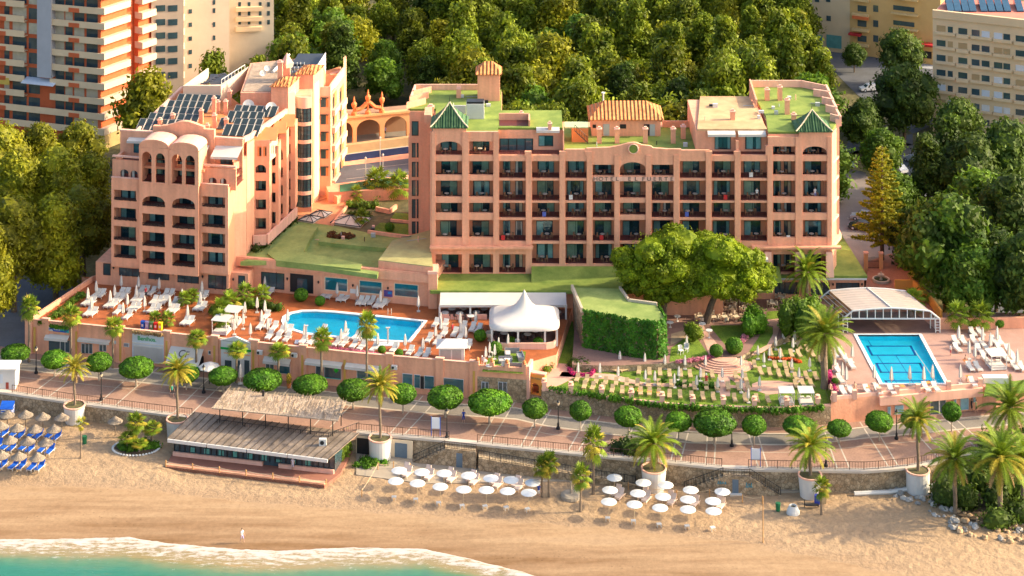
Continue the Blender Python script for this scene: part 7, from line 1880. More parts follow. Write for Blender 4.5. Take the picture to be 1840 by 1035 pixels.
# ---- palms ----
def frond(q,base,az,el,L,droop,wd,nl,r,mat_,tone):
    d=Vector((math.cos(az),math.sin(az),0)); pts=[];p=Vector(base);e=el
    seg=7
    for i in range(seg+1):
        pts.append(p.copy()); p=p+(d*math.cos(e)+Vector((0,0,math.sin(e))))*L/seg; e-=droop/seg*(0.5+i/seg)
    side=Vector((-d.y,d.x,0)); q.use(mat_)
    for i in range(nl):
        t=.12+.88*i/nl; f=t*seg; k=min(seg-1,int(f)); c=pts[k].lerp(pts[k+1],f-k); tg=(pts[k+1]-pts[k]).normalized(); w_=wd*math.sin(math.pi*min(1,(t*.85+.12)))**.7
        up=side.cross(tg)
        for sg in(-1,1):
            tip=c+side*sg*w_+tg*w_*.45-Vector((0,0,w_*.22))+up*w_*.15*-1; h=tg*(L/nl*.95)
            q.add([c-h*.5,c+h*.5,tip+h*.15],[(0,1,2)],min(1,max(0,tone+r.uniform(-.15,.15))))
    for i in range(seg): q.tube(pts[i],pts[i+1],.035*(1-i/seg)+.012,.035*(1-(i+1)/seg)+.01,3,cap=False)
def date_palm(h,L,seed,nf=48,tr=.28,yel=.2,dry=6):
    r=random.Random(seed); o=thing('date_palm','','palm'); q=MB(PBARK); n=8
    q.path([(0.05*math.sin(i),0,-.3+(h+.3)*i/n) for i in range(n+1)],[tr*(1.15 if i==0 else 1+.05*math.sin(i*2.1)) for i in range(n)]+[tr*1.25],9)
    for i in range(int(h*9)): 
        a=r.uniform(0,6.28); z=r.uniform(.2,h); q.add([(tr*.95*math.cos(a-.2),tr*.95*math.sin(a-.2),z),(tr*.95*math.cos(a+.2),tr*.95*math.sin(a+.2),z),(tr*1.25*math.cos(a),tr*1.25*math.sin(a),z+.12)],[(0,1,2)])
    q.lathe([(tr,h-.5),(tr*1.6,h-.1),(tr*1.3,h+.25),(.05,h+.4)],9); q.build('trunk',o)
    q=MB(LF['palm'],LF['palmy'],LF['dry'])
    for i in range(nf):
        t=(i+.5)/nf; el=R(82)-R(100)*t+r.uniform(-.08,.08); az=i*2.399+r.uniform(-.2,.2); m_=LF['palm'] if r.random()>yel+.5*(t>.75)*yel else LF['palmy']
        frond(q,(0,0,h+.15),az,el,L*r.uniform(.88,1.08),R(62)+R(22)*r.random()+.2*(1-t),L*.13,26,r,m_,r.uniform(.35,.7))
    for i in range(dry): frond(q,(0,0,h),r.uniform(0,6.28),R(-35)-r.random()*.5,L*.75,R(50),L*.09,14,r,LF['dry'],.5)
    q.build('crown',o); return Proto(o)
def fan(q,c,d,s,r,m_,tone):
    q.use(m_); up=Vector((0,0,1)); side=d.cross(up); side=side.normalized() if side.length>.1 else Vector((1,0,0)); nrm=side.cross(d).normalized(); n=11
    for i in range(n):
        a=R(-120)+R(240)*i/(n-1); v=d*math.cos(a)+side*math.sin(a); v=v-Vector((0,0,.35*abs(a)/2+.15)); w_=side*math.cos(a)-d*math.sin(a); k=s*(1-.12*abs(a))
        q.add([c,c+v*k*.55-w_*k*.11+nrm*.03,c+v*k,c+v*k*.55+w_*k*.11-nrm*.03],[(0,1,2,3)],min(1,max(0,tone+r.uniform(-.1,.1))))
def fan_palm(h,s,seed,nf=34,tr=.17,skirt=8,yel=.3):
    r=random.Random(seed); o=thing('fan_palm','','palm'); q=MB(PBARK); q.path([(0,0,-.3),(0,0,.4),(.04,0,h*.5),(0,0,h)],[tr*1.5,tr*1.1,tr*.9,tr*.85],8); q.build('trunk',o)
    q=MB(LF['palm'],LF['palmy'],LF['dry'])
    for i in range(nf):
        t=(i+.5)/nf; el=R(80)-R(125)*t; az=i*2.399+r.uniform(-.2,.2); d=Vector((math.cos(az)*math.cos(el),math.sin(az)*math.cos(el),math.sin(el))); l=s*(.75+.4*t)*r.uniform(.85,1.1); c=Vector((0,0,h))+d*l*.72
        q.use(LF['palm']); q.tube((0,0,h),tuple(c),.025,.018,3,cap=False); fan(q,c,(d-Vector((0,0,.25))).normalized(),s*.62,r,LF['palmy'] if r.random()<yel*(t*1.6) else LF['palm'],r.uniform(.3,.8))
    for i in range(skirt):
        az=r.uniform(0,6.28); d=Vector((math.cos(az)*.35,math.sin(az)*.35,-1)).normalized(); fan(q,Vector((0,0,h-.2))+d*.5,d,s*.6,r,LF['dry'],.5)
    q.build('crown',o); return Proto(o)
def at(px,py,z): p=P(px,py,z); return (p.x,p.y,z)
def planter(px,z0,ztop,r0,r1,dy,label):
    p=P(px,interp(W_,px),ZP); o=thing('planter',label,'planter',(p.x,p.y-dy,0),0,'round white palm planters in the sea wall')
    q=MB(WHITE); q.lathe([(r0,z0),(r0*1.02,z0+.3),(r1,ztop)],24); q.build('body',o); q=MB(PINKL); q.lathe([(r1+.06,ztop),(r1+.06,ztop+.16),(r1-.15,ztop+.16),(r1-.15,ztop+.02)],24,cap=False); q.build('rim',o)
    q=MB(SOIL); q.lathe([(r1-.16,ztop+.05),(.02,ztop+.07)],16,cap=False); q.build('soil',o); return (p.x,p.y-dy,ztop)
pl_=[(137,.9,3.1,1.2,1.45,1.1,'leftmost white planter in the sea wall above the thatched parasols'),(321,.5,3.0,1.3,1.45,1.1,'white planter directly left of the beach restaurant'),(684,.4,3.0,1.4,1.5,1.1,'white planter beside the garage door right of the beach restaurant'),(1173,.2,2.9,1.35,1.6,1.9,'white planter holding the squat bushy palm'),(1453,.2,2.9,1.25,1.5,1.2,'white planter right of the stairs with two flights'),(1646,.2,2.95,1.45,1.5,1.2,'rightmost white planter beside the rocks')]
pal=[(4.9,2.5,11,'yellowing date palm in the leftmost white planter',44,.16,.75),(6.4,2.8,12,'date palm in the planter left of the beach restaurant',50,.17,.6),(6.7,3.0,13,'date palm in the planter right of the beach restaurant',48,.17,.55),(3.0,3.9,14,'squat bushy date palm in the white planter amid the parasols',60,.3,.12),(3.5,3.6,15,'date palm in the planter right of the two flight stairs',50,.22,.25),(6.3,3.3,16,'tall date palm in the rightmost white planter',50,.2,.2)]
for a,b in zip(pl_,pal):
    top=planter(*a); date_palm(b[0],b[1],b[2],b[4],b[5],b[6]).put((top[0],top[1],top[2]),0,b[3],group='date palms of the sea front')
DP1=date_palm(7.2,4.6,20,60,.48,.12,8)
DP1.put(at(1481,697,ZG),0,'thick trunked date palm at the right end of the lounger garden',group='date palms of the sea front')
DP2=date_palm(3.6,3.9,21,54,.42,.08,6); DP2.put(at(1449,547,ZU),0,'date palm in front of the right podium windows',sc=(1,1,1.25),group='date palms of the sea front')
DP3=date_palm(6.6,4.1,22,52,.26,.2,12); DP3.put(at(1716,922,.4),0,'left date palm of the thicket on the rocky point',group='date palms of the sea front')
DP3.put(at(1797,940,.4),1.3,'big date palm of the thicket with orange fruit stalks',sc=1.18,group='date palms of the sea front')
DP3.put(at(1838,915,.4),2.2,'date palm of the thicket cut by the right edge',sc=.95,group='date palms of the sea front')
DP3.put(at(1815,835,.6),4.2,'date palm on the promenade at the upper right of the thicket',sc=1.1,group='date palms of the sea front')
FPa=fan_palm(7.0,1.45,30); FPb=fan_palm(6.0,1.4,31)
ft=[(52,649,7.9,'tallest leftmost fan palm beside the shop row corner'),(127,653,7.0,'fan palm before the teal sign'),(203,661,6.0,'fan palm between the teal sign and the roller shutter'),(353,675,5.4,'fan palm before the big slanting awning'),(425,686,4.6,'fan palm before the white fronted shop'),(500,692,4.9,'fan palm before the shop with two air conditioners'),(577,700,7.2,'fan palm before the window with green decal'),(659,706,9.6,'tall fan palm rising in front of the left pool')]
for i,(px,py,h,l) in enumerate(ft):
    (FPa if i%2 else FPb).put(at(px,py,ZP),i*1.1,l,sc=(1,1,h/(7.0 if i%2 else 6.0)),group='fan palms along the shop row')
bt=[(1043,920,.35,4.6,.85,'front fan palm between the two parasol groups'),(1066,888,.35,6.6,1.0,'tall fan palm behind the gap between parasol groups'),(974,893,.35,3.9,.8,'left fan palm of the pair at the end of the left parasol group'),(986,893,.35,4.4,.8,'right fan palm of the pair at the end of the left parasol group'),(1476,925,.35,3.6,.75,'short yellowing fan palm with blue bins at its foot'),(243,800,.8,3.2,.9,'tallest fan palm in the round planted bed'),(229,806,.8,1.6,.8,'low fan palm at the left of the round planted bed'),(272,797,.8,2.2,.85,'fan palm at the right of the round planted bed'),(250,812,.8,1.2,.7,'lowest fan palm at the front of the round bed')]
FPc=fan_palm(4,1.5,33,30,.17,5,.45)
for i,(px,py,z,h,s_,l) in enumerate(bt): FPc.put(at(px,py,z),i*.9,l,sc=(s_,s_,h/4),group='fan palms on the beach')
p=at(145,823,.8); o_=fan_palm(4.6,.9,35,12,.1,0,1.2).put(p,0,'thin yellow palm on the beach right of the thatched parasols')
FPd=fan_palm(1.4,1.2,36,26,.14,0,.15)
for i,(px,py,z,s_,l) in enumerate([(676,352,zC,1.9,'small palm in the courtyard planting nearest the orange patio'),(715,356,zC,1.8,'small palm in the courtyard against the hotel flank'),(649,402,zC,1.0,'palm shrub beside the large skylight'),(640,360,zC,1.0,'palm shrub at the top of the orange patio'),(412,562,ZT,1.3,'palm shrub behind the white canopy beds'),(440,548,ZT,1.3,'palm shrub left of the canopy bed bushes'),(395,572,ZT,1.2,'low palm shrub on the terrace nearest the rows of loungers'),(345,545,ZT,.9,'palm shrub in the planter amid the terrace loungers'),(330,550,ZT,.9,'palm shrub at the left of the terrace planter'),(470,545,ZT,1.1,'palm shrub near the restaurant wall steps'),(1230,545,ZU,2.6,'low spreading palm under the stone pines'),(1245,555,ZU,1.2,'small palm under the right stone pine'),(278,587,ZT,.9,'palm shrub left behind the coloured bins'),(300,587,ZT,.9,'palm shrub right behind the coloured bins'),(395,590,ZT,1.1,'palm shrub left of the front canopy bed'),(1640,560,ZU,1.4,'palm shrub right of the forecourt'),(1655,500,ZU,1.8,'banana like palm beside the forecourt'),(1720,590,ZU,1.6,'leafy palm shrub behind the brown wall'),(1760,590,ZU,1.6,'leafy palm shrub further right behind the brown wall'),(1668,540,ZU,1.5,'palm shrub at the foot of the great green tree')]):
    FPd.put(at(px,py,z),i*.7,l,sc=s_,group='small palms and palm shrubs')
# clipped ball trees
def topiary(seed):
    o=thing('clipped_tree','','tree'); r=random.Random(seed); q=MB(PALEBARK); q.path([(0,0,-.1),(.03,0,.8),(0,0,2.1)],[.12,.09,.08],6); q.build('trunk',o)
    mb=MB(LF['topi']); ico(mb,(0,0,2.6),(1.38,1.38,1.02),r,3,.03,.35)
    for i in range(6500):
        d=rvec(r); d.z*=1.0; p=Vector((d.x*1.5,d.y*1.5,2.6+d.z*1.12))*1.0; k=r.uniform(.93,1.06)+.09*noise.noise(d*2.6+Vector((seed*3.7,0,0))); p=Vector((p.x*k,p.y*k,2.6+(p.z-2.6)*k)); leaf(mb,p,(d+rvec(r)*.6).normalized(),r.uniform(.1,.26),r,min(1,max(0,.4+.45*noise.noise(p*1.6)+r.uniform(-.35,.4))))
    mb.build('crown',o); return Proto(o)
TO=[topiary(41),topiary(42),topiary(43),topiary(44)]
tl=[(28,618,650,50,662,'beside the shop row corner'),(98,628,663,46,677,'below the teal sign'),(178,634,667,44,684,'next to the yellow date palm'),(245,640,681,60,694,'before the roller shutter'),(335,655,690,44,700,'half hidden behind the date palm'),(401,658,693,50,705,'left of the reed roof'),(472,663,701,66,716,'above the reed roof chimney'),(557,673,709,60,720,'right of the yellow potted plant'),(635,680,721,58,735,'behind the right end of the reed roof'),(724,688,727,46,742,'right of the planter date palm'),(800,693,734,62,750,'beside the blue framed sign'),(880,697,748,75,760,'largest one in front of the stone building'),(961,718,750,44,768,'in front of the orange gateway'),(1043,724,752,38,773,'right of the street lamp'),(1129,731,765,48,782,'above the squat bushy palm'),(1219,741,774,46,790,'darker one right of the squat palm'),(1284,731,787,74,800,'largest one below the lounger garden'),(1355,750,778,42,799,'right of the large one under the garden'),(1436,747,783,56,795,'behind the planter palm on the right'),(1508,755,784,42,797,'small one on its own right of the garden palm'),(1580,740,774,48,792,'at the corner of the pool terrace'),(1640,738,768,40,785,'behind the rightmost planter palm'),(1710,730,749,33,775,'smallest flat topped one at the right end')]
for i,(px,y0,y1,wd,yb,l) in enumerate(tl):
    p=P(px,yb,ZP); k=F/p.y; sx=wd/k/3.06; cz=(yb-(y0+y1)/2)/k; hz=(y1-y0)/k/2
    sz=cz/2.6
    TO[i*7%4].put((p.x,p.y,ZP),i*1.3,'clipped round tree '+l,sc=(sx,sx,sz),group='clipped ball trees along the promenade')
# small ball shrubs
def ballbush(seed,mat_=LF['topi'],n=1600):
    r=random.Random(seed); mb=MB(mat_); ico(mb,(0,0,.75),(.85,.85,.75),r,2,.04,.4)
    for i in range(n): d=rvec(r); p=Vector((d.x*.93,d.y*.93,.78+d.z*.82)); leaf(mb,p*r.uniform(.97,1.03),(d+rvec(r)*.6).normalized(),r.uniform(.1,.2),r,r.uniform(.2,.9))
    return mb.build('ball_shrub')
BB=Proto(tag(ballbush(51),'','shrub','clipped ball shrubs'))
for px,py,z,s_,l in ((1319,634,ZU,1.3,'clipped ball shrub at the top of the round steps, the larger one'),(1287,640,ZU,1.0,'clipped ball shrub left of the round steps, the smaller one'),(686,815,.5,1.1,'yellow green ball shrub below the sea wall planter'),(890,635,ZT,1.0,'round shrub behind the stone urn by the tent'),(863,612,ZT,.95,'clipped shrub at the left corner of the tent wall'),(919,620,ZT,.7,'clipped shrub at the middle of the tent front'),(967,622,ZT,.75,'clipped shrub at the right of the tent front'),(1180,580,ZU,.8,'round shrub by the ivy house'),(541,540,ZT,1.1,'leafy shrub at the head of the left pool'),(575,548,ZT,.8,'low shrub beside the left pool rocks'),(686,634,ZT,.6,'small dark shrub on the shop row parapet, the left one'),(717,640,ZT,.6,'small dark shrub on the shop row parapet, the right one'),(1500,690,ZU,.5,'small shrub at the corner of the pool terrace'),(1746,588,ZU,.9,'shrub in the bed under the brown wall, the left one'),(1795,588,ZU,.9,'shrub in the bed under the brown wall, the right one'),(700,415,zC,.8,'small round shrub on the courtyard lawn')): BB.put(at(px,py,z),0,l,sc=s_)
def bushmass(nm,label,polyfn,n,s,mat_,seed,cat='shrub',core=True,kind=None):
    r=random.Random(seed); cl=polyfn(r); mb=crown(mat_,cl,n,s,seed,core=.8 if core else 0); o=mb.build(nm); return tag(o,label,cat,kind=kind)
def along(pts,z,rad,k,jit=.2,h=None):
    def f(r):
        out=[]
        P3=[P(a,b,z) for a,b in pts]
        for a,b in zip(P3[:-1],P3[1:]):
            for i in range(k): c=a+(b-a)*((i+.5)/k); out.append(((c.x+r.uniform(-jit,jit),c.y+r.uniform(-jit,jit),z+(h or rad)*.5),(rad*r.uniform(.8,1.2),rad*r.uniform(.8,1.2),(h or rad)*r.uniform(.7,1.1))))
        return out
    return f
def inpoly(pts,z,rad,k,h):
    def f(r):
        P3=[P(a,b,z) for a,b in pts]; out=[]; xs=[p.x for p in P3];ys=[p.y for p in P3]; t=0
        while len(out)<k and t<4000:
            t+=1; x=r.uniform(min(xs),max(xs)); y=r.uniform(min(ys),max(ys)); ins=False;n=len(P3)
            for i in range(n):
                a,b=P3[i],P3[(i+1)%n]
                if (a.y>y)!=(b.y>y) and x<(b.x-a.x)*(y-a.y)/(b.y-a.y)+a.x: ins=not ins
            if ins: out.append(((x,y,z+h*.4),(rad*r.uniform(.7,1.2),rad*r.uniform(.7,1.2),h*r.uniform(.6,1.1))))
        return out
    return f
bushmass('hedge','clipped green hedge along the top of the lounger garden wall',along([(985,702),(1081,716),(1190,733),(1300,739),(1400,742),(1480,737)],ZG,.42,11,.1,.6),60,.2,LF['topi'],61,'hedge')
bushmass('hedge','dark green hedge strip on the terrace between canopy beds and wall',along([(375,562),(420,556),(470,552),(500,560)],ZT,.8,5,.3,.9),90,.22,LF['mid'],62,'hedge')
bushmass('hedge','hedge rows of the courtyard planting',along([(628,388),(665,390)],zC,.6,6,.2,.7),90,.22,LF['dark'],63,'hedge')
bushmass('hedge','hedge along the far side of the courtyard planting',along([(625,372),(675,375)],zC,.9,6,.3,1.0),90,.24,LF['mid'],64,'hedge')
bushmass('shrub','flowering shrubs against the courtyard wall behind the patio',along([(650,350),(735,345)],zC,1.2,7,.4,1.6),110,.26,LF['mid'],65)
bushmass('shrub','planting below the terrace posts of the left hotel bays',along([(460,455),(500,420),(530,395)],zC,.9,5,.3,.9),90,.25,LF['dark'],66)
bushmass('shrub','low greenery in the round planted beach bed',inpoly([(208,803),(225,812),(270,812),(284,803),(270,795),(225,795)],.7,.7,16,.6),90,.22,LF['topi'],67)
bushmass('shrub','low clipped greenery bed below the sea wall planter',inpoly([(635,835),(650,842),(700,836),(702,828),(660,826)],.4,.7,16,.5),100,.18,LF['topi'],68)
bushmass('shrub','yellow green bush at the right end of the beach restaurant',along([(612,828),(620,812),(627,800)],.6,.8,4,.3,1.7),160,.24,LF['palm'],69)
bushmass('thicket','dense dark thicket under the palms on the rocky point',inpoly([(1690,905),(1760,940),(1850,960),(1850,860),(1760,850),(1700,860)],.5,1.9,26,1.9),260,.36,LF['dark'],70,'thicket')
bushmass('shrub','bright green broad bush above the thicket at the right edge',inpoly([(1745,850),(1850,850),(1850,800),(1780,800)],1.0,1.9,12,2.6),300,.32,LF['mid'],71)
bushmass('shrub','dark green shrub left of the squat bushy palm',inpoly([(1110,822),(1165,830),(1160,812),(1120,810)],2.2,1.4,7,1.6),280,.28,LF['dark'],72)
bushmass('shrub','leafy shrubs in the bed beside the round plaza steps',inpoly([(955,668),(978,674),(990,660),(960,652)],ZG,.8,8,1.0),120,.22,LF['mid'],73)
bushmass('shrub','dark shrub in the magenta flower bed by the plaza',inpoly([(1025,668),(1060,672),(1060,655),(1030,652)],ZG,.9,8,.9),140,.22,LF['dark'],74)
bushmass('small_tree','small yellow green tree on the upper lawn left of the steps',inpoly([(1228,606),(1262,606),(1255,598),(1232,598)],ZU+.9,.8,8,1.3),200,.2,LF['palm'],75,'tree')
bushmass('small_tree','green garden tree between dining terrace and flower border',inpoly([(1343,595),(1368,595),(1366,575),(1346,575)],ZU+.8,1.1,10,2.0),220,.24,LF['topi'],76,'tree')
bushmass('small_tree','broad bushy tree with white blossom left of the glass pool cover',inpoly([(1408,596),(1468,600),(1465,565),(1412,562)],ZU+1.2,1.6,18,2.7),260,.3,LF['mid'],77,'tree')
bushmass('shrub','greenery along the left wall of the sun terrace',along([(150,530),(115,560),(75,585)],ZT,.7,5,.3,.7),90,.24,LF['mid'],78)
bushmass('hedge','low parapet planting on the shop row roof',along([(90,588),(122,592)],ZT+.7,.3,9,.05,.35),60,.14,LF['topi'],79,'hedge')
bushmass('shrub','orange flowering parapet planting above the roller shutter',along([(238,598),(292,604)],ZT+.6,.25,14,.05,.3),50,.13,LF['dry'],80)
bushmass('hedge','dark planting bed beside the courtyard skylight',inpoly([(585,428),(636,431),(634,422),(595,419)],zC,.5,14,.3),90,.22,leafmat('leaves_reddish_bed',(.12,.05,.02),(.2,.09,.03),.1),81,'flower bed')
bushmass('flower_bed','curved border of pink flowers on the upper lawn',along([(1332,618),(1342,602),(1353,590)],ZU,.5,5,.15,.35),120,.16,leafmat('petals_pink',(.5,.1,.2),(.75,.35,.42),.1),82,'flower bed')
bushmass('flower_bed','pink flower border above the low garden wall',along([(1215,652),(1250,648),(1285,641)],ZU,.3,9,.1,.3),90,.14,_m['petals_pink'],83,'flower bed')
bushmass('flower_bed','strip of red flowers between lounger rows',along([(1380,645),(1420,647),(1438,652)],ZG,.3,8,.1,.25),80,.14,leafmat('petals_red',(.55,.08,.02),(.7,.2,.05),.1),84,'flower bed')
bushmass('flower_bed','magenta flowers edging the round plaza bed',along([(1022,664),(1030,674),(1060,676),(1068,668)],ZG,.28,8,.05,.3),80,.14,leafmat('petals_magenta',(.45,.02,.14),(.6,.08,.25),.1),85,'flower bed')
bushmass('flower_bed','purple bougainvillea at the left corner of the pool terrace',along([(1490,672),(1494,690),(1502,712)],ZG+.4,.45,6,.1,.6),110,.15,_m['petals_magenta'],86,'flower bed')
bushmass('flower_bed','pink and purple parapet flowers along the shop row edge',along([(565,625),(612,629),(650,634),(680,638)],ZT+.5,.22,14,.05,.25),60,.12,_m['petals_pink'],87,'flower bed')
bushmass('hedge','clipped hedge patches between the garden paths',inpoly([(1170,690),(1290,700),(1290,694),(1180,684)],ZG,.35,24,.45),60,.16,LF['topi'],88,'hedge')
# ivy skin
r=random.Random(90); mb=MB(LF['ivy']); faces=[(ir[1],ir[2]),(ir[2],ir[3]),(ir[3],ir[4]),(ir[4],ir[5]),(ir[5],ir[6])]
for a,b in faces:
    a=Vector((*a,0));b=Vector((*b,0)); d=(b-a); n=Vector((d.y,-d.x,0)).normalized(); z0=5.0
    for i in range(int(d.length*(ZI-z0)*40)):
        t=r.random(); z=z0+(ZI+.25-z0)*r.random(); bul=.2+.35*noise.noise(Vector((t*d.length*.5,z*.5,a.x)))+.5*max(0,1-(z-z0)/2)
        p=a+d*t+n*(bul*r.uniform(.3,1)+.08); p.z=z; leaf(mb,p,(n+rvec(r)*.8+Vector((0,0,.4))).normalized(),r.uniform(.24,.45),r,min(1,max(0,.4+.5*noise.noise(p*.8)+r.uniform(-.2,.25))))
o=mb.build('ivy'); o.parent=IH
# rocks on the point
ROCK=mat('boulder',(.36,.34,.31),.85,.25,1,fine=.2,randv=.35); ROCKT=mat('tan_boulder',(.45,.30,.17),.85,.2,1,fine=.2,randv=.2)
rp=[]
for k,m_ in enumerate((ROCK,ROCK,ROCKT)):
    r=random.Random(100+k); mb=MB(m_); ico(mb,(0,0,.2),(.6,.5,.42),r,2,.28); rp.append(Proto(tag(mb.build('boulder'),'','boulder','boulders at the rocky point')))
line=[(1600,882),(1640,895),(1680,912),(1710,935),(1750,950),(1800,960),(1850,962)]
r=random.Random(110); nb=130; bl=[]
for i in range(nb):
    t=r.random(); x=1598+t*250; y=interp(line,x)+r.uniform(-22,16)*(1 if x>1640 else .6); bl.append((x,y,r.uniform(.35,1.0)))
bl.sort(); 
STR=['beside the end of the white kerb','left of the rocky point','at the corner of the rocky point','below the left thicket palm','below the gap between thicket palms','below the big thicket palm','at the right edge of the beach']
gb={}
for (x,y,s_) in bl: gb.setdefault(min(6,int((x-1598)/36)),[]).append((x,y,s_))
for k_,l_ in gb.items():
    for i,(x,y,s_) in enumerate(l_): rp[2 if x>1720 and r.random()<.8 else r.randrange(2)].put(at(x,y,.3),r.uniform(0,6),'boulder %s, %s'%(STR[k_],nth(i,len(l_))),sc=s_*.85)
q=MB(mat('dark_soil',(.10,.07,.045),.95,.3,.6,fine=.3)); q.sheet([P(a,b,.5)[:2] for a,b in ((1690,900),(1720,925),(1770,942),(1850,955),(1850,850),(1700,850))],.52); tag(q.build('soil'),kind='structure')
sheet('bed_soil',[(203,804),(222,815),(246,818),(272,815),(286,804),(272,792),(222,792)],.86,_m['dark_soil'])
r=random.Random(120); q=MB(WHITE)
c=P(245,804,.86)
for k in range(44):
    a=2*math.pi*k/44; ico(q,(c.x+3.1*math.cos(a),c.y+2.3*math.sin(a),.9),(.2,.18,.14),r,1,.1)
tag(q.build('stone_edging'),'ring of white stones around the planted beach bed','kerb')
# =================== LOOSE THINGS ===================
CUSH=mat('white_cushion',(.56,.53,.48),.8,.05,2); TAN=mat('tan_sling',(.46,.33,.18),.8,.08,2); TOWEL=mat('orange_towel',(.75,.28,.08),.9,.12,3); BLU=mat('blue_sling',(.01,.10,.50),.7,.1,2)
def lounger(lab,mc,mf,w_=.68,L=1.95,back=R(38),th=.10,h=.32,cat='sun lounger',grp='',nm='sun_lounger'):
    o=thing(nm,lab,cat,(0,0,0),0,grp)
    q=MB(mf); 
    for x in (-w_/2,w_/2-.05): q.box(x,x+.05,-L/2,L/2-.1,h-.06,h-.001)
    q.box(-w_/2+.05,w_/2-.05,-L/2,-L/2+.05,h-.06,h-.001); q.build('frame',o)
    for (x,y) in ((-w_/2,-L/2+.15),(w_/2-.05,-L/2+.15),(-w_/2,L/2-.5),(w_/2-.05,L/2-.5)):
        q=MB(mf); q.box(x,x+.05,y,y+.06,0,h-.061); q.build('leg',o)
    q=MB(mc); q.box(-w_/2+.02,w_/2-.02,-L/2+.02,L*.16,h,h+th); q.build('cushion',o)
    q=MB(mc); q.M=Matrix.Translation((0,L*.165,h))@Matrix.Rotation(back,4,'X'); q.box(-w_/2+.02,w_/2-.02,0,L*.36,0,th); q.build('backrest',o)
    return Proto(o)
def closed_parasol(h,r,grp,nm='parasol'):
    o=thing(nm,'','parasol',(0,0,0),0,grp)
    q=MB(AWN); n=10; pr=[(r*.55,h*.28),(r,h*.36),(r*.85,h*.6),(r*.55,h*.85),(.03,h)]; vs=[]
    for j,(rr_,z) in enumerate(pr):
        for i in range(n): t=2*math.pi*i/n; k=rr_*(1 if i%2 else .72); vs.append((k*math.cos(t),k*math.sin(t),z+(.05*(i%2) if j==0 else 0)))
    q.add(vs,[(j*n+i,j*n+(i+1)%n,(j+1)*n+(i+1)%n,(j+1)*n+i) for j in range(len(pr)-1) for i in range(n)]+[tuple(range(n))[::-1]]); q.build('canopy',o)
    q=MB(WHITE); q.tube((0,0,0),(0,0,h*.4),.035,.035,5); q.build('pole',o); q=MB(mat('parasol_base_concrete',(.5,.48,.45),.8,.1,2)); q.box(-.25,.25,-.25,.25,0,.1); q.build('base',o); return Proto(o)
def rowput(pr,rows,z,rz,base,grp,dx=0,jit=.06,sc=1,spread=None):
    rj=random.Random(len(rows)*7+1)
    for ri,(rn,row) in enumerate(rows):
        row=sorted(row)
        for i,(px,py) in enumerate(row):
            p=P(px,py,z); a=rz(px) if callable(rz) else rz
            pr.put((p.x,p.y,z+.02),a+rj.uniform(-jit,jit),'%s %s, %s'%(base,rn,nth(i,len(row))),sc=sc,group=grp)
# left terrace
WL=lounger('',CUSH,WHITE,grp='white loungers of the hotel terraces'); CP=closed_parasol(2.35,.27,'closed white parasols of the left terrace')
pair=lambda l,d=9.5:[q for (x,y) in l for q in ((x-d/2,y),(x+d/2,y+.3))]
L1=pair([(222,531),(257,527),(302,533),(363,536)])+[(273,529)]
L2=pair([(178,533),(212,541),(247,541),(281,545),(318,548)])
L3=pair([(160,547),(200,551),(241,557),(310,561),(360,556)])+[(296,545)]
L4=pair([(163,566),(277,560),(337,582)])+[(230,572),(212,563)]
L5=pair([(480,528)],12)
L6=pair([(588,534),(617,539),(652,546),(683,551)],10)+[(668,546),(696,545)]
L7=[(478,572),(468,590),(481,588),(493,592),(505,600),(520,598),(484,608),(498,612)]
L8=[(516,612),(545,616),(560,618),(605,620),(618,621),(636,624),(650,627),(672,630),(708,631),(737,636),(753,640),(767,641),(618,606),(640,609),(580,598),(660,608)]
L9=[(783,586),(799,588),(798,603),(771,613),(817,603),(833,592),(828,608),(849,594),(860,596),(786,618),(842,625)]
RZ=R(-16)
rowput(WL,[('nearest the hotel wall',L1),('in the second terrace row',L2),('in the third terrace row',L3),('in the row near the shop roof edge',L4),('by the restaurant steps',L5),('under the teal windows',L6),('left of the left pool',L7),('along the parapet below the left pool',L8),('between the left pool and the tent',L9)],ZT,lambda x:RZ if x<560 or x>765 else R(-20),'white cushioned sun lounger','white loungers of the hotel terraces',sc=(1.12,1.12,1.1))
U1=[(218,522),(249,524),(286,527),(363,533)]; U2=[(173,532),(206,540),(245,540),(327,547)]; U3=[(158,545),(198,550),(229,556),(305,560),(360,553)]; U4=[(165,562),(221,572),(260,560),(337,577)]
U5=[(476,524),(476,568),(470,586),(481,601),(513,604),(517,585),(547,612)]; U6=[(606,536),(642,541),(684,550),(752,560)]; U7=[(440,571),(462,562),(423,589),(437,592),(450,610),(421,602)]; U8=[(613,620),(621,606),(647,622),(679,628),(728,630),(760,637)]; U9=[(792,590),(793,600),(783,613),(827,590),(828,606),(855,588),(837,616)]
rowput(CP,[('nearest the hotel wall',U1),('in the second terrace row',U2),('in the third terrace row',U3),('in the row near the shop roof edge',U4),('left of the left pool',U5),('under the teal windows',U6),('around the white canopy beds',U7),('along the parapet below the left pool',U8),('between the left pool and the tent',U9)],ZT,0,'closed white parasol','closed white parasols of the left terrace',sc=(1,1,1))
for px,py,l in ((550,615,'left white outdoor shower post beside the left pool'),(697,619,'right white outdoor shower post beside the left pool')):
    p=P(px,py,ZT); o=thing('outdoor_shower',l,'shower',tuple(p)); q=MB(WHITE); q.box(-.12,.12,-.1,.1,0,2.3); q.box(-.3,.3,-.1,.1,2.301,2.42); q.build('post',o); q=MB(PALEB); q.box(-1.6,1.6,-.6,.6,.0,.1); q.build('tray',o)
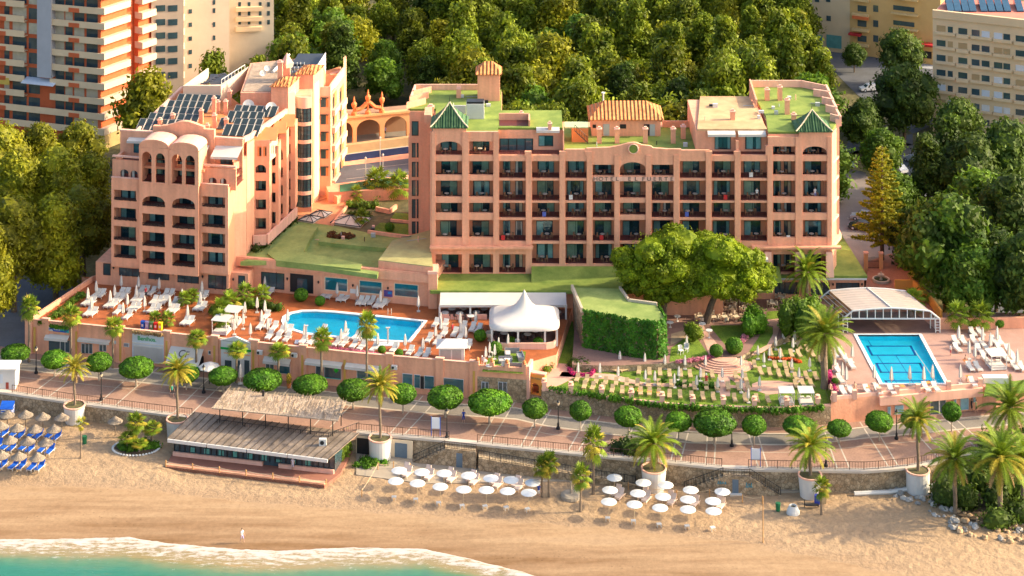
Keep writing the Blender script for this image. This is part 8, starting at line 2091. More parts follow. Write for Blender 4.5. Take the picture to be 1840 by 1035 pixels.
# canopy beds
def canopy_bed(grp):
    o=thing('canopy_bed','','daybed',(0,0,0),0,grp)
    q=MB(CUSH); q.box(-1.0,1.0,-1.0,.9,.22,.48); q.build('mattress',o)
    q=MB(WHITE); q.box(-1.1,1.1,-1.1,1.1,.1,.219); q.build('base',o)
    for x,y in ((-1.07,-1.07),(1.07,-1.07),(1.07,1.07),(-1.07,1.07)): q=MB(WHITE); q.box(x-.05,x+.05,y-.05,y+.05,0,2.0); q.build('post',o)
    q=MB(AWN)
    for k in range(7): y0=-1.15+k*2.3/7; q.hexa([(-1.2,y0,2.0),(1.2,y0,2.0),(1.2,y0+.3,2.12),(-1.2,y0+.3,2.12)],[(-1.2,y0,2.05),(1.2,y0,2.05),(1.2,y0+.3,2.17),(-1.2,y0+.3,2.17)])
    q.build('canopy',o)
    for s in (-1,1): q=MB(CUSH); q.box(s*.5-.3,s*.5+.3,.45,.85,.481,.75); q.build('pillow',o)
    return Proto(o)
CB=canopy_bed('white canopy beds of the hotel')
for px,py,z,rz,l in ((399,597,ZT,R(-14),'front canopy bed on the left terrace by the parapet'),(419,581,ZT,R(-14),'rear canopy bed on the left terrace beside the bushes'),(1413,724,ZG,0,'left one of the canopy beds at the right end of the lounger garden'),(1448,724,ZG,0,'right one of the canopy beds next to the thick date palm'),(1790,660,ZU,R(8),'canopy bed among loungers right of the right pool')): CB.put((*P(px,py,z)[:2],z),rz,'white '+l,sc=.86 if z==ZG else 1.0,group='white canopy beds of the hotel')
# coloured bins
for i,(m_,l) in enumerate(((BLU,'blue'),(mat('bin_violet',(.35,.3,.5),.6,.1,1),'pale violet'),(mat('bin_green',(.10,.22,.10),.6,.1,1),'dark green'),(mat('bin_red',(.55,.03,.03),.6,.1,1),'red'),(mat('bin_yellow',(.8,.55,.02),.6,.1,1),'yellow'))):
    p=P(257+i*7.8,590+i*.7,ZT); o=thing('recycling_bin','%s recycling bin in the coloured row at the terrace edge'%l,'bin',tuple(p),R(-12)); q=MB(m_); q.box(-.26,.26,-.25,.25,0,.95); q.build('body',o); q=MB(m_); q.box(-.29,.29,-.28,.28,.951,1.08); q.build('lid',o); q=MB(WHITE); q.box(-.13,.13,-.262,-.251,.35,.7); q.build('sticker',o)
p=P(880,612,ZT); q=MB(mat('pale_stone',(.5,.42,.32))); q.lathe([(.3,0),(.35,.1),(.22,.25),(.5,.7),(.55,1.15),(.62,1.2),(.5,1.2),(.45,1.0)],14,c=(0,0)); o=tag(q.build('stone_urn',loc=(p.x,p.y,ZT)),'large pale stone urn on the deck left of the tent','urn')
# garden loungers
GL=lounger('',TAN,TAN,.60,1.7,R(42),.05,.30); CG=closed_parasol(2.0,.26,'closed white parasols of the lounger garden')
gA=[(1148,671),(1167,673),(1186,674),(1203,676),(1223,676),(1240,677),(1263,677),(1280,678),(1322,680),(1340,684)]
gB=[(1037,684),(1054,686),(1071,688),(1088,690),(1107,691),(1126,692),(1145,693),(1165,694),(1184,694),(1206,695),(1230,696),(1248,699),(1269,699),(1288,700),(1308,699),(1327,700),(1344,700)]
gC=[(1050,697),(1065,699),(1083,701),(1100,704),(1118,706),(1133,707),(1151,708),(1167,709),(1184,711),(1203,713),(1222,714),(1243,716),(1263,717),(1282,718),(1320,720),(1339,720),(1360,721),(1380,722)]
gD=[(1356,660),(1393,661),(1411,661),(1367,672),(1383,673),(1403,640),(1385,638),(1422,640),(1436,640),(1436,626),(1451,632),(1460,640)]
gE=[(1449,680),(1466,681),(1430,682),(1415,676),(1443,694),(1458,694),(1430,695),(1475,652),(1400,676),(1422,664)]
rowput(GL,[('in the upper lawn row below the steps',gA),('in the middle garden row',gB),('in the front row along the wall hedge',gC),('between the paths right of the steps',gD),('near the thick date palm',gE)],ZG,lambda x:R(-12)+(x-1050)/400*R(20),'tan garden lounger','tan loungers of the garden')
for i,(px,py) in enumerate(((1103,668),(1123,667))): p=P(px,py,ZG); GL.put(tuple(p),R(60 if i==0 else -60),'tan garden lounger turned sideways by the ivy house, %s'%('left' if i==0 else 'right'),group='tan loungers of the garden')
for i,(px,py) in enumerate(((1150,704),(1167,706),(1184,707))):
    p=P(px,py,ZG); q=MB(TOWEL); q.M=Matrix.Translation((p.x,p.y,ZG))@Matrix.Rotation(R(-8),4,'Z'); q.box(-.3,.3,-.7,.32,.36,.38); tag(q.build('towel'),'orange towel spread on a front row garden lounger, %s'%nth(i,3),'towel','orange towels')
u1=[(1114,656),(1159,660),(1195,663),(1231,664),(1268,664),(1332,665),(1039,677),(1078,678)]
u2=[(1111,684),(1160,690),(1177,692),(1220,684),(1259,686),(1298,686),(1334,687),(1345,724)]
u3=[(1212,697),(1252,700),(1290,704),(1332,706),(1365,702)]
u4=[(1362,646),(1383,647),(1373,659),(1394,629),(1402,650),(1408,617),(1428,618),(1425,632),(1423,669),(1455,667),(1436,686)]
rowput(CG,[('just below the upper garden wall',u1),('in the middle of the lounger garden',u2),('towards the front hedge',u3),('among the loungers right of the steps',u4)],ZG,0,'closed white parasol','closed white parasols of the lounger garden')
CG.put((*P(1234,628,ZU)[:2],ZU),0,'closed white parasol beside two white chairs on the small upper lawn',group='closed white parasols of the lounger garden')
# right pool deck
rA=[(1500,641),(1512,637),(1520,650),(1530,660),(1505,668),(1510,686)]
rB=[(1717,617),(1731,617),(1748,602),(1762,602),(1750,616),(1766,622),(1720,630),(1760,632),(1776,636),(1770,648),(1786,617),(1797,618),(1796,630),(1812,633)]
rC=[(1743,664),(1757,664),(1807,647),(1822,648),(1823,662),(1836,664),(1790,640),(1800,640)]
rD=[(1558,706),(1578,706),(1602,706),(1664,701),(1681,701),(1748,692),(1530,708),(1515,708)]
rowput(WL,[('on the left side of the right pool',rA),('in the cluster right of the right pool',rB),('at the far right of the pool terrace',rC),('on the terrace edge before the right pool',rD)],ZU,R(10),'white cushioned sun lounger','white loungers of the hotel terraces',sc=(1.08,1.08,1.0))
for i,(px,py) in enumerate(((1559,702),(1578,702),(1622,701),(1668,695),(1740,684),(1735,655))):
    p=P(px,py,ZU); q=MB(TOWEL); q.M=Matrix.Translation((p.x,p.y,ZU))@Matrix.Rotation(R(10),4,'Z'); q.box(-.3,.3,-.3,.5,.52,.56); tag(q.build('towel'),'orange towel on a lounger by the right pool, %s'%nth(i,6),'towel','orange towels')
CR=closed_parasol(2.7,.30,'closed white parasols by the right pool')
rowput(CR,[('on the terrace edge before the right pool',[(1571,690),(1602,694),(1635,692),(1660,693),(1676,690)]),('on the left side of the right pool',[(1500,655),(1500,668),(1514,686),(1521,694),(1532,652)]),('right of the right pool',[(1723,619),(1792,620),(1752,652),(1726,690),(1828,662),(1742,646),(1780,632),(1766,622),(1813,650)])],ZU,0,'closed white parasol','closed white parasols by the right pool')
# beach: open white parasols with small tables, draped loungers
def beach_parasol():
    o=thing('beach_parasol','','parasol',(0,0,0),0,'open white beach parasols'); q=MB(AWN); n=16; vs=[];pr=[(1.0,1.98),(.97,2.02),(.5,2.16),(.02,2.28)]
    q.use(mat('white_canvas',(.64,.64,.62),.7,.03,1))
    q.lathe(pr,n); q.build('canopy',o); q=MB(mat('pale_wood_pole',(.55,.42,.26),.8,.1,3)); q.tube((0,0,-.2),(0,0,2.0),.035,.03,5); q.build('pole',o)
    for k in range(4): a=k*math.pi/2+.4; q=MB(_m['pale_wood_pole']); q.tube((0,0,1.6),(.8*math.cos(a),.8*math.sin(a),1.97),.015,.015,3); q.build('rib',o)
    return Proto(o)
BP=beach_parasol()
bpr=[('in the rear row of the left group',[(717,844),(758,847),(798,849),(842,853),(882,858),(918,861),(957,866)]),('in the front row of the left group',[(711,863),(750,867),(791,873),(833,878),(874,879),(912,881),(950,884)]),('in the rear row of the right group',[(1104,857),(1156,866),(1196,870),(1241,879),(1298,882)]),('in the middle row of the right group',[(1096,879),(1146,885),(1191,891),(1236,896),(1281,899)]),('in the front row of the right group',[(1094,900),(1140,905),(1186,911),(1236,914),(1282,917)])]
ZB=.38
for rn,row in bpr:
    for i,(px,py) in enumerate(row):
        p=P(px,py,ZB+2.1); BP.put((p.x,p.y,ZB),i*.7,'open white parasol %s, %s'%(rn,nth(i,len(row))),group='open white beach parasols')
tbm=MB(WHITE); tbm.box(-.3,.3,-.25,.25,.4,.45); 
for x,y in ((-.25,-.2),(.2,-.2),(-.25,.17),(.2,.17)): tbm.box(x,x+.05,y,y+.04,0,.399)
TBP=Proto(tag(tbm.build('beach_table'),'','table','small white beach tables'))
for rn,row in (('left',bpr[1][1]),('right',bpr[4][1])):
    for i,(px,py) in enumerate(row):
        p=P(px-1,py,ZB+2.1); TBP.put((p.x-.1,p.y-.75,ZB),.1*i,'small white table before the %s parasol group, %s'%(rn,nth(i,len(row))),group='small white beach tables')
DRP=mat('pink_white_drape',(.74,.58,.48),.85,.06,2)
BB2=lounger('',DRP,DRP,.78,1.9,R(60),.12,.32,'sun lounger','draped beach loungers')
for rn,row in (('left',[(733,856),(772,861),(812,865),(853,870),(895,876),(933,880),(728,850),(767,855),(807,859),(848,864),(890,870),(928,874)]),('right',[(1114,896),(1162,901),(1208,906),(1249,909),(1296,913),(1109,890),(1157,895),(1203,900),(1244,903),(1291,907)])):
    row=sorted(row)
    for i,(px,py) in enumerate(row): p=P(px,py,ZB); BB2.put((p.x,p.y,ZB),R(-28),'pale draped lounger of the %s white parasol group, %s'%(rn,nth(i,len(row))),sc=(.95,1,1.25),group='draped beach loungers')
# thatched parasols and blue loungers at left
THM=mat('grey_thatch',(.30,.24,.18),.95,.25,3,fine=.35,bump=.7,bscale=12)
o=thing('thatched_parasol','','parasol',(0,0,0),0,'thatched beach parasols'); q=MB(THM); r=random.Random(3); q.lathe([(1.0,1.75),(1.05,1.85),(.6,2.15),(.25,2.45),(.02,2.62)],14); q.build('thatch',o); 
q=MB(PBARK); q.tube((0,0,-.2),(0,0,1.8),.06,.05,6); q.build('pole',o); TPp=Proto(o)
thr=[('in the rearmost thatched row',[(13,743),(46,743),(77,747),(111,748)]),('in the second thatched row',[(2,764),(31,767),(63,769),(97,769)]),('in the third thatched row',[(18,789),(50,791),(82,793)]),('in the front thatched row',[(3,816),(34,818),(67,820)])]
for rn,row in thr:
    for i,(px,py) in enumerate(row): p=P(px,py,.8+2.1); TPp.put((p.x,p.y,.8),i,'grey thatched parasol %s, %s'%(rn,nth(i,len(row))),group='thatched beach parasols')
p=P(207,752,3.1); TPp.put((p.x,p.y,.85),2,'single thatched parasol left of the round planted bed',group='thatched beach parasols')
BLn=lounger('',BLU,WHITE,.72,1.9,R(50),.07,.32,grp='blue beach loungers')
rowput(BLn,[('in the rear beach row',[(7,783),(27,782),(37,786),(59,783),(69,787),(90,785),(102,789),(-4,780)]),('in the middle beach row',[(10,806),(21,809),(43,807),(54,811),(76,811),(90,814),(-3,804)]),('in the front beach row',[(5,839),(25,841),(39,841),(58,843),(72,843),(-8,838)])],.85,R(-18),'blue beach lounger','blue beach loungers',sc=(1.0,1.05,1.1))
q=MB(BLU,WHITE); 
for k in range(7): q.use(BLU if k%2 else WHITE); q.box(-.75,.75,-.9,.9,.2+k*.16,.34+k*.16)
q.use(BLU); q.hexa([(-.9,-.9,1.3),(.9,-.9,1.3),(.9,.3,1.9),(-.9,.3,1.9)],[(-.9,-.9,1.4),(.9,-.9,1.4),(.9,.3,2.0),(-.9,.3,2.0)]); p=P(14,748,.9); tag(q.build('lounger_stack',loc=tuple(p)),'stack of folded blue loungers against the wall at the left edge','sun lounger')
# bins, pot, odd things on the beach
q=MB(mat('bin_green_beach',(.02,.15,.06),.6,.1,1)); q.lathe([(.26,0),(.33,.95),(.33,1.0),(.02,1.02)],8); bb=Proto(tag(q.build('litter_bin'),'','bin'))
bb.put(tuple(P(152,797,.85)),0,'green litter bin on the sand right of the blue loungers'); bb.put(tuple(P(1398,918,.36)),0,'green litter bin left of the empty white planter pot')
q=MB(WHITE,SOIL); q.lathe([(.85,0),(.8,.3),(.5,.95),(.42,.95),(.4,.7)],14); q.use(SOIL); q.lathe([(.4,.75),(.02,.75)],12,cap=False); p=P(1425,922,.36); tag(q.build('planter_pot',loc=tuple(p)),'empty conical white planter pot standing on the sand','pot')
q=MB(mat('bin_blue_violet',(.03,.05,.35),.6,.1,1)); q.box(-.3,.3,-.3,.3,0,1.1); p=P(1468,905,.36); tag(q.build('beach_bin',loc=tuple(p)),'dark blue bin beside the short yellowing palm','bin')
q=MB(TAN); q.box(-.3,.3,-.3,.3,0,1.2); p=P(1480,904,.36); tag(q.build('beach_bin',loc=tuple(p)),'yellowish bin beside the short yellowing palm','bin')
q=MB(IRON); q.box(-1.2,-1.1,-.1,0,0,.9); q.box(-1.1,.6,-.5,0,.35,.45); q.box(.5,.6,-.1,0,0,.35); p=P(1462,911,.36); tag(q.build('beach_bench',loc=tuple(p)),'dark bench left of the blue bin on the sand','bench')
q=MB(_m['pale_concrete']); q.lathe([(1.35,0),(1.3,.35),(1.0,.5),(.02,.52)],16); q.tube((0,0,.5),(0,0,1.9),.16,.13,8); p=P(1026,893,.35); tag(q.build('concrete_plinth',loc=tuple(p)),'round concrete plinth with stump left of the front fan palm','plinth')
q=MB(_m['pale_concrete']); q.box(-1.0,1.0,-.3,.3,.3,.55); q.box(-1.1,-.7,-.3,.3,0,.9); q.box(.7,1.1,-.3,.3,0,.9); p=P(944,852,.4); tag(q.build('stone_bench',loc=tuple(p)),'curved stone bench at the back of the left parasol group','bench')
def ropefence(pts,label):
    o=thing('rope_fence',label,'fence'); q=MB(_m['rope_post_wood']); P3=[P(a,b,.35) for a,b in pts]
    for p in P3: q.tube(p,p+Vector((0,0,1.0)),.07,.06,6)
    q.build('post',o); q=MB(_m['rope'])
    for a,b in zip(P3[:-1],P3[1:]): q.path([a+(b-a)*t+Vector((0,0,.85-.22*math.sin(math.pi*t))) for t in (0,.25,.5,.75,1)],[.03]*5,4)
    q.build('rope',o)
ropefence([(650,893),(679,845),(707,843),(737,846),(770,852),(815,858),(860,864)],'wooden post and rope fence around the left parasol group')
ropefence([(1129,880),(1216,895),(1275,893),(1334,903),(1370,905)],'wooden post and rope fence behind the right parasol group')
q=MB(_m['rope_post_wood']); a=P(1371,975,.35); q.tube(a,a+Vector((0,0,5.6)),.07,.05,6); tag(q.build('pole'),'tall thin wooden pole on the sand right of the parasols','pole')
# street lamps
o=thing('street_lamp','','lamp',(0,0,0),0,'street lamps of the promenade'); q=MB(IRON); q.lathe([(.28,0),(.28,.25),(.16,.35),(.14,.8),(.07,.95),(.055,3.2),(.12,3.3)],8); q.build('post',o)
q=MB(mat('lamp_glass',(.75,.6,.4),.3,.05,2)); q.lathe([(.11,3.301),(.22,3.65),(.22,3.7)],6); q.build('lantern',o); q=MB(IRON); q.lathe([(.28,3.701),(.12,3.9),(.03,4.1)],6); q.build('cap',o); SLp=Proto(o)
sl_=[(65,671,'at the left end by the shop corner'),(182,719,'above the wall right of the yellowing palm'),(366,706,'before the big slanting awning'),(1003,771,'right of the orange gateway'),(803,787,'by the blue framed sign'),(1611,789,'at the corner of the pool terrace'),(1315,802,'right of the largest clipped tree'),(1484,838,'behind the railing near the planter palm')]
for px,py,l in sl_: p=P(px,py,ZP); SLp.put((p.x,p.y,ZP),0,'black street lamp '+l,sc=.97,group='street lamps of the promenade')
# blue framed signs
o=thing('information_sign','','sign',(0,0,0),0,'blue framed signs'); q=MB(BLU); q.box(-.62,-.54,-.05,.05,0,2.5); q.box(.54,.62,-.05,.05,0,2.5); q.build('frame',o); q=MB(mat('pale_sign_board',(.75,.76,.78),.5,.05,1)); q.box(-.539,.539,-.03,.03,.95,2.4); q.build('board',o); IS=Proto(o)
for px,py,l in ((783,783,'blue framed white sign board beside the street lamp at the stair head'),(1358,840,'blue framed white sign board at the railing right of the beach stairs')): p=P(px,py,ZP); IS.put((p.x,p.y,ZP),R(-4),l,group='blue framed signs')
# promenade parasol and pot
p=P(376,690,ZP); o=thing('cafe_parasol','large open cream cafe parasol before the shop row','parasol',(p.x,p.y,ZP)); q=MB(AWN); q.lathe([(1.55,2.35),(1.5,2.45),(.8,2.8),(.03,3.05)],8); q.build('canopy',o); q=MB(IRON); q.tube((0,0,0),(0,0,2.4),.05,.05,6); q.build('pole',o)
CP.put(tuple(P(432,690,ZP)),0,'closed cream parasol on the pavement by the white fronted shop',sc=1.2)
q=MB(ORG,LF['palm']); q.lathe([(.22,0),(.34,.55),(.36,.6),(.05,.6)],10); r=random.Random(2)
q.use(LF['palmy'])
for i in range(260): d=rvec(r); leaf(q,Vector((d.x*.35,d.y*.35,1.25+d.z*.75)),(d+rvec(r)).normalized(),.16,r,r.random())
p=P(519,697,ZP); tag(q.build('potted_plant',loc=tuple(p)),'yellow potted plant on the pavement between two clipped trees','plant')
# dining sets under the pines, under the tent and pergola
CH_=mat('cream_rattan',(.68,.55,.40),.7,.08,3)
def chair(mt,grp):
    o=thing('dining_chair','','chair',(0,0,0),0,grp); q=MB(mt); q.box(-.23,.23,-.22,.22,.42,.48); q.build('seat',o)
    q=MB(mt); n=7; 
    for k in range(n): a=R(180)*k/(n-1); b=R(180)*(k+1)/(n-1); 
    pts=[(-.27*math.cos(R(180)*k/6),.05+.22*math.sin(R(180)*k/6)) for k in range(7)]
    for (x0,y0),(x1,y1) in zip(pts[:-1],pts[1:]): q.hexa([(x0,y0,.481),(x1,y1,.481),(x1*.9,y1*.9,.481),(x0*.9,y0*.9,.481)],[(x0,y0,.88),(x1,y1,.88),(x1*.9,y1*.9,.88),(x0*.9,y0*.9,.88)])
    q.build('backrest',o)
    for x,y in ((-.2,-.18),(.17,-.18),(-.2,.16),(.17,.16)): q=MB(mt); q.box(x,x+.035,y,y+.035,0,.419); q.build('leg',o)
    return Proto(o)
def table(mt,top,grp,round_=False,w_=.42):
    o=thing('dining_table','','table',(0,0,0),0,grp); q=MB(top); 
    if round_: q.lathe([(w_,.70),(w_,.75),(.01,.752)],14)
    else: q.box(-w_,w_,-w_,w_,.70,.75)
    q.build('tabletop',o); q=MB(mt); q.lathe([(.22,0),(.2,.04),(.05,.06),(.05,.699)],8); q.build('pedestal',o); return Proto(o)
DC=chair(CH_,'cream dining chairs under the pines'); DT=table(CH_,CH_,'dining tables under the pines')
dset=[('in the rear dining row',[(1279,551),(1300,550),(1316,550),(1338,550)]),('in the middle dining row',[(1277,563),(1295,563),(1314,563),(1338,563)]),('in the front dining row',[(1258,577),(1282,578),(1302,577),(1323,577),(1340,577)]),('in the left dining corner',[(1203,548),(1232,547),(1198,560),(1212,560),(1228,559)]),('by the right podium windows',[(1402,540),(1388,553)])]
for rn,row in dset:
    for i,(px,py) in enumerate(row):
        p=P(px,py,ZU); DT.put((p.x,p.y,ZU),.1*i,'cream dining table %s, %s'%(rn,nth(i,len(row))),group='dining tables under the pines')
        for s,(dx,dy,rz) in enumerate(((-.55,.25,R(70)),(.55,.25,R(-70)),(.0,.72,0),(.25,-.7,R(180)))):
            if s==3 and i%2: continue
            DC.put((p.x+dx,p.y+dy,ZU),rz,'cream armchair %s of its table %s, %s'%(('left','right','behind','in front')[s],rn,nth(i,len(row))),group='cream dining chairs under the pines')
TT=table(WHITE,WHITE,'white pedestal tables of the garden',True,.5)
for px,py,l in ((1204,588,'white round table at the left of the garden terrace'),(1217,577,'white round table under the left stone pine'),(1262,595,'tall white pedestal table left of the upper lawn'),(1274,607,'tall white pedestal table at the lawn corner'),(1192,590,'white round table next to the ivy house')): TT.put((*P(px,py,ZU)[:2],ZU),0,l,sc=(1,1,1.5 if px>1240 else 1),group='white pedestal tables of the garden')
WC=chair(WHITE,'white garden chairs')
for px,py,rz,l in ((1223,637,R(40),'left white garden chair on the small upper lawn'),(1233,633,R(-30),'right white garden chair on the small upper lawn')): WC.put((*P(px,py,ZU)[:2],ZU),rz,l,sc=1.4,group='white garden chairs')
BT=table(IRON,WHITE,'white clothed tables in the tent and pergola',True,.55)
bts=[('in the marquee tent',[(887,597),(906,604),(930,600),(948,606),(962,600),(915,592),(975,594)]),('under the pergola',[(800,567),(812,560),(826,568),(832,560),(856,566),(870,560),(1002,566),(846,573)])]
BC=chair(mat('dark_chair',(.07,.05,.05),.6,.1,3),'dark chairs in the tent and pergola')
for rn,row in bts:
    row=sorted(row)
    for i,(px,py) in enumerate(row):
        p=P(px,py+4,ZT); BT.put((p.x,p.y,ZT+.05),0,'round white clothed table %s, %s'%(rn,nth(i,len(row))),group='white clothed tables in the tent and pergola')
        for s,a in enumerate((0,2.1,4.2)): BC.put((p.x+.8*math.sin(-a),p.y+.8*math.cos(a),ZT+.05),a,'dark chair %s of a table %s, %s table'%(('behind','left','right')[s],rn,nth(i,len(row))),group='dark chairs in the tent and pergola')
# terrace of the stone building: sofas and tables
GRY=mat('grey_wicker',(.20,.20,.22),.7,.1,3)
o=thing('outdoor_sofa','','sofa',(0,0,0),0,'grey sofas with white cushions'); q=MB(GRY); q.box(-.95,.95,-.4,.4,0,.3); q.box(-.95,.95,.3,.42,.301,.75); q.box(-.97,-.85,-.4,.299,.301,.6); q.box(.85,.97,-.4,.299,.301,.6); q.build('frame',o); q=MB(CUSH); q.box(-.83,.83,-.38,.28,.302,.45); q.build('cushion',o); SF=Proto(o)
for px,py,rz,l in ((908,652,0,'front grey sofa on the grass terrace'),(921,633,R(180),'rear grey sofa on the grass terrace'),(935,645,R(-80),'right grey sofa along the terrace wall'),(912,640,R(90),'left grey sofa on the grass terrace'),(927,660,R(180),'grey sofa nearest the terrace corner')): SF.put((*P(px,py,ZT)[:2],ZT+.03),rz,l,group='grey sofas with white cushions')
for px,py,rz,l in ((870,655,R(120),'white armchair at the terrace corner pier'),(884,640,R(60),'white chair left on the grass terrace'),(886,632,0,'white chair behind on the grass terrace'),(905,664,R(200),'white chair by the terrace parapet'),(930,625,0,'white chair at the back of the grass terrace')): WC.put((*P(px,py,ZT)[:2],ZT+.03),rz,l,sc=1.3,group='white garden chairs')
for px,py,rz in ((879,668,0),(912,655,0)): TT.put((*P(px,py-4,ZT)[:2],ZT+.03),rz,'low white table on the grass terrace, %s'%('left' if px<900 else 'right'),sc=(1,1,.7),group='white pedestal tables of the garden')
rowput(CP,[('on the grass terrace of the stone building',[(873,650),(880,642),(896,633),(889,646),(913,627)])],ZT,0,'closed white parasol','closed white parasols of the left terrace',sc=.9)
# balcony furniture
BRW=mat('brown_wicker',(.30,.17,.09),.8,.15,3); HC=chair(BRW,'balcony chairs'); HT=table(BRW,mat('pale_table_top',(.55,.48,.4),.6,.1,2),'balcony tables',True,.36)
rb=random.Random(12); FN=['top arcade','fifth','fourth','third','second','lowest']
nmr={0:'fifth',1:'fourth',2:'third',3:'second',4:'lowest',5:'top'}
for (i,r_,a,b,top,bot,fb) in decks:
    z=zz(fb)+.03; xc=xx((a+b)/2)+rb.uniform(-.7,.6)
    for s,(dx,rz) in enumerate(((-.62,R(75)),(.62,R(-75)))):
        HC.put((xc+dx,303.0+rb.uniform(.9,1.3),z),rz+rb.uniform(-.4,.4),'%s chair on the %s balcony row, bay %s'%(('left','right')[s],nmr[r_],nth(i,13)),group='balcony chairs')
    HT.put((xc,303.0+rb.uniform(.9,1.3),z),0,'small table on the %s balcony row, bay %s'%(nmr[r_],nth(i,13)),group='balcony tables')
# vehicles
def vehicle(nm,lab,L,Wd,H_,body,px,py,z,rz,van=False):
    p=P(px,py,z); o=thing(nm,lab,'van' if van else 'car',(p.x,p.y,z),rz); q=MB(body); w2=Wd/2
    if van: prof=[(-L/2,.35),(L/2,.35),(L/2,1.0),(L/2-.3,1.2),(L/2-.9,H_),(-L/2+.05,H_),(-L/2,H_-.2)]
    else: prof=[(-L/2,.35),(L/2,.3),(L/2,.7),(L/2-.9,.88),(L/2-1.6,H_),(-L/2+1.0,H_),(-L/2+.3,.95),(-L/2,.85)]
    n=len(prof); tp=[.86 if z>.95 else 1 for x,z in prof]
    q.add([(x,-w2*t,z) for (x,z),t in zip(prof,tp)]+[(x,w2*t,z) for (x,z),t in zip(prof,tp)],[tuple(range(n)),tuple(range(n,2*n))[::-1]]+[(i,n+i,n+(i+1)%n,(i+1)%n) for i in range(n)]); q.build('body',o)
    q=MB(DGLASS); z0=1.0 if not van else 1.25
    for s in (-1,1):
        k=w2*.9; q.add([(-L/2+(1.0 if not van else .5),s*(k+.04),z0),(L/2-1.7 if not van else L/2-.8,s*(k+.04),z0),(L/2-1.8 if not van else L/2-1.0,s*(k-.02),H_-.12),(-L/2+1.15,s*(k-.02),H_-.12)],[(0,1,2,3)])
    q.add([(L/2-.95 if not van else L/2-.36,-w2*.8,z0-.05),(L/2-.95 if not van else L/2-.36,w2*.8,z0-.05),(L/2-1.55 if not van else L/2-.85,w2*.75,H_-.05),(L/2-1.55 if not van else L/2-.85,-w2*.75,H_-.05)],[(0,1,2,3)]); q.build('window',o)
    for x in (-L/2+.8,L/2-.8):
        for s in (-1,1):
            wq=MB(IRON,PALEB); wq.M=Matrix.Translation((x,s*(w2-.08),.33))@Matrix.Rotation(R(90),4,'X'); wq.lathe([(.33,-.1),(.33,.1)],12); wq.use(PALEB); wq.lathe([(.18,-.11),(.18,.11)],8); wq.build('wheel',o)
    for s in (-1,1): hq=MB(PALEB); hq.box(L/2-.02,L/2+.02,s*w2*.75-.12,s*w2*.75+.12,.6,.75); hq.build('headlight',o)
    return o
WP=mat('white_car_paint',(.75,.75,.75),.25,.03,1,spec=.6); BP_=mat('dark_car_paint',(.02,.022,.03),.2,.1,1,spec=.7); GP=mat('silver_car_paint',(.40,.42,.45),.25,.05,1,spec=.7)
vehicle('parked_van','white van parked in the shade behind the right corner of the hotel',4.8,1.9,2.0,WP,1519,298,5.2,R(100),True)
vehicle('parked_car','dark car in the car park left of the araucaria, upper one',4.2,1.75,1.45,BP_,1548,412,5.2,R(160)); vehicle('parked_car','grey car in the car park half hidden by the araucaria',4.2,1.75,1.45,GP,1552,395,5.2,R(160))
vehicle('parked_car','white car on the sloping street behind the araucaria',4.2,1.75,1.45,WP,1612,308,2.93,R(120)); vehicle('parked_car','pale car on the street at the gap in the dark trees',4.2,1.75,1.45,GP,1642,292,2.93,R(120))
vehicle('parked_car','silver car on the curving street at the right edge',4.2,1.75,1.45,GP,1826,492,2.95,R(125)); vehicle('parked_car','white car at the junction between the dark street trees',4.2,1.75,1.45,WP,1563,163,2.93,R(190)); vehicle('parked_car','dark car on the junction road left of the sand coloured block',4.2,1.75,1.45,BP_,1590,150,2.93,R(190))
# lamp posts of lane, flag etc
for px,py,h,l in ((683,322,9,'tall grey lamp mast beside the tennis court'),(657,318,4,'short grey lamp post left of the mast by the court'),(688,316,4.5,'short grey lamp post right of the mast by the court')):
    p=P(px,py,13.2); q=MB(mat('grey_metal_post',(.45,.45,.42),.5,.1,1)); q.tube((p.x,p.y,13.2),(p.x,p.y,13.2+h*.75),.07,.05,6); q.lathe([(.18,13.2+h*.75),(.2,13.4+h*.75),(.02,13.6+h*.75)],8,c=(p.x,p.y)); tag(q.build('lamp_post'),l,'lamp')
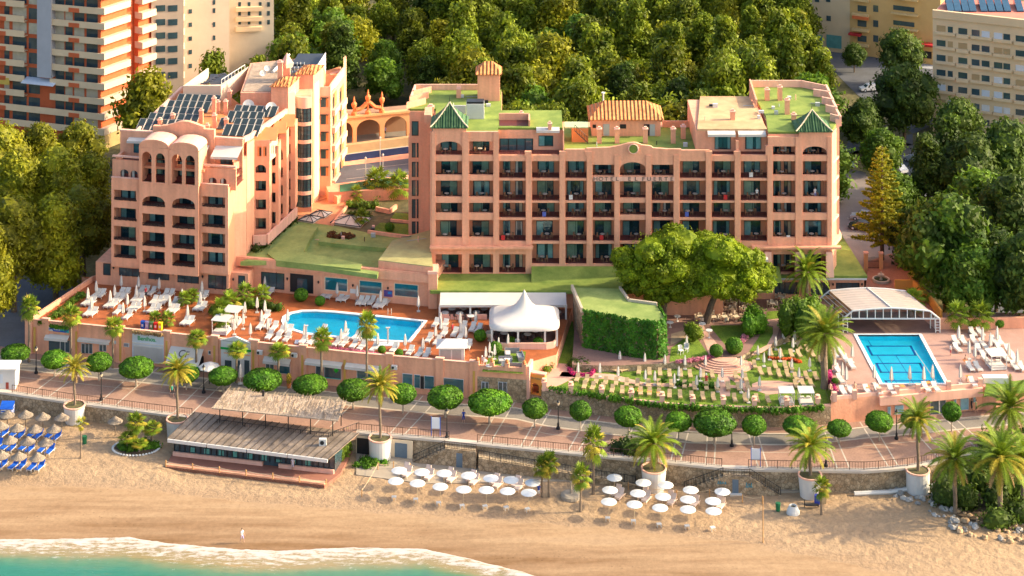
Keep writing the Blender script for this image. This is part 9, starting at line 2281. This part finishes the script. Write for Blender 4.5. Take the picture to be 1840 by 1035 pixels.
# =================== PEOPLE ===================
SKIN=mat('skin',(.55,.32,.22),.6,.05,3)
def person(label,loc,rz,top,bottom,pose='walk',hat=None,hair=(.05,.03,.02),sc=1):
    o=thing('person',label,'person',loc,rz); o.scale=(sc,sc,sc)
    f={'walk':.22,'stand':.06,'sit':0}[pose]; sit=pose=='sit'; zb=.90 if not sit else .48
    V=[(0,0,zb),(0,.01,zb+.22),(0,.0,zb+.46),(0,-.01,zb+.56),(0,-.02,zb+.66),(0,-.02,zb+.76)]; E=[(0,1),(1,2),(2,3),(3,4),(4,5)]; Rr=[.14,.125,.15,.055,.095,.075]
    if pose=='bend': pass
    for s in (-1,1):
        b=len(V); V+=[(s*.20,0,zb+.44),(s*.24,-.05*s-.02,zb+.17),(s*.25,-.12-.08*s,zb-.06)]; E+=[(2,b),(b,b+1),(b+1,b+2)]; Rr+=[.055,.042,.03]
        h=len(V); V+=[(s*.255,-.14-.08*s,zb-.13)]; E+=[(b+2,h)]; Rr+=[.032]
        for fi in range(5):
            off=(fi-2)*.018; ln=(.05,.08,.085,.08,.06)[fi]; k=len(V); V+=[(s*(.255),-.14-.08*s+off*1.3,zb-.16),(s*.245,-.15-.08*s+off*1.6,zb-.16-ln)]; E+=[(h,k),(k,k+1)]; Rr+=[.009,.008]
        b=len(V)
        if sit: V+=[(s*.1,-.05,zb-.02),(s*.11,-.45,zb+.0),(s*.12,-.5,.08),(s*.12,-.62,.03)]
        else: V+=[(s*.09,0,zb-.06),(s*.10,-f*s*.5-.03,.48),(s*.10,-f*s+.02,.08),(s*.11,-f*s-.12,.03)]
        E+=[(0,b),(b,b+1),(b+1,b+2),(b+2,b+3)]; Rr+=[.095,.065,.042,.035]
    me=bpy.data.meshes.new('body'); me.from_pydata(V,E,[]); ob=bpy.data.objects.new('body',me); COL.objects.link(ob); ob.parent=o
    md=ob.modifiers.new('s','SKIN'); 
    for v,r_ in zip(me.skin_vertices[0].data,Rr): v.radius=(r_,r_*.85,0)[:2]
    me.skin_vertices[0].data[0].use_root=True; sb=ob.modifiers.new('u','SUBSURF'); sb.levels=1; sb.render_levels=1
    dg=bpy.context.evaluated_depsgraph_get(); m2=bpy.data.meshes.new_from_object(ob.evaluated_get(dg)); ob.modifiers.clear(); ob.data=m2
    m2.materials.clear()
    for m_ in (SKIN,top,bottom,mat('face_detail',(.15,.06,.05),.6,.1,3)): m2.materials.append(m_)
    for p_ in m2.polygons:
        c=p_.center; p_.use_smooth=True
        p_.material_index=1 if (zb-.02<c.z<zb+.52 and (abs(c.x)<.2 or c.z>zb+.28)) else (2 if (c.z<zb and c.z>(.45 if not sit else .3) and abs(c.x)<.2) else 0)
    # face: eyes, nose, mouth, ears
    q=MB(SKIN,_m['face_detail']); q.M=Matrix.Translation((0,-.02,zb+.70)); q.use(_m['face_detail'])
    for s in(-1,1): q.box(s*.03-.01,s*.03+.01,-.098,-.088,.0,.012)
    q.box(-.02,.02,-.096,-.086,-.055,-.047); q.use(SKIN); q.hexa([(-.012,-.092,-.03),(.012,-.092,-.03),(.012,-.08,-.03),(-.012,-.08,-.03)],[(-.005,-.09,.01),(.005,-.09,.01),(.005,-.08,.01),(-.005,-.08,.01)]); 
    q.build('face',o)
    q=MB(mat('hair%d'%int(hair[0]*100),hair,.7,.1,5)); r=random.Random(1); ico(q,(0,.005,zb+.76),(.095,.10,.07),r,1,.08)
    if hat: q.use(hat); q.lathe([(.17,zb+.77),(.10,zb+.79),(.09,zb+.86),(.01,zb+.87)],10)
    q.build('hair',o); return o
WS=mat('white_shirt',(.78,.76,.74),.8,.05,3); LBs=mat('lavender_shorts',(.35,.33,.6),.8,.05,3); BLs=mat('blue_shirt',(.02,.06,.35),.8,.05,3); RDs=mat('red_shirt',(.5,.05,.06),.8,.05,3); BKs=mat('black_cloth',(.03,.03,.035),.8,.05,3); GRs=mat('green_shirt',(.05,.3,.2),.8,.05,3); YGs=mat('lime_shirt',(.55,.6,.25),.8,.05,3); LAV=mat('pale_lavender_uniform',(.62,.60,.72),.8,.05,3)
person('person in a white shirt and lavender shorts walking along the surf line',tuple(P(435,974,.12)),R(60),WS,LBs,'walk')
person('waiter in pale lavender white standing on the deck of the beach restaurant',tuple(P(526,845,.72)),R(170),LAV,LAV,'stand')
person('person in blue bending by the last parasol of the left group',tuple(P(968,893,.38)),R(20),BLs,WS,'stand')
person('person in a green shirt at the promenade above the left planter palm',tuple(P(309,712,ZP)),R(40),GRs,BKs,'walk')
person('person in dark blue standing on the paving left of the largest clipped tree',tuple(P(833,760,ZP)),R(200),BLs,BLs,'stand',sc=1.05)
person('person in dark clothes walking before the right shop windows, left of a pair',tuple(P(1746,739,ZP)),R(100),BKs,BKs,'walk')
person('person in a lime top walking before the right shop windows, right of a pair',tuple(P(1754,741,ZP)),R(100),YGs,BKs,'walk')
person('person in white shirt and black trousers on a balcony near the right end',(xx(1361),303.7,zz(361)+.03),0,WS,BKs,'stand')
person('person in white on the second balcony from the right',(xx(1466),303.8,zz(354)-.5),R(20),WS,LBs,'stand')
person('person in a red top on the terrace near the second row loungers',tuple(P(262,535,ZT)),R(50),RDs,BKs,'stand')
person('person with white hat bending over a lounger in the middle garden row',tuple(P(1269,694,ZG)),R(0),RDs,RDs,'stand',hat=WHITE)
person('person in a pink top at the right side of the right pool',tuple(P(1708,639,ZU)),R(90),WS,RDs,'stand')
person('person in violet standing by the arcade far behind',tuple(P(692,244,15.0)),0,LBs,BKs,'stand')
person('person in red on the deck between the left pool and the tent',tuple(P(813,596,ZT)),R(30),RDs,BKs,'sit')

for px,py,l,t_,h_ in ((1492,704,'sunbather seated on the left end of the right pool terrace',SKIN,BKs),(1536,703,'sunbather seated left of the front row loungers by the right pool',SKIN,RDs),(1738,692,'sunbather seated at the right end of the terrace before the right pool',SKIN,BLs),(1735,654,'sunbather seated among loungers right of the right pool',SKIN,BKs)):
    person(l,tuple(P(px,py,ZU+.0)),R(20),t_,h_,'sit')
for px,py,l in ((700,566,'chrome ladder at the far rim of the left pool'),(760,590,'chrome ladder at the right rim of the left pool')):
    p=P(px,py,ZT); q=MB(_m['aluminium'])
    for dx in (-.25,.25): q.path([(p.x+dx,p.y+.5,ZT),(p.x+dx,p.y+.4,ZT+.8),(p.x+dx,p.y,ZT+.85),(p.x+dx,p.y-.25,ZT-.5)],[.035]*4,5)
    tag(q.build('pool_ladder'),l,'ladder')
# give every countable piece of a part its own object
SPL={'window','side_window','arched_window','upper_wall','coping','parapet','balcony','balcony_band','painted_stripe','gate_post','post','bow_balcony_band','column','roof_upstand','slot_window','sloping_roof','terrace_floor','window_decal','rolled_blind','side_balcony','small_collector','interior_table','low_wall','finial','awning','rope_post','balcony_panel','flank_wall','roof'}
def islands(me):
    par=list(range(len(me.vertices)))
    def fd(a):
        while par[a]!=a: par[a]=par[par[a]]; a=par[a]
        return a
    for p in me.polygons:
        v=p.vertices; a=fd(v[0])
        for b in v[1:]: par[fd(b)]=a
    g={}
    for p in me.polygons: g.setdefault(fd(p.vertices[0]),[]).append(p.index)
    return list(g.values())
for o in list(bpy.data.objects):
    if o.type!='MESH' or not o.parent or o.name.split('.')[0] not in SPL or o.data.users>1 or len(o.data.polygons)>4000: continue
    me=o.data; isl=islands(me)
    if len(isl)<2: continue
    bb=[]
    for g in isl:
        c=[me.vertices[v].co for f in g for v in me.polygons[f].vertices]; e=.12
        bb.append([min(p[i] for p in c)-e for i in range(3)]+[max(p[i] for p in c)+e for i in range(3)])
    grp=[[i] for i in range(len(isl))]; ch=True
    while ch:
        ch=False
        for i in range(len(grp)):
            for j in range(len(grp)-1,i,-1):
                if any(all(bb[a][k]<=bb[b][k+3] and bb[b][k]<=bb[a][k+3] for k in range(3)) for a in grp[i] for b in grp[j]): grp[i]+=grp.pop(j); ch=True
    if len(grp)<2: continue
    for gi,g in enumerate(grp):
        q=MB(*me.materials)
        for i in g:
            for f in isl[i]:
                p=me.polygons[f]; q.cur=p.material_index; q.add([me.vertices[v].co for v in p.vertices],[tuple(range(len(p.vertices)))])
        n=q.build(o.name.split('.')[0],o.parent); n.matrix_local=o.matrix_local.copy()
        bm=bmesh.new(); bm.from_mesh(n.data); bmesh.ops.remove_doubles(bm,verts=bm.verts,dist=1e-5); bm.to_mesh(n.data); bm.free()
        if gi==0:
            for c in list(o.children): c.parent=n
    bpy.data.objects.remove(o)
